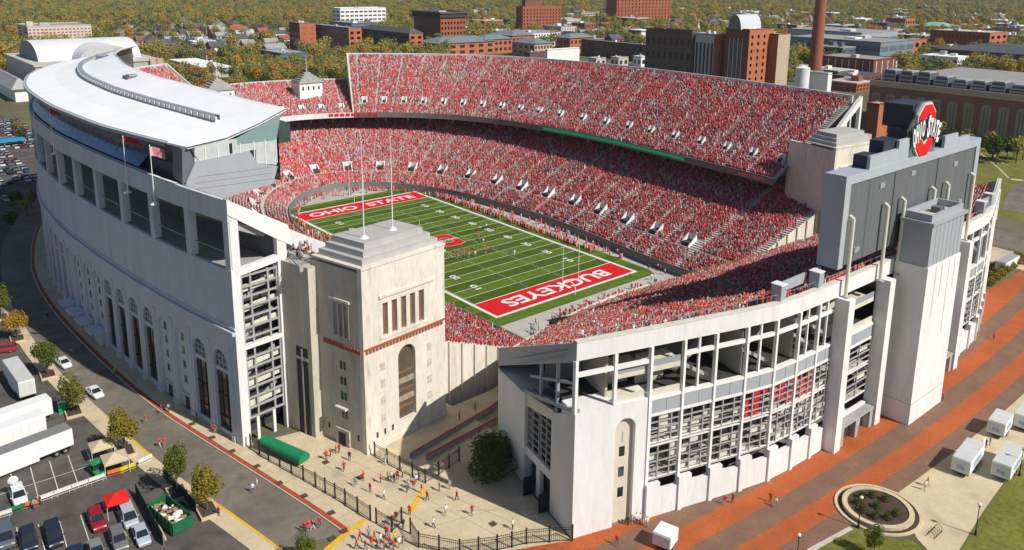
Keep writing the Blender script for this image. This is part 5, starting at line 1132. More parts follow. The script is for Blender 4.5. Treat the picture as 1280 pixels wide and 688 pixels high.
# ================================================================== people
def person_template(kind):
    V = [(0, 0, 0.95), (0, 0, 1.18), (0, 0.0, 1.40), (0, 0.01, 1.52), (0, 0.03, 1.64), (0, 0.03, 1.74)]; E = [(0, 1), (1, 2), (2, 3), (3, 4), (4, 5)]
    Rr = [(0.15, 0.12), (0.15, 0.11), (0.17, 0.12), (0.06, 0.06), (0.085, 0.10), (0.075, 0.09)]
    def ch(par, pts, rs):
        k = par
        for p, r in zip(pts, rs): V.append(p); Rr.append((r, r)); E.append((k, len(V)-1)); k = len(V)-1
    st = {0: 0.02, 1: 0.26, 2: 0.05}[kind]
    for s in (-1, 1):
        f = st*s
        ch(0, [(0.10*s, 0, 0.88), (0.11*s, f*0.6+0.02, 0.48), (0.11*s, f-(0.08 if f < 0 else 0), 0.09 if kind != 1 or f > 0 else 0.14), (0.12*s, f+0.13, 0.05)], [0.10, 0.065, 0.045, 0.04])
        if kind == 2 and s == 1: ch(2, [(0.19*s, 0, 1.42), (0.32*s, 0.05, 1.60), (0.30*s, 0.08, 1.88), (0.30*s, 0.09, 1.97)], [0.07, 0.05, 0.04, 0.035])
        else: ch(2, [(0.19*s, 0, 1.40), (0.26*s, -f*0.35, 1.14), (0.26*s, 0.08-f*0.6, 0.92), (0.25*s, 0.10-f*0.7, 0.83)], [0.07, 0.05, 0.04, 0.035])
    me = bpy.data.meshes.new('sk'); me.from_pydata(V, E, []); o = bpy.data.objects.new('sk', me); COL.objects.link(o)
    o.modifiers.new('s', 'SKIN'); m2 = o.modifiers.new('u', 'SUBSURF'); m2.levels = 1; m2.render_levels = 1
    for i, r in enumerate(Rr): me.skin_vertices[0].data[i].radius = r; me.skin_vertices[0].data[i].use_root = (i == 0)
    dg = bpy.context.evaluated_depsgraph_get(); out = bpy.data.meshes.new_from_object(o.evaluated_get(dg)); bpy.data.objects.remove(o)
    out.name = 'person_body'; out.materials.clear()
    for m in (P_SHIRT, P_PANTS, P_SKIN, P_HAIR, P_SHOE): out.materials.append(m)
    for p in out.polygons:
        c = p.center; p.use_smooth = True
        if c.z > 1.69 or (c.z > 1.58 and c.y < -0.01): k = 3
        elif c.z > 1.50: k = 2
        elif abs(c.x) > 0.215 and (c.z < 1.12 or c.z > 1.62): k = 2
        elif c.z > 0.93 or abs(c.x) > 0.215: k = 0
        elif c.z < 0.10: k = 4
        else: k = 1
        p.material_index = k
    return out
P_SHIRT = mat('shirt_red', (0.58, 0.02, 0.025), 0.9, 0.05); P_PANTS = mat('trousers_navy', (0.04, 0.05, 0.09), 0.9, 0.05); P_SKIN = mat('skin', (0.45, 0.28, 0.21), 0.7, 0.0); P_HAIR = mat('hair_brown', (0.06, 0.035, 0.02), 0.8, 0.0); P_SHOE = mat('shoe_grey', (0.2, 0.2, 0.2), 0.8, 0.0)
SH = {'red': P_SHIRT, 'white': mat('shirt_white', (0.74, 0.73, 0.71), 0.9, 0.03), 'grey': mat('shirt_grey', (0.32, 0.32, 0.34), 0.9, 0.03), 'black': mat('shirt_black', (0.03, 0.03, 0.035), 0.9, 0.03), 'blue': mat('shirt_blue', (0.06, 0.14, 0.36), 0.9, 0.03), 'yellow': mat('shirt_yellow', (0.55, 0.55, 0.05), 0.9, 0.03), 'scarlet': mat('shirt_scarlet', (0.70, 0.03, 0.02), 0.9, 0.03)}
TR = {'navy': P_PANTS, 'khaki': mat('trousers_khaki', (0.36, 0.29, 0.19), 0.9, 0.03), 'white': mat('trousers_white', (0.70, 0.69, 0.66), 0.9, 0.03), 'black': mat('trousers_black', (0.025, 0.025, 0.03), 0.9, 0.03), 'blue': mat('trousers_jeans', (0.08, 0.13, 0.24), 0.9, 0.03), 'silver': mat('trousers_silver', (0.42, 0.42, 0.42), 0.6, 0.03)}
HR = {'brown': P_HAIR, 'blond': mat('hair_blond', (0.38, 0.26, 0.10), 0.8, 0.0), 'black': mat('hair_black', (0.015, 0.012, 0.012), 0.8, 0.0), 'cap': mat('red_cap', (0.5, 0.02, 0.02), 0.8, 0.0), 'silver': mat('helmet_silver', (0.55, 0.55, 0.55), 0.3, 0.0), 'whitecap': mat('white_cap', (0.7, 0.7, 0.68), 0.8, 0.0)}
PT = [person_template(k) for k in range(3)]
rp = random.Random(5)
def person(x, y, z, shirt, trous, hair, kind, rz, label, grp, sc=None):
    o = bpy.data.objects.new('person', PT[kind]); COL.objects.link(o); o.location = (x, y, z); o.rotation_euler = (0, 0, rz); k = sc or rp.uniform(0.95, 1.05); o.scale = (k, k, k)
    for i, m in ((0, SH[shirt]), (1, TR[trous]), (3, HR[hair])): o.material_slots[i].link = 'OBJECT'; o.material_slots[i].material = m
    return tag(o, label, 'person', grp)
PNAME = {'navy': 'dark trousers', 'khaki': 'khaki trousers', 'white': 'white trousers', 'black': 'black trousers', 'blue': 'jeans', 'silver': 'silver trousers'}
def people_at(spots, where, grp, z=0.13, dz=4.0):
    for (u, v, sh, tr, kind) in spots:
        g = G(u, v+dz, z); person(g[0], g[1], z, sh, tr, rp.choice(('brown', 'blond', 'black', 'cap', 'brown')), kind, rp.uniform(0, 6.28), 'person in %s top and %s %s %s' % (sh, PNAME[tr], 'walking' if kind == 1 else ('waving' if kind == 2 else 'standing'), where), grp)
people_at([(202, 513, 'red', 'khaki', 1), (211, 511, 'grey', 'navy', 0), (246, 523, 'red', 'navy', 0), (269, 538, 'red', 'khaki', 0)], 'on the sidewalk below the arches', 'people on the west sidewalk')
people_at([(144, 465, 'yellow', 'black', 0), (170, 475, 'grey', 'khaki', 0), (60, 395, 'black', 'navy', 1)], 'in the shade below the arches', 'people in the shade of the west wall')
people_at([(182, 525, 'scarlet', 'khaki', 1), (200, 555, 'red', 'white', 1), (206, 554, 'scarlet', 'khaki', 1), (316, 612, 'white', 'blue', 1), (321, 607, 'white', 'khaki', 1), (381, 662, 'red', 'navy', 1), (386, 660, 'scarlet', 'khaki', 1), (391, 659, 'red', 'white', 1), (400, 655, 'red', 'blue', 1)], 'across the asphalt road', 'people on the road', z=0.012)
people_at([(274, 642, 'red', 'blue', 0), (43, 633, 'grey', 'blue', 1), (51, 628, 'red', 'navy', 0)], 'by the parking lot', 'people near the lot', z=0.02)
people_at([(413, 567, 'red', 'navy', 0), (420, 563, 'scarlet', 'khaki', 0), (424, 562, 'red', 'black', 0), (381, 524, 'white', 'khaki', 0), (437, 572, 'black', 'black', 0), (454, 597, 'scarlet', 'navy', 1), (476, 600, 'scarlet', 'navy', 2), (489, 597, 'white', 'blue', 0), (493, 600, 'black', 'navy', 0), (485, 598, 'yellow', 'black', 0), (482, 577, 'grey', 'white', 1), (514, 602, 'grey', 'khaki', 1), (520, 601, 'white', 'navy', 1), (509, 612, 'blue', 'navy', 0), (511, 607, 'white', 'blue', 0), (527, 613, 'red', 'white', 0), (549, 610, 'black', 'black', 0), (562, 608, 'grey', 'khaki', 0), (607, 601, 'black', 'navy', 0), (611, 598, 'yellow', 'black', 0), (621, 593, 'yellow', 'black', 0), (656, 597, 'white', 'khaki', 1), (557, 640, 'white', 'khaki', 1), (542, 656, 'white', 'black', 1), (641, 658, 'white', 'black', 0), (490, 653, 'red', 'navy', 0), (504, 657, 'black', 'navy', 0), (574, 521, 'black', 'black', 0), (594, 510, 'grey', 'navy', 0), (437, 556, 'red', 'khaki', 0), (430, 585, 'red', 'navy', 1), (444, 604, 'grey', 'blue', 1), (463, 612, 'red', 'blue', 0), (497, 596, 'red', 'black', 0), (503, 593, 'yellow', 'navy', 0), (517, 608, 'red', 'khaki', 0), (534, 622, 'scarlet', 'navy', 1), (524, 596, 'grey', 'navy', 0), (480, 620, 'white', 'navy', 1), (571, 622, 'red', 'black', 1), (590, 640, 'red', 'blue', 1), (512, 640, 'scarlet', 'black', 0), (495, 648, 'red', 'khaki', 0), (408, 571, 'scarlet', 'black', 0)], 'on the plaza inside the fence', 'people inside the fence')
people_at([(450, 672, 'red', 'navy', 1), (464, 679, 'scarlet', 'khaki', 0), (457, 684, 'red', 'blue', 1), (487, 671, 'grey', 'navy', 0), (494, 675, 'yellow', 'black', 0), (480, 684, 'red', 'black', 0), (468, 672, 'red', 'khaki', 1), (492, 684, 'red', 'navy', 0), (472, 683, 'scarlet', 'blue', 0), (499, 681, 'white', 'khaki', 0), (486, 678, 'red', 'blue', 1), (461, 668, 'grey', 'blue', 1), (476, 676, 'white', 'blue', 0), (503, 676, 'black', 'navy', 0), (446, 683, 'scarlet', 'navy', 1), (483, 667, 'red', 'black', 0)], 'outside the fence gate', 'people outside the gate')
people_at([(771, 678, 'red', 'blue', 1), (906, 627, 'red', 'khaki', 1), (916, 625, 'scarlet', 'navy', 1), (963, 624, 'red', 'navy', 1), (969, 630, 'white', 'khaki', 1), (785, 653, 'black', 'black', 0), (790, 652, 'white', 'khaki', 0), (795, 651, 'white', 'blue', 0), (800, 651, 'white', 'navy', 0), (805, 650, 'grey', 'white', 0), (809, 655, 'white', 'khaki', 1), (1242, 421, 'scarlet', 'navy', 1), (1178, 497, 'red', 'navy', 0)], 'on the orange brick plaza', 'people on the brick plaza', z=0.024)
people_at([(1156, 609, 'white', 'khaki', 1), (1159, 604, 'red', 'khaki', 1), (1237, 553, 'blue', 'navy', 0), (1232, 556, 'black', 'navy', 0)], 'near the food trailers', 'people near the trailers', z=0.03)
# players, officials and people along the touchlines
def field_people(spots, lab, grp, sh, tr, hair, kinds=(0, 1, 1)):
    for (x, y) in spots: person(x, y, FZ+0.02, rp.choice(sh), rp.choice(tr), rp.choice(hair), rp.choice(kinds), rp.uniform(0, 6.28), lab, grp, sc=1.08)
off = [(G(u, v, FZ)[0], G(u, v, FZ)[1]) for u, v in ((560, 322), (567, 320), (573, 321), (580, 319), (586, 318), (592, 317), (577, 317), (598, 296), (601, 300), (607, 318), (620, 290))]
dfn = [(G(u, v, FZ)[0], G(u, v, FZ)[1]) for u, v in ((563, 326), (571, 325), (579, 324), (586, 323), (594, 321), (600, 289), (604, 305), (613, 315), (596, 312), (608, 286), (556, 319))]
field_people(off, 'football player in red jersey and silver helmet on the green field', 'players in red', ['red', 'scarlet'], ['silver'], ['silver'])
field_people(dfn, 'football player in white jersey and dark trousers on the green field', 'players in white', ['white', 'black'], ['khaki', 'black'], ['black'])
field_people([(G(643, 320, FZ)[0], G(643, 320, FZ)[1]), (G(524, 283, FZ)[0], G(524, 283, FZ)[1])], 'match official in white shirt alone on the green field', 'match officials', ['white'], ['white'], ['whitecap'])
rq = random.Random(9); sd_ = []
for k in range(230): y = rq.uniform(-36, 46); sd_.append((27.2+abs(rq.gauss(0, 1.6)), y))
side_pts = [(x, y, FZ+0.02) for x, y in sd_]
sd_ = [(rq.uniform(-31, -27), rq.uniform(-30, 45)) for k in range(150)]
side_pts += [(x, y, FZ+0.02) for x, y in sd_]
bd = [(rq.uniform(-14, 16), rq.uniform(-66.5, -63.5)) for k in range(44)]
field_people(bd, 'band member in scarlet uniform gathered behind the near end zone', 'band behind the near end zone', ['scarlet', 'red'], ['black', 'navy', 'white'], ['cap', 'whitecap'], (0,))
sd_ = [(rq.uniform(20, 34), rq.uniform(-66, -56)) for k in range(12)]+[(rq.uniform(-24, -12), rq.uniform(-68, -64)) for k in range(8)]+[(rq.uniform(31.5, 34.2), rq.uniform(-45, 10)) for k in range(16)]
field_people(sd_, 'person in dark clothes standing on the concrete beside the field', 'people on the field apron', ['black', 'grey', 'white'], ['black', 'khaki', 'navy'], ['brown', 'black'])
sd_ = [(rq.uniform(-20, 20), rq.uniform(64, 71)) for k in range(26)]
side_pts += [(x, y, FZ+0.02) for x, y in sd_]
side_pts += [(float(q[0]), float(q[1]), FZ+0.02) for q in (ptb(rq.uniform(30, SL-30), -0.02-0.03*rq.random()) for k in range(170))]
crowd('touchline_crowd', np.array(side_pts), RNG.normal(size=(len(side_pts), 2)), 'throng of team members and helpers standing along the touchlines', tall=0.55)
# people leaning on the south rim
for k in range(34):
    i = rq.choice(list(range(0, 8))); t_ = rq.random(); p = fac_lerp(FAC[i], FAC[i+1], t_)
    person(p[0], p[1]+rq.uniform(1.2, 2.2), 28.2, rq.choice(('red', 'white', 'grey', 'scarlet', 'black')), rq.choice(('navy', 'khaki', 'blue')), rq.choice(('brown', 'cap', 'blond')), rq.choice((0, 0, 2)), rq.uniform(-0.6, 0.6), 'spectator standing at the rail on the south stand rim', 'spectators at the south rail')
PLF = thing('viewing_platform', 'railed concrete platform packed with people beside the stone tower roof', 'platform', (-86, -78, 29))
MB().prism([(-86.4, -81.4), (-83.4, -80.6), (-80.5, -72.5), (-85.0, -73.5)], 29.3, 30.2).build('floor', GREYC, PLF)
for a, c in (((-86.4, -81.4), (-83.4, -80.6)), ((-86.4, -81.4), (-85.0, -73.5))):
    mb = MB(); mb.beam((*a, 31.3), (*c, 31.3), 0.08, 0.08); mb.beam((*a, 30.8), (*c, 30.8), 0.05, 0.05)
    mb.build('rail', GSTEEL, PLF)
for k in range(22):
    a = rq.random(); b_ = rq.random(); x = -85.6+a*3.4+b_*1.0; y = -80.6+b_*7.0
    person(x, y, 30.2, rq.choice(('white', 'grey', 'black', 'red')), rq.choice(('navy', 'khaki')), 'brown', 0, rq.uniform(0, 6), 'spectator crowding on the railed platform by the tower', 'people on the platform')
# ================================================================== vehicles
def glassmat(): return GLASSD
HEADL = mat('headlight_glass', (0.7, 0.7, 0.68), 0.2, 0.0); TAILL = mat('tail_light', (0.35, 0.01, 0.01), 0.3, 0.0); CARP = mat('car_paint', (0.3, 0.3, 0.3), 0.28, 0.0, spec=0.6); RIM = mat('wheel_rim', (0.45, 0.45, 0.46), 0.4, 0.0, metal=0.6)
def loft(mb, secs, mi=0, cap=True):
    """secs: list of rings of equal length"""
    n_ = len(secs[0])
    for a, c in zip(secs[:-1], secs[1:]): mb.add(list(a)+list(c), [(i, (i+1) % n_, n_+(i+1) % n_, n_+i) for i in range(n_)], mi)
    if cap: mb.add(secs[0], [tuple(reversed(range(n_)))], mi); mb.add(secs[-1], [tuple(range(n_))], mi)
    return mb
def car_proto(kind):
    """front towards +y, base at z=0"""
    L_, W_, H_ = {'sedan': (4.7, 1.8, 1.45), 'suv': (4.7, 1.9, 1.75), 'van': (5.1, 1.98, 1.8)}[kind]
    root = bpy.data.objects.new('parked_car', None); COL.objects.link(root)
    hl = L_/2; bz = 0.26; hood = {'sedan': 0.86, 'suv': 1.02, 'van': 1.02}[kind]; belt = {'sedan': 0.92, 'suv': 1.06, 'van': 1.10}[kind]; trunk = {'sedan': 0.98, 'suv': 1.05, 'van': 1.1}[kind]
    def ring(y, z1, w_, k=1.0): x = w_/2; return [(-x*0.94, y, bz), (x*0.94, y, bz), (x, y, bz+0.2), (x, y, z1-0.16), (x*0.92*k, y, z1), (-x*0.92*k, y, z1), (-x, y, z1-0.16), (-x, y, bz+0.2)]
    secs = [ring(-hl, trunk-0.22, W_*0.86), ring(-hl+0.12, trunk-0.05, W_*0.95), ring(-hl+0.5, trunk, W_), ring(-0.3, belt, W_), ring(hl*0.36, belt, W_), ring(hl-0.75, hood-0.04, W_*0.99), ring(hl-0.18, hood-0.17, W_*0.93), ring(hl, hood-0.34, W_*0.80)]
    me = loft(MB(), secs).mesh('body', [CARP], smooth=False)
    bm = bmesh.new(); bm.from_mesh(me); bmesh.ops.remove_doubles(bm, verts=bm.verts, dist=0.001); bmesh.ops.recalc_face_normals(bm, faces=bm.faces); bm.to_mesh(me); bm.free()
    put('body', me, root, loc=(0, 0, 0))
    y0, y1, y2, y3 = {'sedan': (-hl+0.75, -hl+1.45, 0.25, 1.15), 'suv': (-hl+0.1, -hl+0.4, 0.35, 1.15), 'van': (-hl+0.08, -hl+0.35, 0.75, 1.75)}[kind]
    wb = W_*0.90; wt = W_*0.74; zb_ = belt-0.06
    gl = [(-wb/2, y0, zb_), (wb/2, y0, zb_), (wb/2, y3, zb_), (-wb/2, y3, zb_)]; tp = [(-wt/2, y1, H_-0.06), (wt/2, y1, H_-0.06), (wt/2, y2, H_-0.06), (-wt/2, y2, H_-0.06)]
    put('window', MB().add(gl+tp, [(0, 1, 5, 4), (1, 2, 6, 5), (2, 3, 7, 6), (3, 0, 4, 7), (4, 5, 6, 7)]).mesh('window', [GLASSD]), root, loc=(0, 0, 0))
    mb = MB(); mb.prism([(-wt/2-0.03, y1-0.05), (wt/2+0.03, y1-0.05), (wt/2+0.03, y2+0.03), (-wt/2-0.03, y2+0.03)], H_-0.07, H_)
    for sx in (-1, 1):
        mb.beam((sx*(wt/2), y1, H_-0.05), (sx*wb/2, y0, zb_), 0.09, 0.09); mb.beam((sx*(wt/2), y2, H_-0.05), (sx*wb/2, y3, zb_), 0.07, 0.07); mb.beam((sx*(wt/2+0.01), (y1+y2)/2, H_-0.05), (sx*(wb/2+0.01), (y0+y3)/2-0.2, zb_), 0.08, 0.08)
    put('roof', mb.mesh('roof', [CARP]), root, loc=(0, 0, 0))
    for sx in (-1, 1):
        for y in (-hl+0.95, hl-0.95):
            wme = MB().tube((sx*(W_/2-0.22), 0, 0), (sx*(W_/2+0.015), 0, 0), 0.33, n=14).mesh('wheel', [RUBBER]); wo_ = put('wheel', wme, root, loc=(0, y, 0.33))
            put('rim', MB().tube((sx*(W_/2-0.05), 0, 0), (sx*(W_/2+0.03), 0, 0), 0.2, n=10).mesh('rim', [RIM]), wo_, loc=(0, 0, 0))
        put('headlight', MB().box(sx*W_*0.33-0.18, sx*W_*0.33+0.18, hl-0.24, hl-0.02, hood-0.40, hood-0.22).mesh('headlight', [HEADL]), root, loc=(0, 0, 0))
        put('taillight', MB().box(sx*W_*0.38-0.12, sx*W_*0.38+0.12, -hl-0.01, -hl+0.1, trunk-0.4, trunk-0.18).mesh('taillight', [TAILL]), root, loc=(0, 0, 0))
        put('mirror', MB().box(sx*(W_/2+0.08)-0.08, sx*(W_/2+0.08)+0.08, y3-0.35, y3-0.22, belt, belt+0.14).mesh('mirror', [CARP]), root, loc=(0, 0, 0))
    return root
PROTO = {}
def car(kind, x, y, rz, colr, label, grp='cars parked in the near lot', z=0.02, rough=0.28):
    m = mat('paint_%02d%02d%02d' % tuple(int(c*99) for c in colr), colr, rough, 0.0, spec=0.6)
    if kind not in PROTO:
        r = car_proto(kind); PROTO[kind] = r; r.location = (x, y, z); r.rotation_euler = (0, 0, rz); r['label'] = label; r['category'] = 'car'; r['group'] = grp
        for c in r.children:
            for sl in c.material_slots:
                if sl.material == CARP: sl.link = 'OBJECT'; sl.material = m
        r['_m'] = 1; del r['_m']; return r
    src = PROTO[kind]
    def cp(o, par):
        c = o.copy(); COL.objects.link(c); c.parent = par
        if o.type == 'MESH' and o.data.materials and o.data.materials[0] == CARP: c.material_slots[0].link = 'OBJECT'; c.material_slots[0].material = m
        for ch in o.children: cp(ch, c)
        return c
    r = cp(src, None); r.location = (x, y, z); r.rotation_euler = (0, 0, rz); r['label'] = label; r['group'] = grp
    return r
CA = math.atan2(STD[1], STD[0])-math.pi/2
for (u, v, kind, colr, lab, flip) in ((8, 672, 'van', (0.10, 0.13, 0.16), 'blue grey van at the lower left corner of the lot', 0), (37, 677, 'suv', (0.02, 0.025, 0.045), 'dark navy hatchback with striped rear left of the navy minivan', 0), (68, 671, 'van', (0.018, 0.022, 0.04), 'dark navy minivan parked near the white barricades', 0), (97, 697, 'sedan', (0.02, 0.03, 0.06), 'dark blue sedan cut by the bottom edge of the picture', 0), (122, 652, 'suv', (0.28, 0.012, 0.03), 'maroon car parked beside the red canopy', 0), (161, 647, 'van', (0.42, 0.45, 0.49), 'silver minivan with open door under the red canopy', 0), (177, 670, 'sedan', (0.42, 0.46, 0.52), 'silver sedan nearest the green dumpster', 0), (149, 677, 'suv', (0.16, 0.165, 0.16), 'grey car parked left of the silver sedan', 0), (121, 690, 'sedan', (0.22, 0.22, 0.20), 'pale grey sedan in front of the maroon car', 0)):
    g = G(u, v+3); car(kind, g[0], g[1], CA, colr, lab)
g = G(24, 625); car('suv', g[0], g[1], CA+0.05, (0.72, 0.72, 0.70), 'white broadcast car with roof dish beside the orange barrels')
t = thing('satellite_dish', 'small white satellite dish on the roof of the broadcast car', 'satellite dish', (g[0]-0.3, g[1]+1.2, 1.76))
MB().tube((g[0]-0.3, g[1]+1.2, 1.76), (g[0]-0.3, g[1]+1.2, 2.5), 0.06).build('mast', STEEL, t)
dmb = MB(); rr = []
for k in range(4): r_ = 0.7*k/3; rr.append([(g[0]-0.3+r_*math.cos(2*math.pi*i/12), g[1]+1.2+0.35*(k/3)**2-0.2, 2.6+r_*math.sin(2*math.pi*i/12)) for i in range(12)])
loft(dmb, rr, cap=False); dmb.build('dish', WPAINT, t)
# open door of the minivan
g = G(161, 650); dv = -STD; 
for (u, v, lab, h) in ((80, 457, 'white police car with dark windows on the road', 0.15), (119, 494, 'white police car half hidden behind a tree on the road', 0.15)):
    g = G(u, v); tn = LCs[min(range(60), key=lambda i: (LCs[i][0]-g[0])**2+(LCs[i][1]-g[1])**2)]; r = car('sedan', g[0], g[1], math.pi+0.12, (0.72, 0.72, 0.71), lab, 'police cars on the road')
g = G(5, 440); car('suv', g[0], g[1], 1.2, (0.35, 0.03, 0.03), 'red car at the left edge beside an orange tree')
# far car park: many small cars
FARP = {}
def far_car_mesh(colr):
    k = tuple(colr)
    if k in FARP: return FARP[k]
    m = mat('farpaint_%02d%02d%02d' % tuple(int(c*99) for c in colr), colr, 0.3, 0.0, spec=0.5); mb = MB()
    mb.prism([(-0.9, -2.2), (0.9, -2.2), (0.9, 2.2), (-0.9, 2.2)], 0.3, 0.85, 0)
    mb.add([(-0.85, -1.7, 0.85), (0.85, -1.7, 0.85), (0.85, 0.9, 0.85), (-0.85, 0.9, 0.85), (-0.68, -1.2, 1.42), (0.68, -1.2, 1.42), (0.68, 0.2, 1.42), (-0.68, 0.2, 1.42)], [(0, 1, 5, 4), (1, 2, 6, 5), (2, 3, 7, 6), (3, 0, 4, 7)], 1)
    mb.add([(-0.7, -1.22, 1.43), (0.7, -1.22, 1.43), (0.7, 0.22, 1.43), (-0.7, 0.22, 1.43)], [(0, 1, 2, 3)], 0)
    for sx in (-1, 1):
        for y in (-1.35, 1.35): mb.tube((sx*0.7, y, 0.32), (sx*0.92, y, 0.32), 0.32, n=8, mi=2)
    FARP[k] = mb.mesh('far_car', [m, GLASSD, RUBBER]); return FARP[k]
CC = [((0.70, 0.70, 0.69), 'white'), ((0.40, 0.41, 0.43), 'silver'), ((0.14, 0.145, 0.15), 'dark grey'), ((0.02, 0.02, 0.025), 'black'), ((0.04, 0.07, 0.2), 'blue'), ((0.30, 0.02, 0.02), 'red'), ((0.3, 0.26, 0.2), 'tan')]
CWT = [0.24, 0.24, 0.16, 0.14, 0.08, 0.08, 0.06]
def far_lot(x0, x1, ys, rz, grp, where, step=2.75):
    for y in ys:
        x = x0
        while x < x1:
            if rp.random() < 0.88:
                px, py = (x, y)
                u, v = PJ((px, py, 0))
                if -12 < u < 1290 and v > -5:
                    c, nm = rp.choices(CC, CWT)[0]; o = bpy.data.objects.new('parked_car', far_car_mesh(c)); COL.objects.link(o); o.location = (px, py, 0.02); o.rotation_euler = (0, 0, rz+rp.choice((0, math.pi))+rp.uniform(-0.04, 0.04)); tag(o, '%s car among the rows parked %s' % (nm, where), 'car', grp)
            x += step
far_lot(-150, -82, [143, 149, 160, 166, 177, 183, 194, 200], 0, 'cars in the far lot', 'in the lot left of the stadium wall')
far_lot(-150, -62, [212, 218, 229, 235, 247, 253, 265, 271, 283, 289], 0, 'cars in the farthest lot', 'in the lot by the white roofed building')
far_lot(-128, -96, [112, 118, 131], 0, 'cars near the curving road', 'near the curving road in the wall shadow')
# ------------------------------------------------------------------ trailers and trucks on the left
def trailer(rear, head, L_, lab, roof=PANEL, h=4.0, w_=2.6, grp='white trailers on the lot', marks=None, z=0.02, cat='trailer', name='semi_trailer', body=WPAINT, wheels=True):
    """rear: base point of the rear end centre, head: unit direction towards the front"""
    rz = math.atan2(head[1], head[0])-math.pi/2
    t = thing(name, lab, cat, (rear[0], rear[1], z), grp, rz)
    def q(nm, me, par=t): return put(nm, me, par, loc=(0, 0, 0))
    q('body', MB().box(-w_/2, w_/2, 0, L_, 1.05 if h > 3.3 else 0.72, h-0.1).mesh('body', [body])); q('roof', MB().box(-w_/2+0.04, w_/2-0.04, 0.04, L_-0.04, h-0.1, h).mesh('roof', [roof]))
    q('chassis', MB().box(-w_/2+0.2, w_/2-0.2, 0.2, L_-0.2, 0.8 if h > 3.3 else 0.45, 1.05 if h > 3.3 else 0.72).mesh('chassis', [BLK]))
    for k in (0, 1): q('rear_door', MB().box(-w_/2+0.12+k*(w_/2-0.08), -0.06+k*(w_/2-0.06), -0.05, 0.0, 1.15 if h > 3.3 else 0.8, h-0.25).mesh('rear_door', [mat('door_grey_white', (0.62, 0.62, 0.61), 0.5, 0.05)]))
    for sx in (-1, 1):
        q('skirt', MB().box(sx*(w_/2)-0.03, sx*(w_/2)+0.03, L_*0.32, L_*0.72, 0.55, 1.05).mesh('skirt', [STEEL])) if h > 3.3 else None
        for y in ((1.3, 2.6) if h > 3.3 else (L_*0.42, L_*0.58)):
            wl = q('wheel', MB().tube((sx*(w_/2-0.35), y, 0.5 if h > 3.3 else 0.36), (sx*(w_/2+0.02), y, 0.5 if h > 3.3 else 0.36), 0.5 if h > 3.3 else 0.36, n=14).mesh('wheel', [RUBBER])); q('rim', MB().tube((sx*(w_/2-0.1), y, 0.5 if h > 3.3 else 0.36), (sx*(w_/2+0.04), y, 0.5 if h > 3.3 else 0.36), 0.24, n=10).mesh('rim', [RIM]), wl)
    if h > 3.3:
        for k in range(1, int(L_/1.25)):
            for sx in (-1, 1): q('side_rib', MB().box(sx*(w_/2+0.008)-0.008, sx*(w_/2+0.008)+0.008, k*1.25-0.02, k*1.25+0.02, 1.1, h-0.15).mesh('side_rib', [MATS['door_grey_white']]))
    if marks:
        for (txt, y, zz_, wd_, ht, m, bgm) in marks:
            for sx in (-1,):
                if bgm: q('logo_panel', MB().box(min(sx*(w_/2+0.002), sx*(w_/2+0.02)), max(sx*(w_/2+0.002), sx*(w_/2+0.02)), y-wd_/2-0.15, y+wd_/2+0.15, zz_-ht/2-0.12, zz_+ht/2+0.12).mesh('logo_panel', [bgm]))
                me_ = text_mesh(txt, 1.0, 0.03); xs = [v.co.x for v in me_.vertices]; ys = [v.co.y for v in me_.vertices]; cx_, cy_ = (min(xs)+max(xs))/2, (min(ys)+max(ys))/2
                for v in me_.vertices: v.co.x -= cx_; v.co.y -= cy_
                xform_mesh(me_, (sx*(w_/2+0.035), y, zz_), (0, sx, 0), (0, 0, 1), wd_/(max(xs)-min(xs)), ht/(max(ys)-min(ys))); me_.materials.clear(); me_.materials.append(m); q('logo_lettering', me_)
    return t
# heading of the trailers: their side runs along the row direction
def gp(u, v, z=0): return np.array(G(u, v, z)[:2])
hd = gp(10, 594, 0.5)-gp(88, 563, 0.5); hd /= np.linalg.norm(hd); hn = np.array([-hd[1], hd[0]])
r0 = gp(93, 561, 0.3)+np.array([hn[0], hn[1]])*(-1.3 if hn@(gp(50, 500)-gp(50, 560)) < 0 else 1.3)
up2 = hn if hn@(gp(50, 480)-gp(50, 560)) > 0 else -hn
trailer(r0, hd, 16.0, 'long white semi trailer with grey roof beside the empty marked bays', roof=mat('trailer_roof_grey', (0.22, 0.22, 0.22), 0.6, 0.08))
mk = [('n', 0.0, 2.3, 0.6, 0.5, WPAINT, BLK), ('3D', 0.0, 2.3, 0.9, 0.55, WPAINT, RED)]
def marks(y): return [('ESPN', y+2.6, 3.3, 2.6, 0.7, WPAINT, BLK), ('3D', y+0.35, 3.3, 1.2, 0.7, WPAINT, RED)]
trailer(gp(56, 545, 0.3)+up2*1.5-hd*0.5, hd, 15.0, 'white trailer with black and red lettering panel, middle of three', roof=WPAINT, marks=marks(8.2))
trailer(gp(64, 524, 0.3)+up2*1.5-hd*0.5, hd, 15.0, 'white trailer with red lettering panel beside the portable toilet', roof=WPAINT, marks=marks(8.8))
h2 = gp(10, 450, 0)-gp(46, 500, 0); h2 /= np.linalg.norm(h2)
trailer(gp(36, 500, 0.2), h2, 12.0, 'white box truck body with doors facing the camera', roof=mat('trailer_roof_pale', (0.55, 0.55, 0.54), 0.6, 0.08), grp='white trailers on the lot')
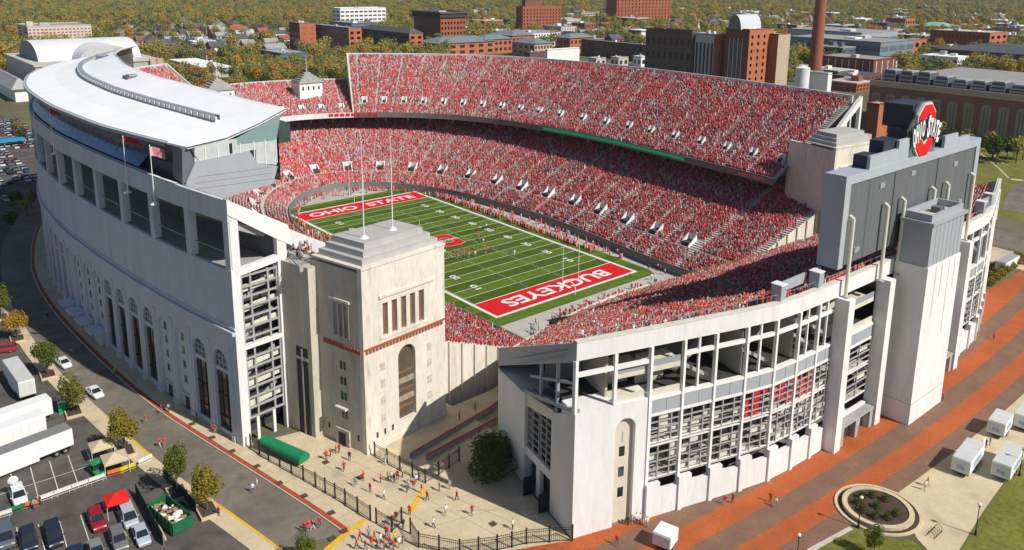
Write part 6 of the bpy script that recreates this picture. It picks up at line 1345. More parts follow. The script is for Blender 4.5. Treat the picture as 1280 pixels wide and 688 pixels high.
# ------------------------------------------------------------------ concession trailers on the right
hb = gp(1207, 601+0)-gp(1232, 566); hb = -hb/np.linalg.norm(hb)
for (u, v, L_, lab) in ((1199, 596, 7.6, 'white food trailer standing left of the pair by the plaza'), (1249, 602, 8.2, 'white food trailer with blue sign standing right of the pair'), (1243, 548, 5.2, 'white food stand trailer with open front behind the pair'), (1276, 540, 5.5, 'white trailer cut by the right edge of the picture')):
    g = gp(u, v); tt = trailer(g, hb, L_, lab, h=3.0, w_=2.7, grp='food trailers on the plaza', roof=mat('trailer_roof_pale', (0.55, 0.55, 0.54)), name='food_trailer', z=0.03)
    put('sign_panel', MB().box(-0.55, 0.55, -0.09, -0.06, 1.3, 1.9).mesh('sign_panel', [mat('pale_blue_sign', (0.30, 0.42, 0.55), 0.5, 0.3, 3.0)]), tt, loc=(0, 0, 0)); put('serving_hatch', MB().box(1.35, 1.38, L_*0.25, L_*0.75, 1.3, 2.3).mesh('serving_hatch', [mat('pale_blue_sign', (0.3, 0.42, 0.55))]), tt, loc=(0, 0, 0))
g = gp(1228, 566); t = thing('umbrella', 'white canvas screen standing among the food trailers', 'canvas screen', (g[0], g[1], 0)); MB().box(g[0]-0.6, g[0]+0.6, g[1]-0.05, g[1]+0.05, 0.9, 2.6).build('canvas', WPAINT, t); MB().tube((g[0]-0.55, g[1], 0), (g[0]-0.55, g[1], 2.6), 0.04).build('pole', STEEL, t); MB().tube((g[0]+0.55, g[1], 0), (g[0]+0.55, g[1], 2.6), 0.04).build('pole', STEEL, t)
g = gp(826, 690); trailer(g, np.array([0.96, 0.28])*1.0, 2.7, 'small white box trailer at the bottom of the brick plaza', h=2.6, w_=2.6, grp='small white trailer', roof=WPAINT, name='box_trailer', z=0.026)
g = gp(1258, 335); t = thing('white_container', 'long white container by the hedge at the right edge', 'container', (g[0], g[1], 0)); MB().box(g[0]-5, g[0]+5, g[1]-1.3, g[1]+1.3, 0.1, 2.7).build('body', WPAINT, t); MB().box(g[0]-4.9, g[0]+4.9, g[1]-1.2, g[1]+1.2, 2.7, 2.8).build('lid', PANEL, t)
# ------------------------------------------------------------------ canopies, dumpster, toilet, cart, barricades
def canopy(x, y, s_, m, lab, rz=0.0, h=2.3):
    t = thing('canopy_tent', lab, 'canopy', (x, y, 0), 'pop-up canopies on the lot', rz)
    hs = s_/2; tp = MB(); c = [(-hs, -hs, h), (hs, -hs, h), (hs, hs, h), (-hs, hs, h), (0, 0, h+0.85)]
    tp.add(c, [(0, 1, 4), (1, 2, 4), (2, 3, 4), (3, 0, 4)]); tp.add([(a, b_, h-0.25) for a, b_, _ in c[:4]]+c[:4], [(0, 1, 5, 4), (1, 2, 6, 5), (2, 3, 7, 6), (3, 0, 4, 7)])
    put('roof', tp.mesh('roof', [m]), t, loc=(0, 0, 0))
    for sx in (-1, 1):
        for sy in (-1, 1): put('leg', MB().tube((sx*(hs-0.05), sy*(hs-0.05), 0), (sx*(hs-0.05), sy*(hs-0.05), h), 0.04, n=6).mesh('leg', [STEEL]), t, loc=(0, 0, 0))
g = gp(128, 572); canopy(g[0], g[1], 3.3, CANV, 'beige pop-up canopy nearer the white trailers', CA)
g = gp(145, 588); canopy(g[0], g[1], 3.5, CANV, 'beige pop-up canopy nearer the tree and planter', CA)
g = gp(147, 640); canopy(g[0], g[1], 3.0, mat('red_canvas', (0.75, 0.015, 0.012), 0.8, 0.04), 'bright red pop-up canopy over the parked cars', CA)
g = gp(213, 652); _dd = gp(237, 660)-gp(193, 624); DA = math.atan2(_dd[1], _dd[0])-math.pi/2; t = thing('dumpster', 'green open-topped dumpster full of white rubbish', 'dumpster', (g[0], g[1], 0), None, DA)
GR2 = mat('dumpster_green', (0.012, 0.13, 0.055), 0.6, 0.15, 1.0)
mb = MB()
for (x0, x1, y0, y1) in ((-1.2, -1.12, -3, 3), (1.12, 1.2, -3, 3), (-1.12, 1.12, -3, -2.92), (-1.12, 1.12, 2.92, 3)): mb.box(x0, x1, y0, y1, 0.25, 1.85)
put('shell', mb.mesh('shell', [GR2]), t, loc=(0, 0, 0)); put('floor', MB().box(-1.11, 1.11, -2.91, 2.91, 0.3, 0.4).mesh('floor', [TIMB]), t, loc=(0, 0, 0))
for y in np.linspace(-2.6, 2.6, 7): put('rib', MB().box(-1.28, -1.2, y-0.06, y+0.06, 0.25, 1.8).mesh('rib', [GR2]), t, loc=(0, 0, 0)); put('rib', MB().box(1.2, 1.28, y-0.06, y+0.06, 0.25, 1.8).mesh('rib', [GR2]), t, loc=(0, 0, 0))
mb = MB(); rg = random.Random(2)
for k in range(46):
    x = rg.uniform(-0.95, 0.95); y = rg.uniform(-2.6, 2.7); z = 0.7+rg.uniform(0, 0.75); s_ = rg.uniform(0.12, 0.36); a = rg.uniform(0, 3); mb.obox((x, y), (math.cos(a), math.sin(a)), s_, s_*0.7, z, z+s_*rg.uniform(0.4, 1.0), 0 if rg.random() < 0.6 else 1)
rub = tag(put('rubbish', mb.mesh('rubbish', [WPAINT, mat('cardboard', (0.36, 0.22, 0.10), 0.9, 0.2)]), None, loc=(g[0], g[1], 0)), 'heap of white bags and cardboard inside the dumpster', 'rubbish', kind='stuff'); rub.rotation_euler = (0, 0, DA); rub.scale = t.scale = (1.2, 1.2, 1.1)
# dark screens around the dumpster
for k, (ua, va, ub, vb, lab) in enumerate(((170, 618, 205, 683, 'dark green mesh screen fence beside the silver sedan'), (205, 598, 246, 642, 'dark green mesh screen fence behind the dumpster'))):
    a = gp(ua, va); c = gp(ub, vb); t = thing('screen_fence', lab, 'fence', (*a, 0), 'screens round the dumpster'); d = c-a; L_ = np.linalg.norm(d); d /= L_
    MB().obox(tuple((a+c)/2), d, L_/2, 0.03, 0.1, 1.9).build('mesh_panel', mat('dark_green_mesh', (0.02, 0.035, 0.03), 0.9, 0.15, 1.0), t)
    for j in range(5): p = a+d*L_*j/4; MB().tube((*p, 0), (*p, 2.0), 0.05, n=6).build('post', GSTEEL, t)
a = gp(190, 642); c = gp(207, 676); d = (c-a)/np.linalg.norm(c-a); t = thing('concrete_kerb_rail', 'pale wheel stop rail running beside the dark screen', 'rail', (*a, 0)); MB().obox(tuple((a+c)/2), d, np.linalg.norm(c-a)/2, 0.12, 0.02, 0.35).build('bar', WALK, t); MB().obox(tuple(a), d, 0.2, 0.2, 0.02, 0.5).build('end_block', WALK, t)
g = gp(78, 515); t = thing('portable_toilet', 'green portable toilet with white roof by the tree', 'portable toilet', (g[0], g[1], 0), None, CA)
for nm, me_ in (('cabin', MB().box(-0.56, 0.56, -0.56, 0.56, 0.08, 2.05).mesh('cabin', [mat('toilet_green', (0.012, 0.33, 0.14), 0.5, 0.03)])), ('base', MB().box(-0.6, 0.6, -0.62, 0.62, 0, 0.1).mesh('base', [GSTEEL])), ('roof', MB().prism([(-0.62, -0.62), (0.62, -0.62), (0.62, 0.62), (-0.62, 0.62)], 2.05, 2.3).mesh('roof', [WPAINT])), ('door', MB().box(-0.42, 0.42, -0.6, -0.561, 0.15, 1.9).mesh('door', [mat('toilet_green_light', (0.03, 0.42, 0.2), 0.5, 0.03)])), ('vent_pipe', MB().tube((0.4, 0.4, 2.2), (0.4, 0.4, 2.7), 0.06).mesh('vent_pipe', [BLK]))): put(nm, me_, t, loc=(0, 0, 0))
g = gp(121, 592); t = thing('utility_cart', 'small green utility cart parked by the beige canopies', 'cart', (g[0], g[1], 0.02), None, CA+0.2)
GC = mat('cart_green', (0.015, 0.28, 0.07), 0.4, 0.05)
for nm, me_ in (('body', MB().box(-0.7, 0.7, -1.3, 1.3, 0.35, 0.85).mesh('body', [GC])), ('roof', MB().box(-0.68, 0.68, -1.0, 0.5, 1.75, 1.85).mesh('roof', [GC])), ('seat', MB().box(-0.6, 0.6, -0.7, -0.2, 0.85, 1.25).mesh('seat', [BLK])), ('windscreen', MB().box(-0.62, 0.62, 0.45, 0.49, 0.85, 1.75).mesh('windscreen', [GLASSD]))): put(nm, me_, t, loc=(0, 0, 0))
for sx in (-1, 1):
    for y in (-0.9, 0.9): put('wheel', MB().tube((sx*0.55, y, 0.3), (sx*0.74, y, 0.3), 0.3, n=12).mesh('wheel', [RUBBER]), t, loc=(0, 0, 0))
    put('roof_post', MB().tube((sx*0.6, -0.9, 0.85), (sx*0.6, -0.9, 1.75), 0.03, n=5).mesh('roof_post', [BLK]), t, loc=(0, 0, 0))
# green tarpaulin covered equipment behind the iron fence
a = gp(330, 560); c = gp(381, 583); d = (c-a); L_ = np.linalg.norm(d); d /= L_; t = thing('covered_shelter', 'long low shelter with rounded green tarpaulin behind the iron fence', 'shelter', ((a+c)[0]/2, (a+c)[1]/2, 0.13), None, math.atan2(d[1], d[0]))
secs = []
for x in (-L_/2, L_/2): secs.append([(x, 1.15*math.cos(math.pi*k/8), 1.3+0.75*math.sin(math.pi*k/8)) for k in range(9)]+[(x, -1.15, 0.75), (x, 1.15, 0.75)])
put('tarpaulin', loft(MB(), secs).mesh('tarpaulin', [mat('tarpaulin_green', (0.010, 0.21, 0.085), 0.6, 0.12, 1.2)]), t, loc=(0, 0, 0))
for x in (-L_/2+0.3, 0, L_/2-0.3):
    for y in (-1.0, 1.0): put('leg', MB().tube((x, y, 0), (x, y, 1.0), 0.05, n=6).mesh('leg', [GSTEEL]), t, loc=(0, 0, 0))
# crowd-control barricades
def barrier_mesh():
    mb = MB(); 
    for z in (0.15, 0.55, 1.05): mb.tube((-1.15, 0, z), (1.15, 0, z), 0.035, n=5)
    for k in range(9): mb.tube((-1.1+k*0.275, 0, 0.15), (-1.1+k*0.275, 0, 1.05), 0.022, n=4)
    for x in (-0.8, 0.8): mb.tube((x, -0.3, 0.02), (x, 0.3, 0.02), 0.03, n=5); mb.tube((x, 0, 0.02), (x, 0, 0.2), 0.03, n=5)
    mb.box(-1.1, 1.1, -0.012, 0.012, 0.45, 0.98)
    return mb.mesh('barricade', [mat('barrier_white', (0.72, 0.70, 0.68), 0.5, 0.05)])
BRM = barrier_mesh(); BRY = BRM.copy(); BRY.materials[0] = mat('barrier_yellow', (0.68, 0.55, 0.03), 0.5, 0.05); BRO = BRM.copy(); BRO.materials[0] = mat('barrier_orange', (0.75, 0.18, 0.03), 0.5, 0.05); BRG = BRM.copy(); BRG.materials[0] = GREENP
def barriers(a, c, me_, lab, grp='barricades across the lot'):
    d = c-a; L_ = np.linalg.norm(d); k_ = max(1, round(L_/2.4)); d /= L_
    for k in range(k_): p = a+d*(k+0.5)*L_/k_; o = bpy.data.objects.new('barricade', me_); COL.objects.link(o); o.location = (p[0], p[1], 0.02); o.rotation_euler = (0, 0, math.atan2(d[1], d[0])); tag(o, lab, 'barricade', grp)
barriers(gp(46, 630), gp(132, 599), BRM, 'white steel barricade in the row across the parking lot')
barriers(gp(138, 596), gp(152, 592), BRO, 'orange barricade in the row near the beige canopies', 'orange barricades')
barriers(gp(153, 592), gp(168, 586), BRY, 'yellow barricade between the orange ones and the planter', 'yellow barricades')
barriers(gp(170, 585), gp(194, 573), BRM, 'white steel barricade from the planter to the road edge', 'barricades at the road edge')
barriers(gp(30, 637), gp(44, 634), BRO, 'orange barricade next to the white broadcast car', 'orange barricades by the car'); barriers(gp(13, 643), gp(29, 638), BRG, 'green barricade in front of the white broadcast car', 'green barricades'); barriers(gp(-4, 650), gp(12, 645), BRM, 'white barricade at the left picture edge', 'white barricades at the edge')
barriers(gp(160, 675), gp(160, 676)+np.array([0.3, 0.2]), BRM, 'single white barricade leaning near the cars', 'single barricade') if False else None

# players' tunnel with grey canopy at the corner of the south stand
g = G(742, 408, 3.4); t = thing('tunnel_canopy', 'dark grey six sided canopy over the tunnel in the south stand corner', 'canopy', (g[0], g[1], 0))
hx = [(g[0]+3.6*math.cos(math.pi*k/3+0.2), g[1]+2.8*math.sin(math.pi*k/3+0.2)) for k in range(6)]
MB().prism(hx, 3.2, 3.7).build('roof', DPANEL, t)
for p in hx[::2]: MB().tube((p[0], p[1], -4), (p[0], p[1], 3.2), 0.15, n=6).build('post', GSTEEL, t)
a = G(690, 420, -2.5); b_ = G(735, 404, -1.0); t = thing('tunnel_wall', 'black walled players tunnel mouth at the front of the south stand', 'tunnel', (a[0], a[1], -4)); d = np.array([b_[0]-a[0], b_[1]-a[1]]); L_ = np.linalg.norm(d); d /= L_
MB().obox(((a[0]+b_[0])/2, (a[1]+b_[1])/2), d, L_/2, 1.6, -4.04, 0.6).build('side_wall', DARK, t); MB().obox(((a[0]+b_[0])/2, (a[1]+b_[1])/2), d, L_/2+0.1, 1.7, 0.6, 0.75).build('lid', BLK, t)
# ================================================================== trees
def leafmat(name, cols, rough=0.85):
    m = bpy.data.materials.new(name); MATS[name] = m; m.use_nodes = True; n = m.node_tree.nodes; L = m.node_tree.links; n.clear()
    oi = n.new('ShaderNodeObjectInfo'); rp_ = n.new('ShaderNodeValToRGB'); rp_.color_ramp.interpolation = 'LINEAR'
    el = rp_.color_ramp.elements
    while len(el) > 1: el.remove(el[-1])
    for i, c in enumerate(cols):
        e = el[0] if i == 0 else el.new(i/(len(cols)-1)); e.position = i/(max(1, len(cols)-1)); e.color = (*c, 1)
    L.new(oi.outputs['Random'], rp_.inputs[0])
    g = n.new('ShaderNodeNewGeometry'); mr = n.new('ShaderNodeMapRange'); mr.inputs[3].default_value = 0.78; mr.inputs[4].default_value = 1.22; L.new(g.outputs['Random Per Island'], mr.inputs[0])
    sc_ = n.new('ShaderNodeVectorMath'); sc_.operation = 'SCALE'; L.new(rp_.outputs[0], sc_.inputs[0]); L.new(mr.outputs[0], sc_.inputs['Scale'])
    d = n.new('ShaderNodeBsdfDiffuse'); t = n.new('ShaderNodeBsdfTranslucent'); mx = n.new('ShaderNodeMixShader'); mx.inputs[0].default_value = 0.28; o = n.new('ShaderNodeOutputMaterial')
    L.new(sc_.outputs[0], d.inputs[0]); L.new(sc_.outputs[0], t.inputs[0]); L.new(d.outputs[0], mx.inputs[1]); L.new(t.outputs[0], mx.inputs[2]); L.new(mx.outputs[0], o.inputs[0])
    return m
AUT = leafmat('autumn_leaves', [(0.19, 0.23, 0.07), (0.34, 0.31, 0.08), (0.46, 0.33, 0.07), (0.15, 0.19, 0.075), (0.30, 0.29, 0.085), (0.54, 0.30, 0.065), (0.21, 0.24, 0.08), (0.43, 0.34, 0.08), (0.17, 0.20, 0.08)])
GRN = leafmat('green_leaves', [(0.12, 0.15, 0.025), (0.15, 0.17, 0.03), (0.18, 0.17, 0.032)])
YGR = leafmat('yellow_green_leaves', [(0.30, 0.24, 0.035), (0.24, 0.21, 0.035)])
ORG = leafmat('orange_leaves', [(0.44, 0.20, 0.03), (0.38, 0.24, 0.035)])
DGR = leafmat('dark_green_leaves', [(0.055, 0.085, 0.02), (0.075, 0.10, 0.024)])
BARK = mat('bark', (0.11, 0.085, 0.065), 0.95, 0.2, 3.0)
def crown_mesh(name, n_leaf, leaf, H, Rx, z0, m, seed, lobes=9, flat=1.0):
    """leaf-sized faces in lumpy clumps; crown from z0 to H"""
    r = np.random.default_rng(seed); cz = (z0+H)/2; hz = (H-z0)/2
    lc = []
    for k in range(lobes):
        v = r.normal(size=3); v /= np.linalg.norm(v); rad = r.uniform(0.25, 0.75); lc.append((v[0]*Rx*rad, v[1]*Rx*rad, cz+v[2]*hz*rad*0.95, r.uniform(0.34, 0.55)))
    lc.append((0, 0, cz, 0.6)); lc = np.array(lc)
    idx = r.integers(0, len(lc), n_leaf); d = r.normal(size=(n_leaf, 3)); d /= np.linalg.norm(d, axis=1)[:, None]; q = r.uniform(0.55, 1.05, n_leaf)**0.6
    P = lc[idx, :3]+d*(lc[idx, 3]*q)[:, None]*np.array([Rx, Rx, hz])
    nrm = d+r.normal(0, 0.55, (n_leaf, 3)); nrm[:, 2] += 0.25; nrm /= np.linalg.norm(nrm, axis=1)[:, None]
    e = np.cross(nrm, r.normal(size=(n_leaf, 3))); e /= np.linalg.norm(e, axis=1)[:, None]; f = np.cross(nrm, e); s = leaf*r.uniform(0.6, 1.3, n_leaf)[:, None]
    V = np.stack([P-e*s*0.9, P-f*s*0.55+nrm*s*0.1, P+e*s, P+f*s*0.55-nrm*s*0.1], 1).reshape(-1, 3)
    me = bpy.data.meshes.new(name); me.from_pydata(V.tolist(), [], [(4*i, 4*i+1, 4*i+2, 4*i+3) for i in range(n_leaf)]); me.materials.append(m); me.update(); return me
def trunk_mesh(H, r0, z0, Rx, seed, n=7):
    mb = MB(); r = random.Random(seed); mb.tube((0, 0, -0.1), (0, 0, z0+0.2), r0, r0*0.75, n=n); mb.tube((0, 0, z0+0.2), (0.1, 0.05, (z0+H)*0.58), r0*0.75, r0*0.3, n=n)
    for k in range(6):
        a = 2*math.pi*k/6+r.uniform(-0.4, 0.4); zz_ = z0+r.uniform(0, (H-z0)*0.3); mb.tube((0, 0, zz_), (Rx*0.6*math.cos(a), Rx*0.6*math.sin(a), zz_+(H-z0)*r.uniform(0.25, 0.45)), r0*0.4, r0*0.12, n=5)
    return mb.mesh('trunk', [BARK])
def tree(name, x, y, z, tm, cm, rz, sc, label, grp, cat='tree'):
    t = thing(name, label, cat, (x, y, z), grp, rz); t.scale = sc if hasattr(sc, '__len__') else (sc, sc, sc)
    if tm: put('trunk', tm, t, loc=(0, 0, 0))
    put('crown', cm, t, loc=(0, 0, 0)); return t
TM = trunk_mesh(6.5, 0.14, 1.4, 2.2, 1)
NEAR = {k: crown_mesh('crown', 2600, 0.17, 6.4, 2.3, 1.3, m, sd_) for k, m, sd_ in (('g', GRN, 1), ('y', YGR, 2), ('o', ORG, 3), ('g2', GRN, 4))}
for (u, v, k, sc, lab) in ((92, 517, 'g', 0.95, 'green street tree in a planter beside the portable toilet'), (60, 470, 'g2', 1.0, 'green street tree between the police cars and the box truck'), (157, 566, 'y', 1.05, 'yellowish green street tree behind the beige canopies'), (222, 618, 'g2', (0.75, 0.75, 1.15), 'tall narrow green tree behind the dumpster'), (259, 640, 'y', 1.02, 'yellow green street tree above the concrete planter box'), (381, 702, 'g', 0.55, 'small green tree at the bottom edge beside the road'), (22, 425, 'o', 0.95, 'orange tinted street tree left of the curving road'), (2, 398, 'g', 1.0, 'green street tree at the left picture edge')):
    g = G(u, v); tree('street_tree', g[0], g[1], 0.02, TM, NEAR[k], rp.uniform(0, 6), [1.22*q for q in sc] if hasattr(sc, '__len__') else sc*1.22, lab, 'street trees along the lot')
    p = thing('tree_planter', 'concrete kerbed planting box under the '+lab.split(' beside')[0].split(' between')[0].split(' behind')[0].split(' above')[0].split(' at ')[0].split(' left')[0]+(' by ' + lab.split()[-1]), 'planter', (g[0], g[1], 0), 'kerbed planters along the lot', CA)
    put('kerb', MB().box(-1.3, 1.3, -1.9, -1.7, 0, 0.5).box(-1.3, 1.3, 1.7, 1.9, 0, 0.5).box(-1.3, -1.1, -1.7, 1.7, 0, 0.5).box(1.1, 1.3, -1.7, 1.7, 0, 0.5).mesh('kerb', [WALK]), p, loc=(0, 0, 0)); put('soil', MB().box(-1.1, 1.1, -1.7, 1.7, 0.02, 0.4).mesh('soil', [SOIL]), p, loc=(0, 0, 0))
g = G(613, 588, 0.1); bush = tree('round_bush', g[0], g[1], 0.1, None, crown_mesh('crown', 8000, 0.22, 6.4, 4.5, -0.6, leafmat('bush_leaves', [(0.085, 0.125, 0.025), (0.10, 0.14, 0.03)]), 8, lobes=22), 0, (1.12, 1.12, 0.95), 'big round dark green bush beside the white return wall', None, 'bush')
g = G(1092, 694); tree('ornamental_tree', g[0], g[1], 0.02, TM, NEAR['g'], 1.0, (0.62, 0.62, 0.72), 'small leafy green tree beside the round planting bed', None)
for k in range(9):
    a = 2*math.pi*k/9; rr_ = 0 if k == 8 else 2.6; x, y = -31.2+rr_*math.cos(a), -151.6+rr_*math.sin(a)
    me_ = crown_mesh('foliage', 200, 0.14, 1.0, 0.95, 0.0, DGR, 20) if k == 0 else me_
    o = put('low_shrub', me_, None, loc=(x, y, 0.4)); tag(o, 'low dark shrub in the round planting bed', 'shrub', 'shrubs in the round bed')
HM = crown_mesh('foliage', 900, 0.22, 2.6, 2.2, 0.0, YGR, 31)
for k in range(7):
    g = G(1238+k*6.5, 356-k*5); tag(put('hedge_bush', HM, None, loc=(g[0], g[1], 0.0)), 'leafy bush in the hedge behind the far end of the south stand', 'bush', 'hedge bushes at the right')
# mid and far trees
MID = [crown_mesh('crown', 520, 0.62, 13.0, 5.2, 2.5, AUT, 40+k, lobes=11) for k in range(4)]
MIDO = crown_mesh('crown', 520, 0.62, 13.0, 5.4, 2.2, ORG, 47, lobes=11); MIDG = crown_mesh('crown', 520, 0.62, 13.0, 5.4, 2.2, DGR, 48, lobes=11)
TMM = trunk_mesh(13, 0.32, 2.6, 5.0, 2, n=6)
# ================================================================== background buildings
UNIT = MB().box(-0.5, 0.5, -0.5, 0.5, -0.5, 0.5).mesh('pane', [GLASSD]); UNITW = MB().box(-0.5, 0.5, -0.5, 0.5, -0.5, 0.5).mesh('pane', [mat('pale_window', (0.45, 0.47, 0.48), 0.3, 0.0)])
FOOT = []
def solve(f, lo, hi):
    a = f(lo)
    for _ in range(50):
        m_ = (lo+hi)/2
        if (f(m_) > 0) == (a > 0): lo = m_
        else: hi = m_
    return (lo+hi)/2
def extents(uc, vb, ul, ur, vt):
    c = G(uc, vb); ex = solve(lambda e: PJ((c[0]+e, c[1], 0))[0]-ur, 0, 900); ny = solve(lambda e: ul-PJ((c[0], c[1]+e, 0))[0], 0, 900); h = solve(lambda e: PJ((c[0], c[1], e))[1]-vt, 0, 200)
    return c, ex, ny, h
def add_windows(t, c, ex, ny, h, nf, nbx, nby, me_=None, hfrac=0.5, wfrac=0.5, z0=0.08, name='window', joined=False, mtl=None):
    me_ = me_ or UNIT; mb = MB()
    for f in range(nf):
        z = h*(z0+(1-z0-0.06)*(f+0.5)/nf); wh = h*(1-z0-0.06)/nf*hfrac
        for face, nb in (('s', nbx), ('w', nby)):
            for k in range(nb):
                if face == 's': p = (c[0]+ex*(k+0.5)/nb, c[1], z); s_ = (ex/nb*wfrac, 0.24, wh)
                else: p = (c[0], c[1]+ny*(k+0.5)/nb, z); s_ = (0.24, ny/nb*wfrac, wh)
                if joined: mb.box(p[0]-s_[0]/2, p[0]+s_[0]/2, p[1]-s_[1]/2, p[1]+s_[1]/2, p[2]-s_[2]/2, p[2]+s_[2]/2)
                else:
                    o = bpy.data.objects.new(name, me_); COL.objects.link(o); o.parent = t; w0 = WOFF[t]; o.location = (p[0]-w0.x, p[1]-w0.y, p[2]-w0.z); o.scale = s_
    if joined and mb.v: tag(mb.build('window_rows', mtl or GLASSD, t), kind='stuff')
def bldg(label, uc, vb, ul, ur, vt, wall, roof=GRAVEL, nf=4, nbx=6, nby=6, name='campus_building', sunlit_wall=None, joined=True, hip=0.0, parapet=0.8, over=0.0, cat='building', grp=None, wf=0.5, hf=0.5, winmat=None, units=2):
    c, ex, ny, h = extents(uc, vb, ul, ur, vt)
    t = thing(name, label, cat, (c[0], c[1], 0), grp); FOOT.append((c[0]-4, c[0]+ex+4, c[1]-4, c[1]+ny+4))
    MB().box(c[0], c[0]+ex, c[1], c[1]+ny, -0.5, h).build('wall', wall, t)
    if sunlit_wall: MB().box(c[0]+0.05, c[0]+ex-0.05, c[1]-0.12, c[1], 0, h-0.05).build('lit_south_front', sunlit_wall, t)  # lighter facing: sun on the south side is put into its colour
    if hip > 0:
        o = over; A = [(c[0]-o, c[1]-o, h), (c[0]+ex+o, c[1]-o, h), (c[0]+ex+o, c[1]+ny+o, h), (c[0]-o, c[1]+ny+o, h)]; s_ = min(ex, ny)*0.42
        B = [(c[0]+s_, c[1]+s_, h+hip), (c[0]+ex-s_, c[1]+s_, h+hip), (c[0]+ex-s_, c[1]+ny-s_, h+hip), (c[0]+s_, c[1]+ny-s_, h+hip)]
        MB().add(A+B, [(0, 1, 5, 4), (1, 2, 6, 5), (2, 3, 7, 6), (3, 0, 4, 7), (4, 5, 6, 7), (3, 2, 1, 0)]).build('roof', roof, t)
    else:
        mb = MB(); mb.box(c[0]-over+0.4, c[0]+ex+over-0.4, c[1]-over+0.4, c[1]+ny+over-0.4, h, h+0.25); mb.build('roof', roof, t)
        if parapet:
            mb = MB(); o = over
            for x0, x1, y0, y1 in ((-o, ex+o, -o, 0.4-o), (-o, ex+o, ny+o-0.4, ny+o), (-o, 0.4-o, 0.4-o, ny+o-0.4), (ex+o-0.4, ex+o, 0.4-o, ny+o-0.4)): mb.box(c[0]+x0, c[0]+x1, c[1]+y0, c[1]+y1, h-0.3, h+parapet)
            mb.build('parapet', wall if over == 0 else roof, t)
        r_ = random.Random(int(uc*7+vb))
        for k in range(units):
            x = c[0]+ex*r_.uniform(0.2, 0.75); y = c[1]+ny*r_.uniform(0.2, 0.75); s_ = min(ex, ny)*r_.uniform(0.05, 0.11); MB().box(x-s_, x+s_, y-s_*0.8, y+s_*0.8, h+0.25, h+0.25+r_.uniform(1.2, 2.6)).build('roof_unit', r_.choice((PANEL, CONC, STEEL)), t)
    if nf: add_windows(t, c, ex, ny, h, nf, nbx, nby, joined=joined, wfrac=wf, hfrac=hf, mtl=winmat)
    return t, c, ex, ny, h
PINKW = mat('cream_facade', (0.62, 0.55, 0.48), 0.85, 0.08, 0.2); GREYB = mat('slate_grey_cladding', (0.12, 0.14, 0.165), 0.6, 0.1, 0.2); WHITB = mat('white_facade', (0.74, 0.74, 0.73), 0.7, 0.05, 0.2); BROWNW = mat('dark_brown_facade', (0.13, 0.085, 0.07), 0.8, 0.12, 0.2); DKROOF = mat('dark_shingle_roof', (0.085, 0.09, 0.10), 0.8, 0.1, 0.2); BRWIN = mat('brown_window', (0.09, 0.045, 0.035), 0.5, 0.1); RSTR = mat('rust_panel', (0.32, 0.13, 0.09), 0.8, 0.15)
t, c, ex, ny, h = bldg('cream apartment slab with rust coloured balconies behind the vaulted arena', 38, 66, 25, 117, 34, PINKW, nf=7, nbx=16, nby=2, winmat=RSTR, wf=0.62, hf=0.5); MB().box(c[0]-0.5, c[0]+5, c[1]-0.5, c[1]+6, h, h+5).build('stair_tower', PINKW, t)
bldg('brick apartment block with orange south front, leftmost behind the north stand', 376, 70, 363, 396, 30, BRICKD, nf=5, nbx=2, nby=4, sunlit_wall=BRICKO, joined=False)
bldg('slate grey apartment block with rows of windows and orange end', 437, 74, 391, 453, 36, GREYB, nf=5, nbx=2, nby=10, sunlit_wall=BRICKO, joined=True, winmat=GLASSG)
bldg('dark brick apartment block with grey roof and orange end', 512, 74, 453, 529, 42, BROWNW, roof=DKROOF, nf=4, nbx=2, nby=9, sunlit_wall=BRICKO, hip=4, over=0.6)
bldg('white apartment tower with grid of balconies in the trees', 426, 40, 416, 483, 11, WHITB, nf=5, nbx=10, nby=2, roof=WHITB, winmat=GLASSG, wf=0.72, hf=0.42)
bldg('low blue grey block in front of the white tower', 440, 52, 412, 470, 30, GREYB, nf=2, nbx=6, nby=4)
t, c, ex, ny, h = bldg('square red brick tower with dark overhanging flat roof', 551, 62, 518, 582, 17, BRICKD, roof=DKROOF, nf=6, nbx=8, nby=8, sunlit_wall=BRICK, over=2.5, parapet=1.5, winmat=BRWIN, wf=0.45)
MB().box(c[0]-1.4, c[0]+ex+1.4, c[1]-1.4, c[1]+ny+1.4, h-4.5, h-0.4).build('top_storey', mat('deep_brown', (0.05, 0.04, 0.04), 0.8, 0.1), t)
t, c, ex, ny, h = bldg('plain red brick slab tower with flat roof in the trees', 653, 44, 645, 701, 9, BRICK, nf=7, nbx=12, nby=2, sunlit_wall=BRICK, winmat=BRWIN, wf=0.3, hf=0.6, units=0); MB().box(c[0]+ex*0.1, c[0]+ex*0.55, c[1]+3, c[1]+ny*0.8, h, h+9).build('penthouse', BRICKD, t)
bldg('tall red brick slab cut off by the top picture edge', 770, 33, 757, 837, -8, BRICK, nf=8, nbx=16, nby=3, sunlit_wall=BRICK, winmat=BRWIN, wf=0.25, hf=0.65)
for (uc, vb, ul, ur, vt, hp, lab) in ((548, 72, 524, 618, 55, 5, 'low brick hall with long blue slate roof beside the dark apartments'), (606, 68, 588, 640, 50, 4, 'brick hall with blue slate hip roof, nearer the square tower'), (640, 64, 612, 668, 45, 4, 'brick hall with blue slate hip roof in the middle of the cluster'), (668, 72, 640, 690, 55, 4, 'pale walled hall with blue slate hip roof above the stand'), (712, 66, 696, 742, 48, 4, 'brick hall with blue slate hip roof, rightmost of the cluster')):
    bldg(lab, uc, vb, ul, ur, vt, BRICKO if 'pale' not in lab else TAN, roof=SLATE, nf=2, nbx=6, nby=4, hip=hp, over=1.2, grp='slate roofed halls')
bldg('bright white flat box building behind the stand rim', 684, 82, 681, 724, 63, WHITB, nf=0, roof=WHITB, units=0)
bldg('low dark building next to the white box', 662, 80, 655, 683, 67, BROWNW, nf=0)
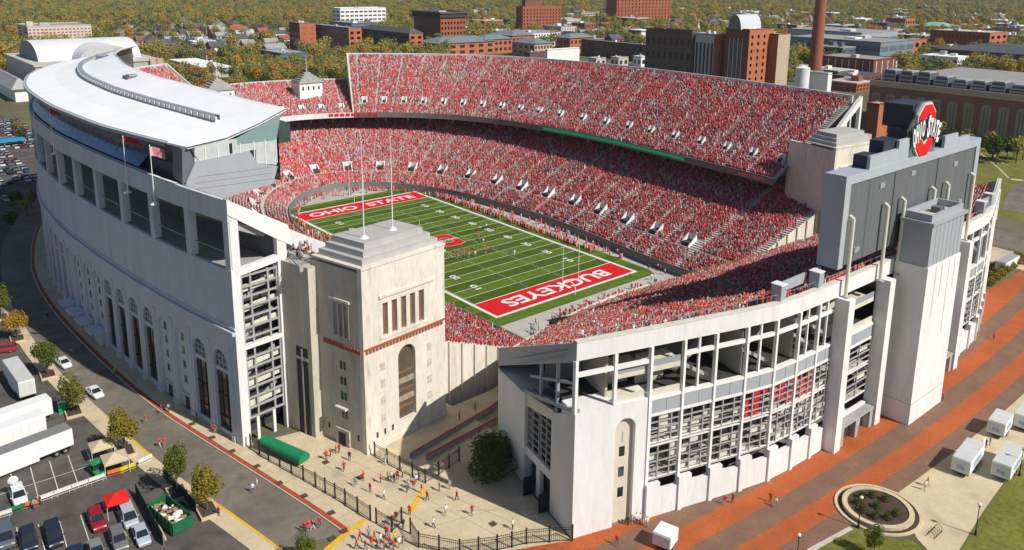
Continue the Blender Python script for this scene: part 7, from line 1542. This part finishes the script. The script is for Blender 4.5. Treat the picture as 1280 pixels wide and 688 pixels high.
bldg('long low dark brick building with flat pale roof', 858, 84, 726, 868, 62, BROWNW, nf=2, nbx=2, nby=16, winmat=GLASSD)
bldg('dark brown laboratory block with pale roof edge', 862, 103, 805, 872, 42, BROWNW, roof=PANEL, nf=3, nbx=1, nby=8, parapet=2)
for k in range(3): bldg(('small pale rooftop shed nearest the white box', 'small pale rooftop shed in the middle of the row', 'small white rooftop shed nearest the brown laboratory')[k], 745+k*28, 84-k*0, 735+k*28, 757+k*28, 74-k*1, CONC if k < 2 else WHITB, nf=1, nbx=2, nby=2, grp='pale sheds behind the rim', units=1)
t, c, ex, ny, h = bldg('brick laboratory wing with glazed west front and orange corner', 889, 106, 866, 904, 44, mat('pale_curtain_wall', (0.42, 0.44, 0.45), 0.35, 0.1, 0.2), nf=0, sunlit_wall=BRICKO, roof=PANEL)
for k in range(5): MB().box(c[0]-0.25, c[0]-0.02, c[1]+ny*(k+0.15)/5, c[1]+ny*(k+0.62)/5, 3, h-6).build('glass_strip', GLASSD, t)
t, c, ex, ny, h = bldg('brick laboratory tower with barrel vault skylight', 932, 110, 903, 962, 38, BRICKD, nf=7, nbx=4, nby=0, sunlit_wall=BRICKO, roof=PANEL, winmat=BRWIN, wf=0.3)
MB().box(c[0]-0.3, c[0]-0.02, c[1]+ny*0.25, c[1]+ny*0.8, 2, h-8).build('glass_front', GLASSG, t)
for k in range(4): MB().box(c[0]-0.5, c[0]-0.25, c[1]+ny*(0.25+0.18*k), c[1]+ny*(0.265+0.18*k), 2, h-6).build('white_mullion', STEEL, t)
def vault(name, x0, x1, y0, y1, z0, rise, m, par, axis='x', n_=14, endm=None):
    mb = MB(); A = []; B = []
    for k in range(n_+1):
        a = math.pi*k/n_
        if axis == 'x': yy = (y0+y1)/2-(y1-y0)/2*math.cos(a); A.append((x0, yy, z0+rise*math.sin(a))); B.append((x1, yy, z0+rise*math.sin(a)))
        else: xx = (x0+x1)/2-(x1-x0)/2*math.cos(a); A.append((xx, y0, z0+rise*math.sin(a))); B.append((xx, y1, z0+rise*math.sin(a)))
    mb.strip(A, B); o = mb.build(name, m, par, smooth=True)
    for R_, nm in ((A, 'gable_end'), (B, 'gable_end')): MB().add(R_, [tuple(range(len(R_)))]).build(nm, endm or m, par)
    return o
vault('barrel_vault', c[0]-2, c[0]+ex*0.75, c[1]+ny*0.3, c[1]+ny*0.85, h, 10.5, mat('vault_pale', (0.55, 0.58, 0.60), 0.3, 0.05), t, 'x', endm=GLASSG)
bldg('tan fronted brick laboratory block at the right of the group', 968, 108, 946, 983, 44, BRICK, nf=0, sunlit_wall=TAN)
# chimney, silo, plant
def cyl(name, x, y, z0, z1, r0, r1, m, par, n_=24): return MB().tube((x, y, z0), (x, y, z1), r0, r1, n=n_).build(name, m, par, smooth=False)
g = G(1017, 104); t = thing('brick_chimney', 'tall red brick power plant chimney cut by the top edge', 'chimney', (g[0], g[1], 0)); cyl('shaft', g[0], g[1], -0.5, 66, 5.0, 3.9, mat('chimney_brick', (0.31, 0.105, 0.06), 0.9, 0.12, 0.3), t); cyl('cap', g[0], g[1], 66, 67.5, 4.3, 4.3, BRICKD, t); FOOT.append((g[0]-8, g[0]+8, g[1]-8, g[1]+8))
g = G(1001, 118); t = thing('white_silo', 'round white silo with shallow cone roof at the foot of the chimney', 'silo', (g[0], g[1], 0)); cyl('drum', g[0], g[1], -0.5, 18, 4.6, 4.6, WHITB, t); cyl('cone_roof', g[0], g[1], 18, 19.5, 4.8, 0.4, WHITB, t); FOOT.append((g[0]-8, g[0]+8, g[1]-8, g[1]+8))
bldg('pale grey box building beside the white silo', 1033, 118, 1006, 1038, 93, WHITB, nf=0, roof=WHITB)
bldg('small white vent house on the stand rim beside the laboratory', 951, 106, 946, 960, 90, WHITB, nf=0, units=1)
bldg('wide blue grey plant hall with banded front behind the chimney', 1098, 84, 984, 1140, 54, mat('blue_grey_hall', (0.20, 0.24, 0.28), 0.6, 0.15, 0.1), nf=2, nbx=4, nby=10, winmat=GREYB, wf=0.85)
bldg('low brick wing behind the plant hall', 1075, 66, 985, 1120, 42, PANEL, nf=1, nbx=4, nby=6, winmat=GLASSB, wf=0.8)
bldg('brick building with white columns right of the chimney', 1090, 100, 1022, 1118, 76, BRICKD, nf=1, nbx=4, nby=8, winmat=STEEL, wf=0.08, hf=1.0, roof=GRAVEL)
bldg('brick house block stepping down towards the plant', 1124, 76, 1108, 1156, 52, BRICK, nf=2, nbx=4, nby=3, sunlit_wall=BRICKO)
bldg('long red brick hall with grey flat roof at the right', 1234, 70, 1160, 1256, 42, BRICK, nf=3, nbx=3, nby=14, winmat=BRWIN, roof=CONC, sunlit_wall=BRICKO)
bldg('long building with dark sloping roof below the red hall', 1300, 96, 1166, 1340, 70, BROWNW, roof=DKROOF, nf=1, nbx=4, nby=14, hip=5, over=1)
bldg('hall with pale copper green roof among the far trees', 1185, 44, 1140, 1200, 34, TAN, roof=TEAL, nf=1, nbx=4, nby=6, hip=5, over=1)
bldg('red brick block on the far left of the green roofed hall', 1130, 40, 1106, 1142, 24, BRICK, nf=2, nbx=4, nby=4, sunlit_wall=BRICKO)
bldg('far brick block left of the chimney top', 995, 48, 970, 1009, 32, BRICKD, nf=2, nbx=3, nby=4, sunlit_wall=TAN)
# power plant with arched windows and rooftop cooling units
t, c, ex, ny, h = bldg('long dark brick power plant with tall arched windows', 1330, 196, 1082, 1420, 128, mat('plant_brick', (0.24, 0.125, 0.095), 0.9, 0.14, 0.15), nf=0, roof=GRAVEL, units=0)
nbw = 12
for k in range(nbw):
    y0 = c[1]+ny*(k+0.2)/nbw; y1 = c[1]+ny*(k+0.8)/nbw; mb = MB(); pr = [(y0, 3), (y1, 3)]+[((y0+y1)/2+(y1-y0)/2*math.cos(math.pi*i/8), h*0.72+(y1-y0)*0.32*math.sin(math.pi*i/8)) for i in range(9)]
    mb.add([(c[0]-0.12, y, z) for y, z in pr], [tuple(range(len(pr)))]); mb.build('arched_window', mat('greenish_window', (0.27, 0.27, 0.21), 0.4, 0.15, 0.5), t)
    for f_ in (0.33, 0.66): yy = y0+(y1-y0)*f_; MB().box(c[0]-0.25, c[0]-0.13, yy-0.12, yy+0.12, 3, h*0.72).build('window_bar', BRICKD, t)
MB().box(c[0]-0.5, c[0]+0.1, c[1], c[1]+ny, h-2.2, h+0.8).build('cornice', TAN, t)
ru = random.Random(4)
for k in range(9):
    y0 = c[1]+ny*(0.12+k*0.094); cu = thing('cooling_unit', 'dark louvred cooling unit on the power plant roof, number %s from the right' % ('one two three four five six seven eight nine'.split()[k]), 'cooling unit', (c[0]+6, y0, h+0.3), 'cooling units on the plant roof')
    hh = ru.uniform(4, 6.5); MB().box(c[0]+3, c[0]+12, y0, y0+ny*0.075, h+0.4, h+hh).build('casing', mat('unit_dark', (0.10, 0.11, 0.12), 0.6, 0.15, 0.4), cu)
    for z in (0.35, 0.7): MB().box(c[0]+2.7, c[0]+3, y0+0.5, y0+ny*0.075-0.5, h+hh*z-0.4, h+hh*z+0.3).build('louvre', PANEL, cu)
    MB().box(c[0]+3.5, c[0]+11.5, y0+1, y0+ny*0.075-1, h+hh, h+hh+0.7).build('fan_deck', PANEL, cu)
    for yy in (y0+0.3, y0+ny*0.075-0.3): MB().box(c[0]+2.5, c[0]+3.2, yy-0.3, yy+0.3, h+0.4, h+hh).build('post', GSTEEL, cu)
bldg('small orange brick substation beside the east tower', 1094, 178, 1079, 1107, 132, BRICKD, nf=0, sunlit_wall=BRICKO, roof=TAN, units=0)
for k, (u, v) in enumerate(((1219, 176), (1237, 178), (1254, 180))):
    g = G(u, v); tk = thing('storage_tank', ('white bulb shaped tank by the plant, left of three', 'white bulb shaped tank by the plant, middle of three', 'white bulb shaped tank by the plant, right of three')[k], 'tank', (g[0], g[1], 0), 'white tanks')
    bm = bmesh.new(); bmesh.ops.create_uvsphere(bm, u_segments=18, v_segments=10, radius=3.1, matrix=Matrix.Translation((g[0], g[1], 4.2))@Matrix.Diagonal((1, 1, 0.85, 1))); me_ = bpy.data.meshes.new('bulb'); bm.to_mesh(me_); bm.free(); me_.materials.append(WHITB); me_.polygons.foreach_set('use_smooth', [True]*len(me_.polygons)); put('bulb', me_, tk)
    cyl('neck', g[0], g[1], 6.4, 8.3, 1.6, 0.7, WHITB, tk, 12); cyl('stand', g[0], g[1], 0, 2.5, 2.2, 2.4, GREYC, tk, 12)
a = G(1214, 172); c2 = G(1254, 176); t = thing('pipe_bridge', 'white pipe bridge on posts behind the tanks', 'pipe bridge', (a[0], a[1]+4, 0)); MB().beam((a[0]+5, a[1]+6, 9.2), (c2[0]+5, c2[1]+6, 9.2), 1.6, 1.4).build('deck', WHITB, t)
for k in range(4): MB().tube((a[0]+5+(c2[0]-a[0])*k/3, a[1]+6+(c2[1]-a[1])*k/3, 0), (a[0]+5+(c2[0]-a[0])*k/3, a[1]+6+(c2[1]-a[1])*k/3, 8.6), 0.5, n=8).build('post', WHITB, t)
# arena on the left
c, ex, ny, h = extents(48, 118, 11, 203, 84)
t = thing('vaulted_arena', 'grey arena with white barrel vaulted roof behind the press box', 'arena', (c[0], c[1], 0)); FOOT.append((c[0]-6, c[0]+ex+6, c[1]-6, c[1]+ny+6))
AW = mat('arena_wall', (0.40, 0.39, 0.37), 0.85, 0.08, 0.2); MB().box(c[0], c[0]+ex, c[1], c[1]+ny, -0.5, h).build('wall', AW, t); MB().box(c[0]-0.8, c[0]+ex+0.8, c[1]-0.8, c[1]+ny+0.8, h, h+1.0).build('roof_slab', CONC, t)
RW2 = mat('arena_roof_white', (0.70, 0.70, 0.70), 0.6, 0.05, 0.1)
vault('barrel_vault', c[0]+ex*0.08, c[0]+ex*0.92, c[1]+ny*0.22, c[1]+ny*0.85, h+1, 12, RW2, t, 'x', endm=mat('gable_grey', (0.22, 0.23, 0.25), 0.7, 0.1))
vault('cross_vault', c[0]+ex*0.34, c[0]+ex*0.80, c[1]+ny*0.02, c[1]+ny*0.6, h+1, 10.5, RW2, t, 'y', endm=mat('gable_pale', (0.50, 0.50, 0.49), 0.7, 0.1))
for k in range(14): MB().box(c[0]+ex*(k+0.3)/14, c[0]+ex*(k+0.7)/14, c[1]-0.2, c[1]-0.02, h*0.35, h*0.8).build('tall_window', GLASSG, t)
for x in (ex*0.93, ex*0.99): MB().box(c[0]+x-2, c[0]+x+2, c[1]-2.5, c[1]-0.3, 0, h+1.5).build('buttress', TAN, t)
bldg('low white walled building with grey roof at the left edge', 20, 128, -30, 36, 112, WHITB, roof=mat('grey_tent_roof', (0.36, 0.36, 0.36), 0.8, 0.08), nf=0, hip=6, over=2)
bldg('long low building with white membrane roof behind the autumn trees', 260, 98, 214, 292, 86, mat('cream_low', (0.5, 0.48, 0.44), 0.8, 0.1), roof=ROOFW, nf=0, parapet=0, over=1.5, units=0)
bldg('low blue grey building behind the north rim', 352, 84, 325, 386, 68, GREYB, roof=PANEL, nf=1, nbx=4, nby=5)
# further campus blocks filling the gaps
rx = random.Random(77)
def block_fill(n_, u0, u1, v0, v1, where, grp, hmin=8, hmax=17):
    k = 0; tr_ = 0
    while k < n_ and tr_ < 500:
        tr_ += 1; g = G(rx.uniform(u0, u1), rx.uniform(v0, v1)); ex = rx.uniform(18, 52); ny = rx.uniform(16, 45); h = rx.uniform(hmin, hmax)
        if any(not (g[0]+ex+3 < a or g[0]-3 > b2 or g[1]+ny+3 < y0 or g[1]-3 > y1) for a, b2, y0, y1 in FOOT): continue
        FOOT.append((g[0]-3, g[0]+ex+3, g[1]-3, g[1]+ny+3)); wall, wn = rx.choice(((BRICK, 'red brick'), (BRICKD, 'dark brick'), (TAN, 'tan'), (PINKW, 'cream'), (BROWNW, 'brown'), (WHITB, 'white'), (GREYB, 'slate grey'))); rf, rn = rx.choice(((GRAVEL, 'gravel'), (CONC, 'pale'), (DKROOF, 'dark'), (ROOFW, 'white'), (SLATE, 'slate')))
        t = thing('campus_building', '%s campus block with flat %s roof %s' % (wn, rn, where), 'building', (g[0], g[1], 0), grp)
        MB().box(g[0], g[0]+ex, g[1], g[1]+ny, -0.5, h).build('wall', wall, t); MB().box(g[0]-0.3, g[0]+ex+0.3, g[1]-0.3, g[1]+ny+0.3, h, h+0.7).build('roof', rf, t)
        for q in range(2): x = g[0]+ex*rx.uniform(0.15, 0.7); y = g[1]+ny*rx.uniform(0.15, 0.7); MB().box(x, x+rx.uniform(3, 7), y, y+rx.uniform(3, 6), h+0.7, h+rx.uniform(2, 4.5)).build('roof_unit', rx.choice((PANEL, STEEL, wall)), t)
        add_windows(t, g, ex, ny, h, max(2, int(h/3.8)), int(ex/4), int(ny/4), joined=True, wfrac=0.5, hfrac=0.5, mtl=rx.choice((GLASSD, GLASSG))); k += 1
block_fill(18, 1040, 1275, 44, 98, 'in the crowded blocks by the power plant', 'blocks by the power plant'); block_fill(22, 985, 1275, 14, 46, 'in the middle distance at the right', 'blocks in the right distance')
block_fill(14, 530, 860, 38, 74, 'just above the east stand', 'blocks above the east stand'); block_fill(12, 590, 960, 14, 44, 'in the trees beyond the east stand', 'blocks in the trees'); block_fill(7, 1030, 1085, 92, 120, 'at the foot of the power plant', 'blocks at the foot of the plant', 5, 9); block_fill(9, 200, 360, 50, 84, 'beyond the north stand', 'blocks beyond the north stand', 5, 9); block_fill(3, 840, 980, 30, 50, 'behind the laboratory', 'blocks behind the laboratory')
# grounds east of the stadium
sheet('east_lawn', [(150, -150), (330, -150), (330, 60), (190, 60), (150, -40)], 0.02, LAWN)
sheet('east_road', [(112, -170), (128, -170), (146, 60), (130, 60)], 0.03, ASPH); sheet('east_pavement', [(98, -140), (112, -140), (129, 60), (112, 60)], 0.025, WALK)
for P in ([(1226, 192), (1250, 212), (1262, 224), (1280, 226)], [(1280, 215), (1255, 205), (1240, 192)]):
    W_ = [G(u, v) for u, v in P]; A = [(x-1.0, y-1.0) for x, y, _ in W_]; B = [(x+1.0, y+1.0) for x, y, _ in W_]; band('garden_path', A, B, 0, 0.045, WALK, side=False)
a = [G(u, v)[:2] for u, v in ((1252, 262), (1262, 236), (1290, 222))]; b_ = [G(u, v)[:2] for u, v in ((1280, 268), (1290, 250), (1310, 240))]; band('side_road', a, b_, 0, 0.05, ASPH, side=False)
for (u, v, cc, lab) in ((1274, 330, (0.30, 0.02, 0.02), 'red car parked by the hedge at the right edge'), (1232, 180, (0.3, 0.3, 0.3), 'grey car on the path beyond the scoreboard')):
    g = G(u, v); o = put('parked_car', far_car_mesh(cc), None, loc=(g[0], g[1], 0.05)); o.rotation_euler = (0, 0, 0.8); tag(o, lab, 'car', 'cars east of the stadium')
# ------------------------------------------------------------------ houses between the trees
HSE = []
for k, (wm, rm) in enumerate(((WHITB, DKROOF), (BRICK, DKROOF), (TAN, mat('brown_shingle', (0.17, 0.11, 0.08), 0.9, 0.1)), (PANEL, GRAVEL), (BRICKO, GRAVEL), (WHITB, mat('red_roof', (0.30, 0.09, 0.06), 0.9, 0.1)))):
    mb = MB(); mb.box(-5, 5, -4, 4, 0, 6.5, 0); mb.add([(-5.5, -4.6, 6.3), (5.5, -4.6, 6.3), (5.5, 4.6, 6.3), (-5.5, 4.6, 6.3), (-5.5, 0, 10), (5.5, 0, 10)], [(0, 1, 5, 4), (2, 3, 4, 5), (1, 2, 5), (3, 0, 4)], 1)
    wm_ = mb.mesh('house', [wm, rm]); wn = MB()
    for x in (-3.2, 0, 3.2):
        for z in (1.2, 4.0): wn.box(x-0.6, x+0.6, -4.1, -4.0, z, z+1.4)
    HSE.append((wm_, wn.mesh('windows', [GLASSD]), ('white', 'red brick', 'tan', 'grey', 'orange brick', 'white red-roofed')[k]))
rh = random.Random(21); placed = []
def clear_of(x, y, r): return all(not (a-r < x < b2+r and y0-r < y < y1+r) for a, b2, y0, y1 in FOOT)
def houses(n_, u0, u1, v0, v1, where, grp):
    k = 0; tr_ = 0
    while k < n_ and tr_ < n_*30:
        tr_ += 1; g = G(rh.uniform(u0, u1), rh.uniform(v0, v1))
        if not clear_of(g[0], g[1], 9) or any((g[0]-a)**2+(g[1]-b2)**2 < 18**2 for a, b2 in placed): continue
        placed.append((g[0], g[1])); wm_, wn, nm = rh.choice(HSE); s_ = rh.uniform(0.9, 1.5); rz = rh.choice((0, math.pi/2))+rh.uniform(-0.1, 0.1)
        o = thing('house', '%s house with pitched roof %s' % (nm, where), 'house', (g[0], g[1], 0), grp, rz); o.scale = (s_*rh.uniform(0.9, 1.5), s_, s_); put('wall_and_roof', wm_, o, loc=(0, 0, 0)); put('windows', wn, o, loc=(0, 0, 0)); FOOT.append((g[0]-9, g[0]+9, g[1]-9, g[1]+9)); k += 1
houses(70, 150, 365, 38, 76, 'in the streets beyond the north stand', 'houses beyond the north stand')
houses(36, 700, 770, 6, 46, 'between the two tall brick slabs', 'houses between the brick slabs'); houses(18, 700, 800, 44, 62, 'just above the east stand rim', 'houses above the east rim')
houses(32, 840, 1000, 10, 44, 'in the trees left of the chimney', 'houses left of the chimney'); houses(44, 1000, 1275, 6, 44, 'in the trees at the upper right', 'houses at the upper right'); houses(14, 120, 330, 8, 40, 'deep in the trees at the upper left', 'houses at the upper left'); houses(8, 480, 640, 4, 36, 'in the trees round the brick towers', 'houses round the brick towers')
# ------------------------------------------------------------------ trees: the nearest as individuals, the rest as forest
rt_ = random.Random(33); spots = []
GRID = {}
def try_tree(x, y, dmin):
    if not clear_of(x, y, 2.5): return False
    if x > -330 and x < -60 and y < 335 and y > -200: return False
    if ((x/118.0)**2+((y-20)/140.0)**2) < 1.0 or (abs(x) < 130 and -200 < y < 60): return False
    if 92 < x < 150 and y < 70: return False
    if (x-6)**2+(y+6)**2 < 0: return False
    i, j = int(x//12), int(y//12)
    for a in (-1, 0, 1):
        for b2 in (-1, 0, 1):
            for q in GRID.get((i+a, j+b2), ()):
                if (q[0]-x)**2+(q[1]-y)**2 < dmin*dmin: return False
    GRID.setdefault((i, j), []).append((x, y)); spots.append((x, y)); return True
# hand placed groups
hand = [(u, 116+rt_.uniform(-6, 8)) for u in np.linspace(208, 300, 13)]+[(u, 112+rt_.uniform(-6, 8)) for u in np.linspace(300, 440, 22)]+[(1150, 150), (1160, 158), (1168, 146), (1172, 150), (1110, 150), (1125, 158), (1180, 168), (1112, 166), (1132, 172), (1170, 180), (1188, 186), (1206, 191), (1240, 198), (1262, 172), (1270, 178), (1275, 168), (1258, 200), (1270, 204), (1278, 200), (1245, 205), (1272, 90), (1245, 92), (1190, 92), (1205, 94), (1120, 84), (1102, 64), (1150, 60), (1262, 60), (1275, 62), (985, 104), (990, 100)]
for u, v in hand: g = G(u, v); spots.append((g[0], g[1])); GRID.setdefault((int(g[0]//12), int(g[1]//12)), []).append((g[0], g[1]))
nh = len(spots); tries = 0
while len(spots) < 15500 and tries < 60000:
    tries += 1; v = -6+110*rt_.random()**2.0; u = rt_.uniform(-40, 1320)
    if (560 < u < 980 and v > 62) or (u >= 980 and v > 58 and (v > 112 or rt_.random() < 0.4)): continue
    g = G(u, max(v, -12)); dd = math.hypot(g[0]-CAM[0], g[1]-CAM[1])
    if 25 < v < 78 and rt_.random() < 0.45: continue
    if not clear_of(g[0], g[1], 7.0): continue
    try_tree(g[0], g[1], 8.0 if dd < 900 else 12.5)
spots_i = sorted(spots[:nh]+[], key=lambda p: 0); rest = spots[nh:]
rest.sort(key=lambda p: (p[0]-CAM[0])**2+(p[1]-CAM[1])**2)
ind = spots[:nh]+rest[:230]; far = rest[230:]
for k, (x, y) in enumerate(ind):
    u, v = PJ((x, y, 6)); cm = MID[k % 4]
    if k < nh: cm = MIDO if (k % 5 == 1 and u < 420) else (MIDG if (u > 300 and k % 3 == 0) else cm)
    where = 'behind the north stand rim' if u < 445 else ('beyond the scoreboard by the power plant' if u > 1090 else 'among the buildings beyond the east stand')
    kind = 'orange autumn' if cm is MIDO else ('dark green' if cm is MIDG else 'olive and gold autumn')
    s_ = rt_.uniform(0.8, 1.2); tree('autumn_tree', x, y, 0, TMM, cm, rt_.uniform(0, 6.28), (s_*rt_.uniform(0.9, 1.15), s_*rt_.uniform(0.9, 1.15), s_), '%s tree %s' % (kind, where), 'trees %s' % where)
# left side trees in the car parks
for k, (u, v) in enumerate(((24, 168), (30, 178), (34, 270), (22, 262), (40, 262), (12, 290))): g = G(u, v); tree('lot_tree', g[0], g[1], 0, TMM, (MID[k % 4], MIDG)[k % 2], k, 0.55, ('green lot tree nearest the blue tent by the curved wall', 'dark lot tree next to the blue tent', 'small tree in the wall shadow, nearest the road', 'dark tree in the wall shadow left of the road', 'small tree in the wall shadow beside the road bend', 'dark tree at the left edge in the wall shadow')[k], 'trees in the car parks')
g = G(12, 183); t = thing('blue_tent', 'bright blue tent roof among the parked cars at the left edge', 'tent', (g[0], g[1], 0)); MB().prism([(g[0]-6, g[1]-4), (g[0]+6, g[1]-4), (g[0]+6, g[1]+4), (g[0]-6, g[1]+4)], 2.6, 3.0).build('roof', mat('tent_blue', (0.03, 0.28, 0.5), 0.7, 0.05), t)
for sx in (-5.5, 5.5):
    for sy in (-3.5, 3.5): MB().tube((g[0]+sx, g[1]+sy, 0), (g[0]+sx, g[1]+sy, 2.6), 0.08, n=6).build('leg', STEEL, t)
# the forest: leafy crowns instanced on points
def forest(name, pts, src, label, smin, smax):
    me = bpy.data.meshes.new(name); me.from_pydata([(x, y, -0.5) for x, y in pts], [], []); o = put(name, me); tag(o, label, 'forest', kind='stuff')
    ng = bpy.data.node_groups.new(name, 'GeometryNodeTree'); ng.interface.new_socket('Geometry', in_out='INPUT', socket_type='NodeSocketGeometry'); ng.interface.new_socket('Geometry', in_out='OUTPUT', socket_type='NodeSocketGeometry')
    N = ng.nodes; L = ng.links; gi = N.new('NodeGroupInput'); go = N.new('NodeGroupOutput'); join = N.new('GeometryNodeJoinGeometry')
    for k, s in enumerate(src):
        ip = N.new('GeometryNodeInstanceOnPoints'); oi = N.new('GeometryNodeObjectInfo'); oi.inputs['Object'].default_value = s; oi.inputs['As Instance'].default_value = True; oi.transform_space = 'ORIGINAL'
        rv = N.new('FunctionNodeRandomValue'); rv.data_type = 'INT'; rv.inputs[4].default_value = 0; rv.inputs[5].default_value = len(src)-1; rv.inputs['Seed'].default_value = 3
        cmp_ = N.new('FunctionNodeCompare'); cmp_.data_type = 'INT'; cmp_.operation = 'EQUAL'; cmp_.inputs[3].default_value = k; L.new(rv.outputs[2], cmp_.inputs[2]); L.new(cmp_.outputs[0], ip.inputs['Selection'])
        rr_ = N.new('FunctionNodeRandomValue'); rr_.data_type = 'FLOAT_VECTOR'; rr_.inputs[0].default_value = (0, 0, 0); rr_.inputs[1].default_value = (0, 0, 6.28); L.new(rr_.outputs[0], ip.inputs['Rotation'])
        rs = N.new('FunctionNodeRandomValue'); rs.data_type = 'FLOAT'; rs.inputs[2].default_value = smin; rs.inputs[3].default_value = smax; rs.inputs['Seed'].default_value = 9; L.new(rs.outputs[1], ip.inputs['Scale'])
        L.new(gi.outputs[0], ip.inputs['Points']); L.new(oi.outputs['Geometry'], ip.inputs['Instance']); L.new(ip.outputs[0], join.inputs[0])
    L.new(join.outputs[0], go.inputs[0]); o.modifiers.new('trees', 'NODES').node_group = ng; return o
CROWNS = []
for o in COL.objects:
    if o.type == 'MESH' and o.data in MID and o.data not in [c_.data for c_ in CROWNS]: CROWNS.append(o)
forest('forest', far, CROWNS, 'dense autumn woodland reaching to the horizon behind the campus', 0.9, 1.75)

# ------------------------------------------------------------------ thin autumn haze over the whole place
HZ = bpy.data.materials.new('haze'); HZ.use_nodes = True; hn_ = HZ.node_tree.nodes; hn_.clear(); ho_ = hn_.new('ShaderNodeOutputMaterial'); hv_ = hn_.new('ShaderNodeVolumePrincipled'); hv_.inputs['Density'].default_value = 0.00004; hv_.inputs['Color'].default_value = (0.86, 0.91, 1.0, 1); HZ.node_tree.links.new(hv_.outputs[0], ho_.inputs['Volume'])
tag(MB().box(-5020, 9020, -620, 12020, -6, 84).build('haze', HZ), kind='stuff')
# ------------------------------------------------------------------ labels: where several things of one kind share a description, say which one by its place in the row
_by = {}
for o in COL.objects:
    if o.parent is None and o.get('label') and o.get('kind') != 'stuff': _by.setdefault(o['label'], []).append(o)
ONES = ['first', 'second', 'third', 'fourth', 'fifth', 'sixth', 'seventh', 'eighth', 'ninth', 'tenth', 'eleventh', 'twelfth']
for lab, L_ in _by.items():
    if len(L_) < 2: continue
    L_.sort(key=lambda o: PJ(o.location)[0]); k_ = len(L_); short = lab if len(lab.split()) <= 11 else ' '.join(lab.split()[:11])
    for i, o in enumerate(L_):
        if i == 0: w_ = 'leftmost of them'
        elif i == k_-1: w_ = 'rightmost of them'
        elif i < 12: w_ = ONES[i]+' from the left'
        elif k_-1-i < 12: w_ = ONES[k_-1-i]+' from the right'
        else: w_ = '%dth from the left' % (i+1) if (i+1) % 10 not in (1, 2, 3) else '%d%s from the left' % (i+1, {1: 'st', 2: 'nd', 3: 'rd'}[(i+1) % 10])
        o['label'] = short+', '+w_
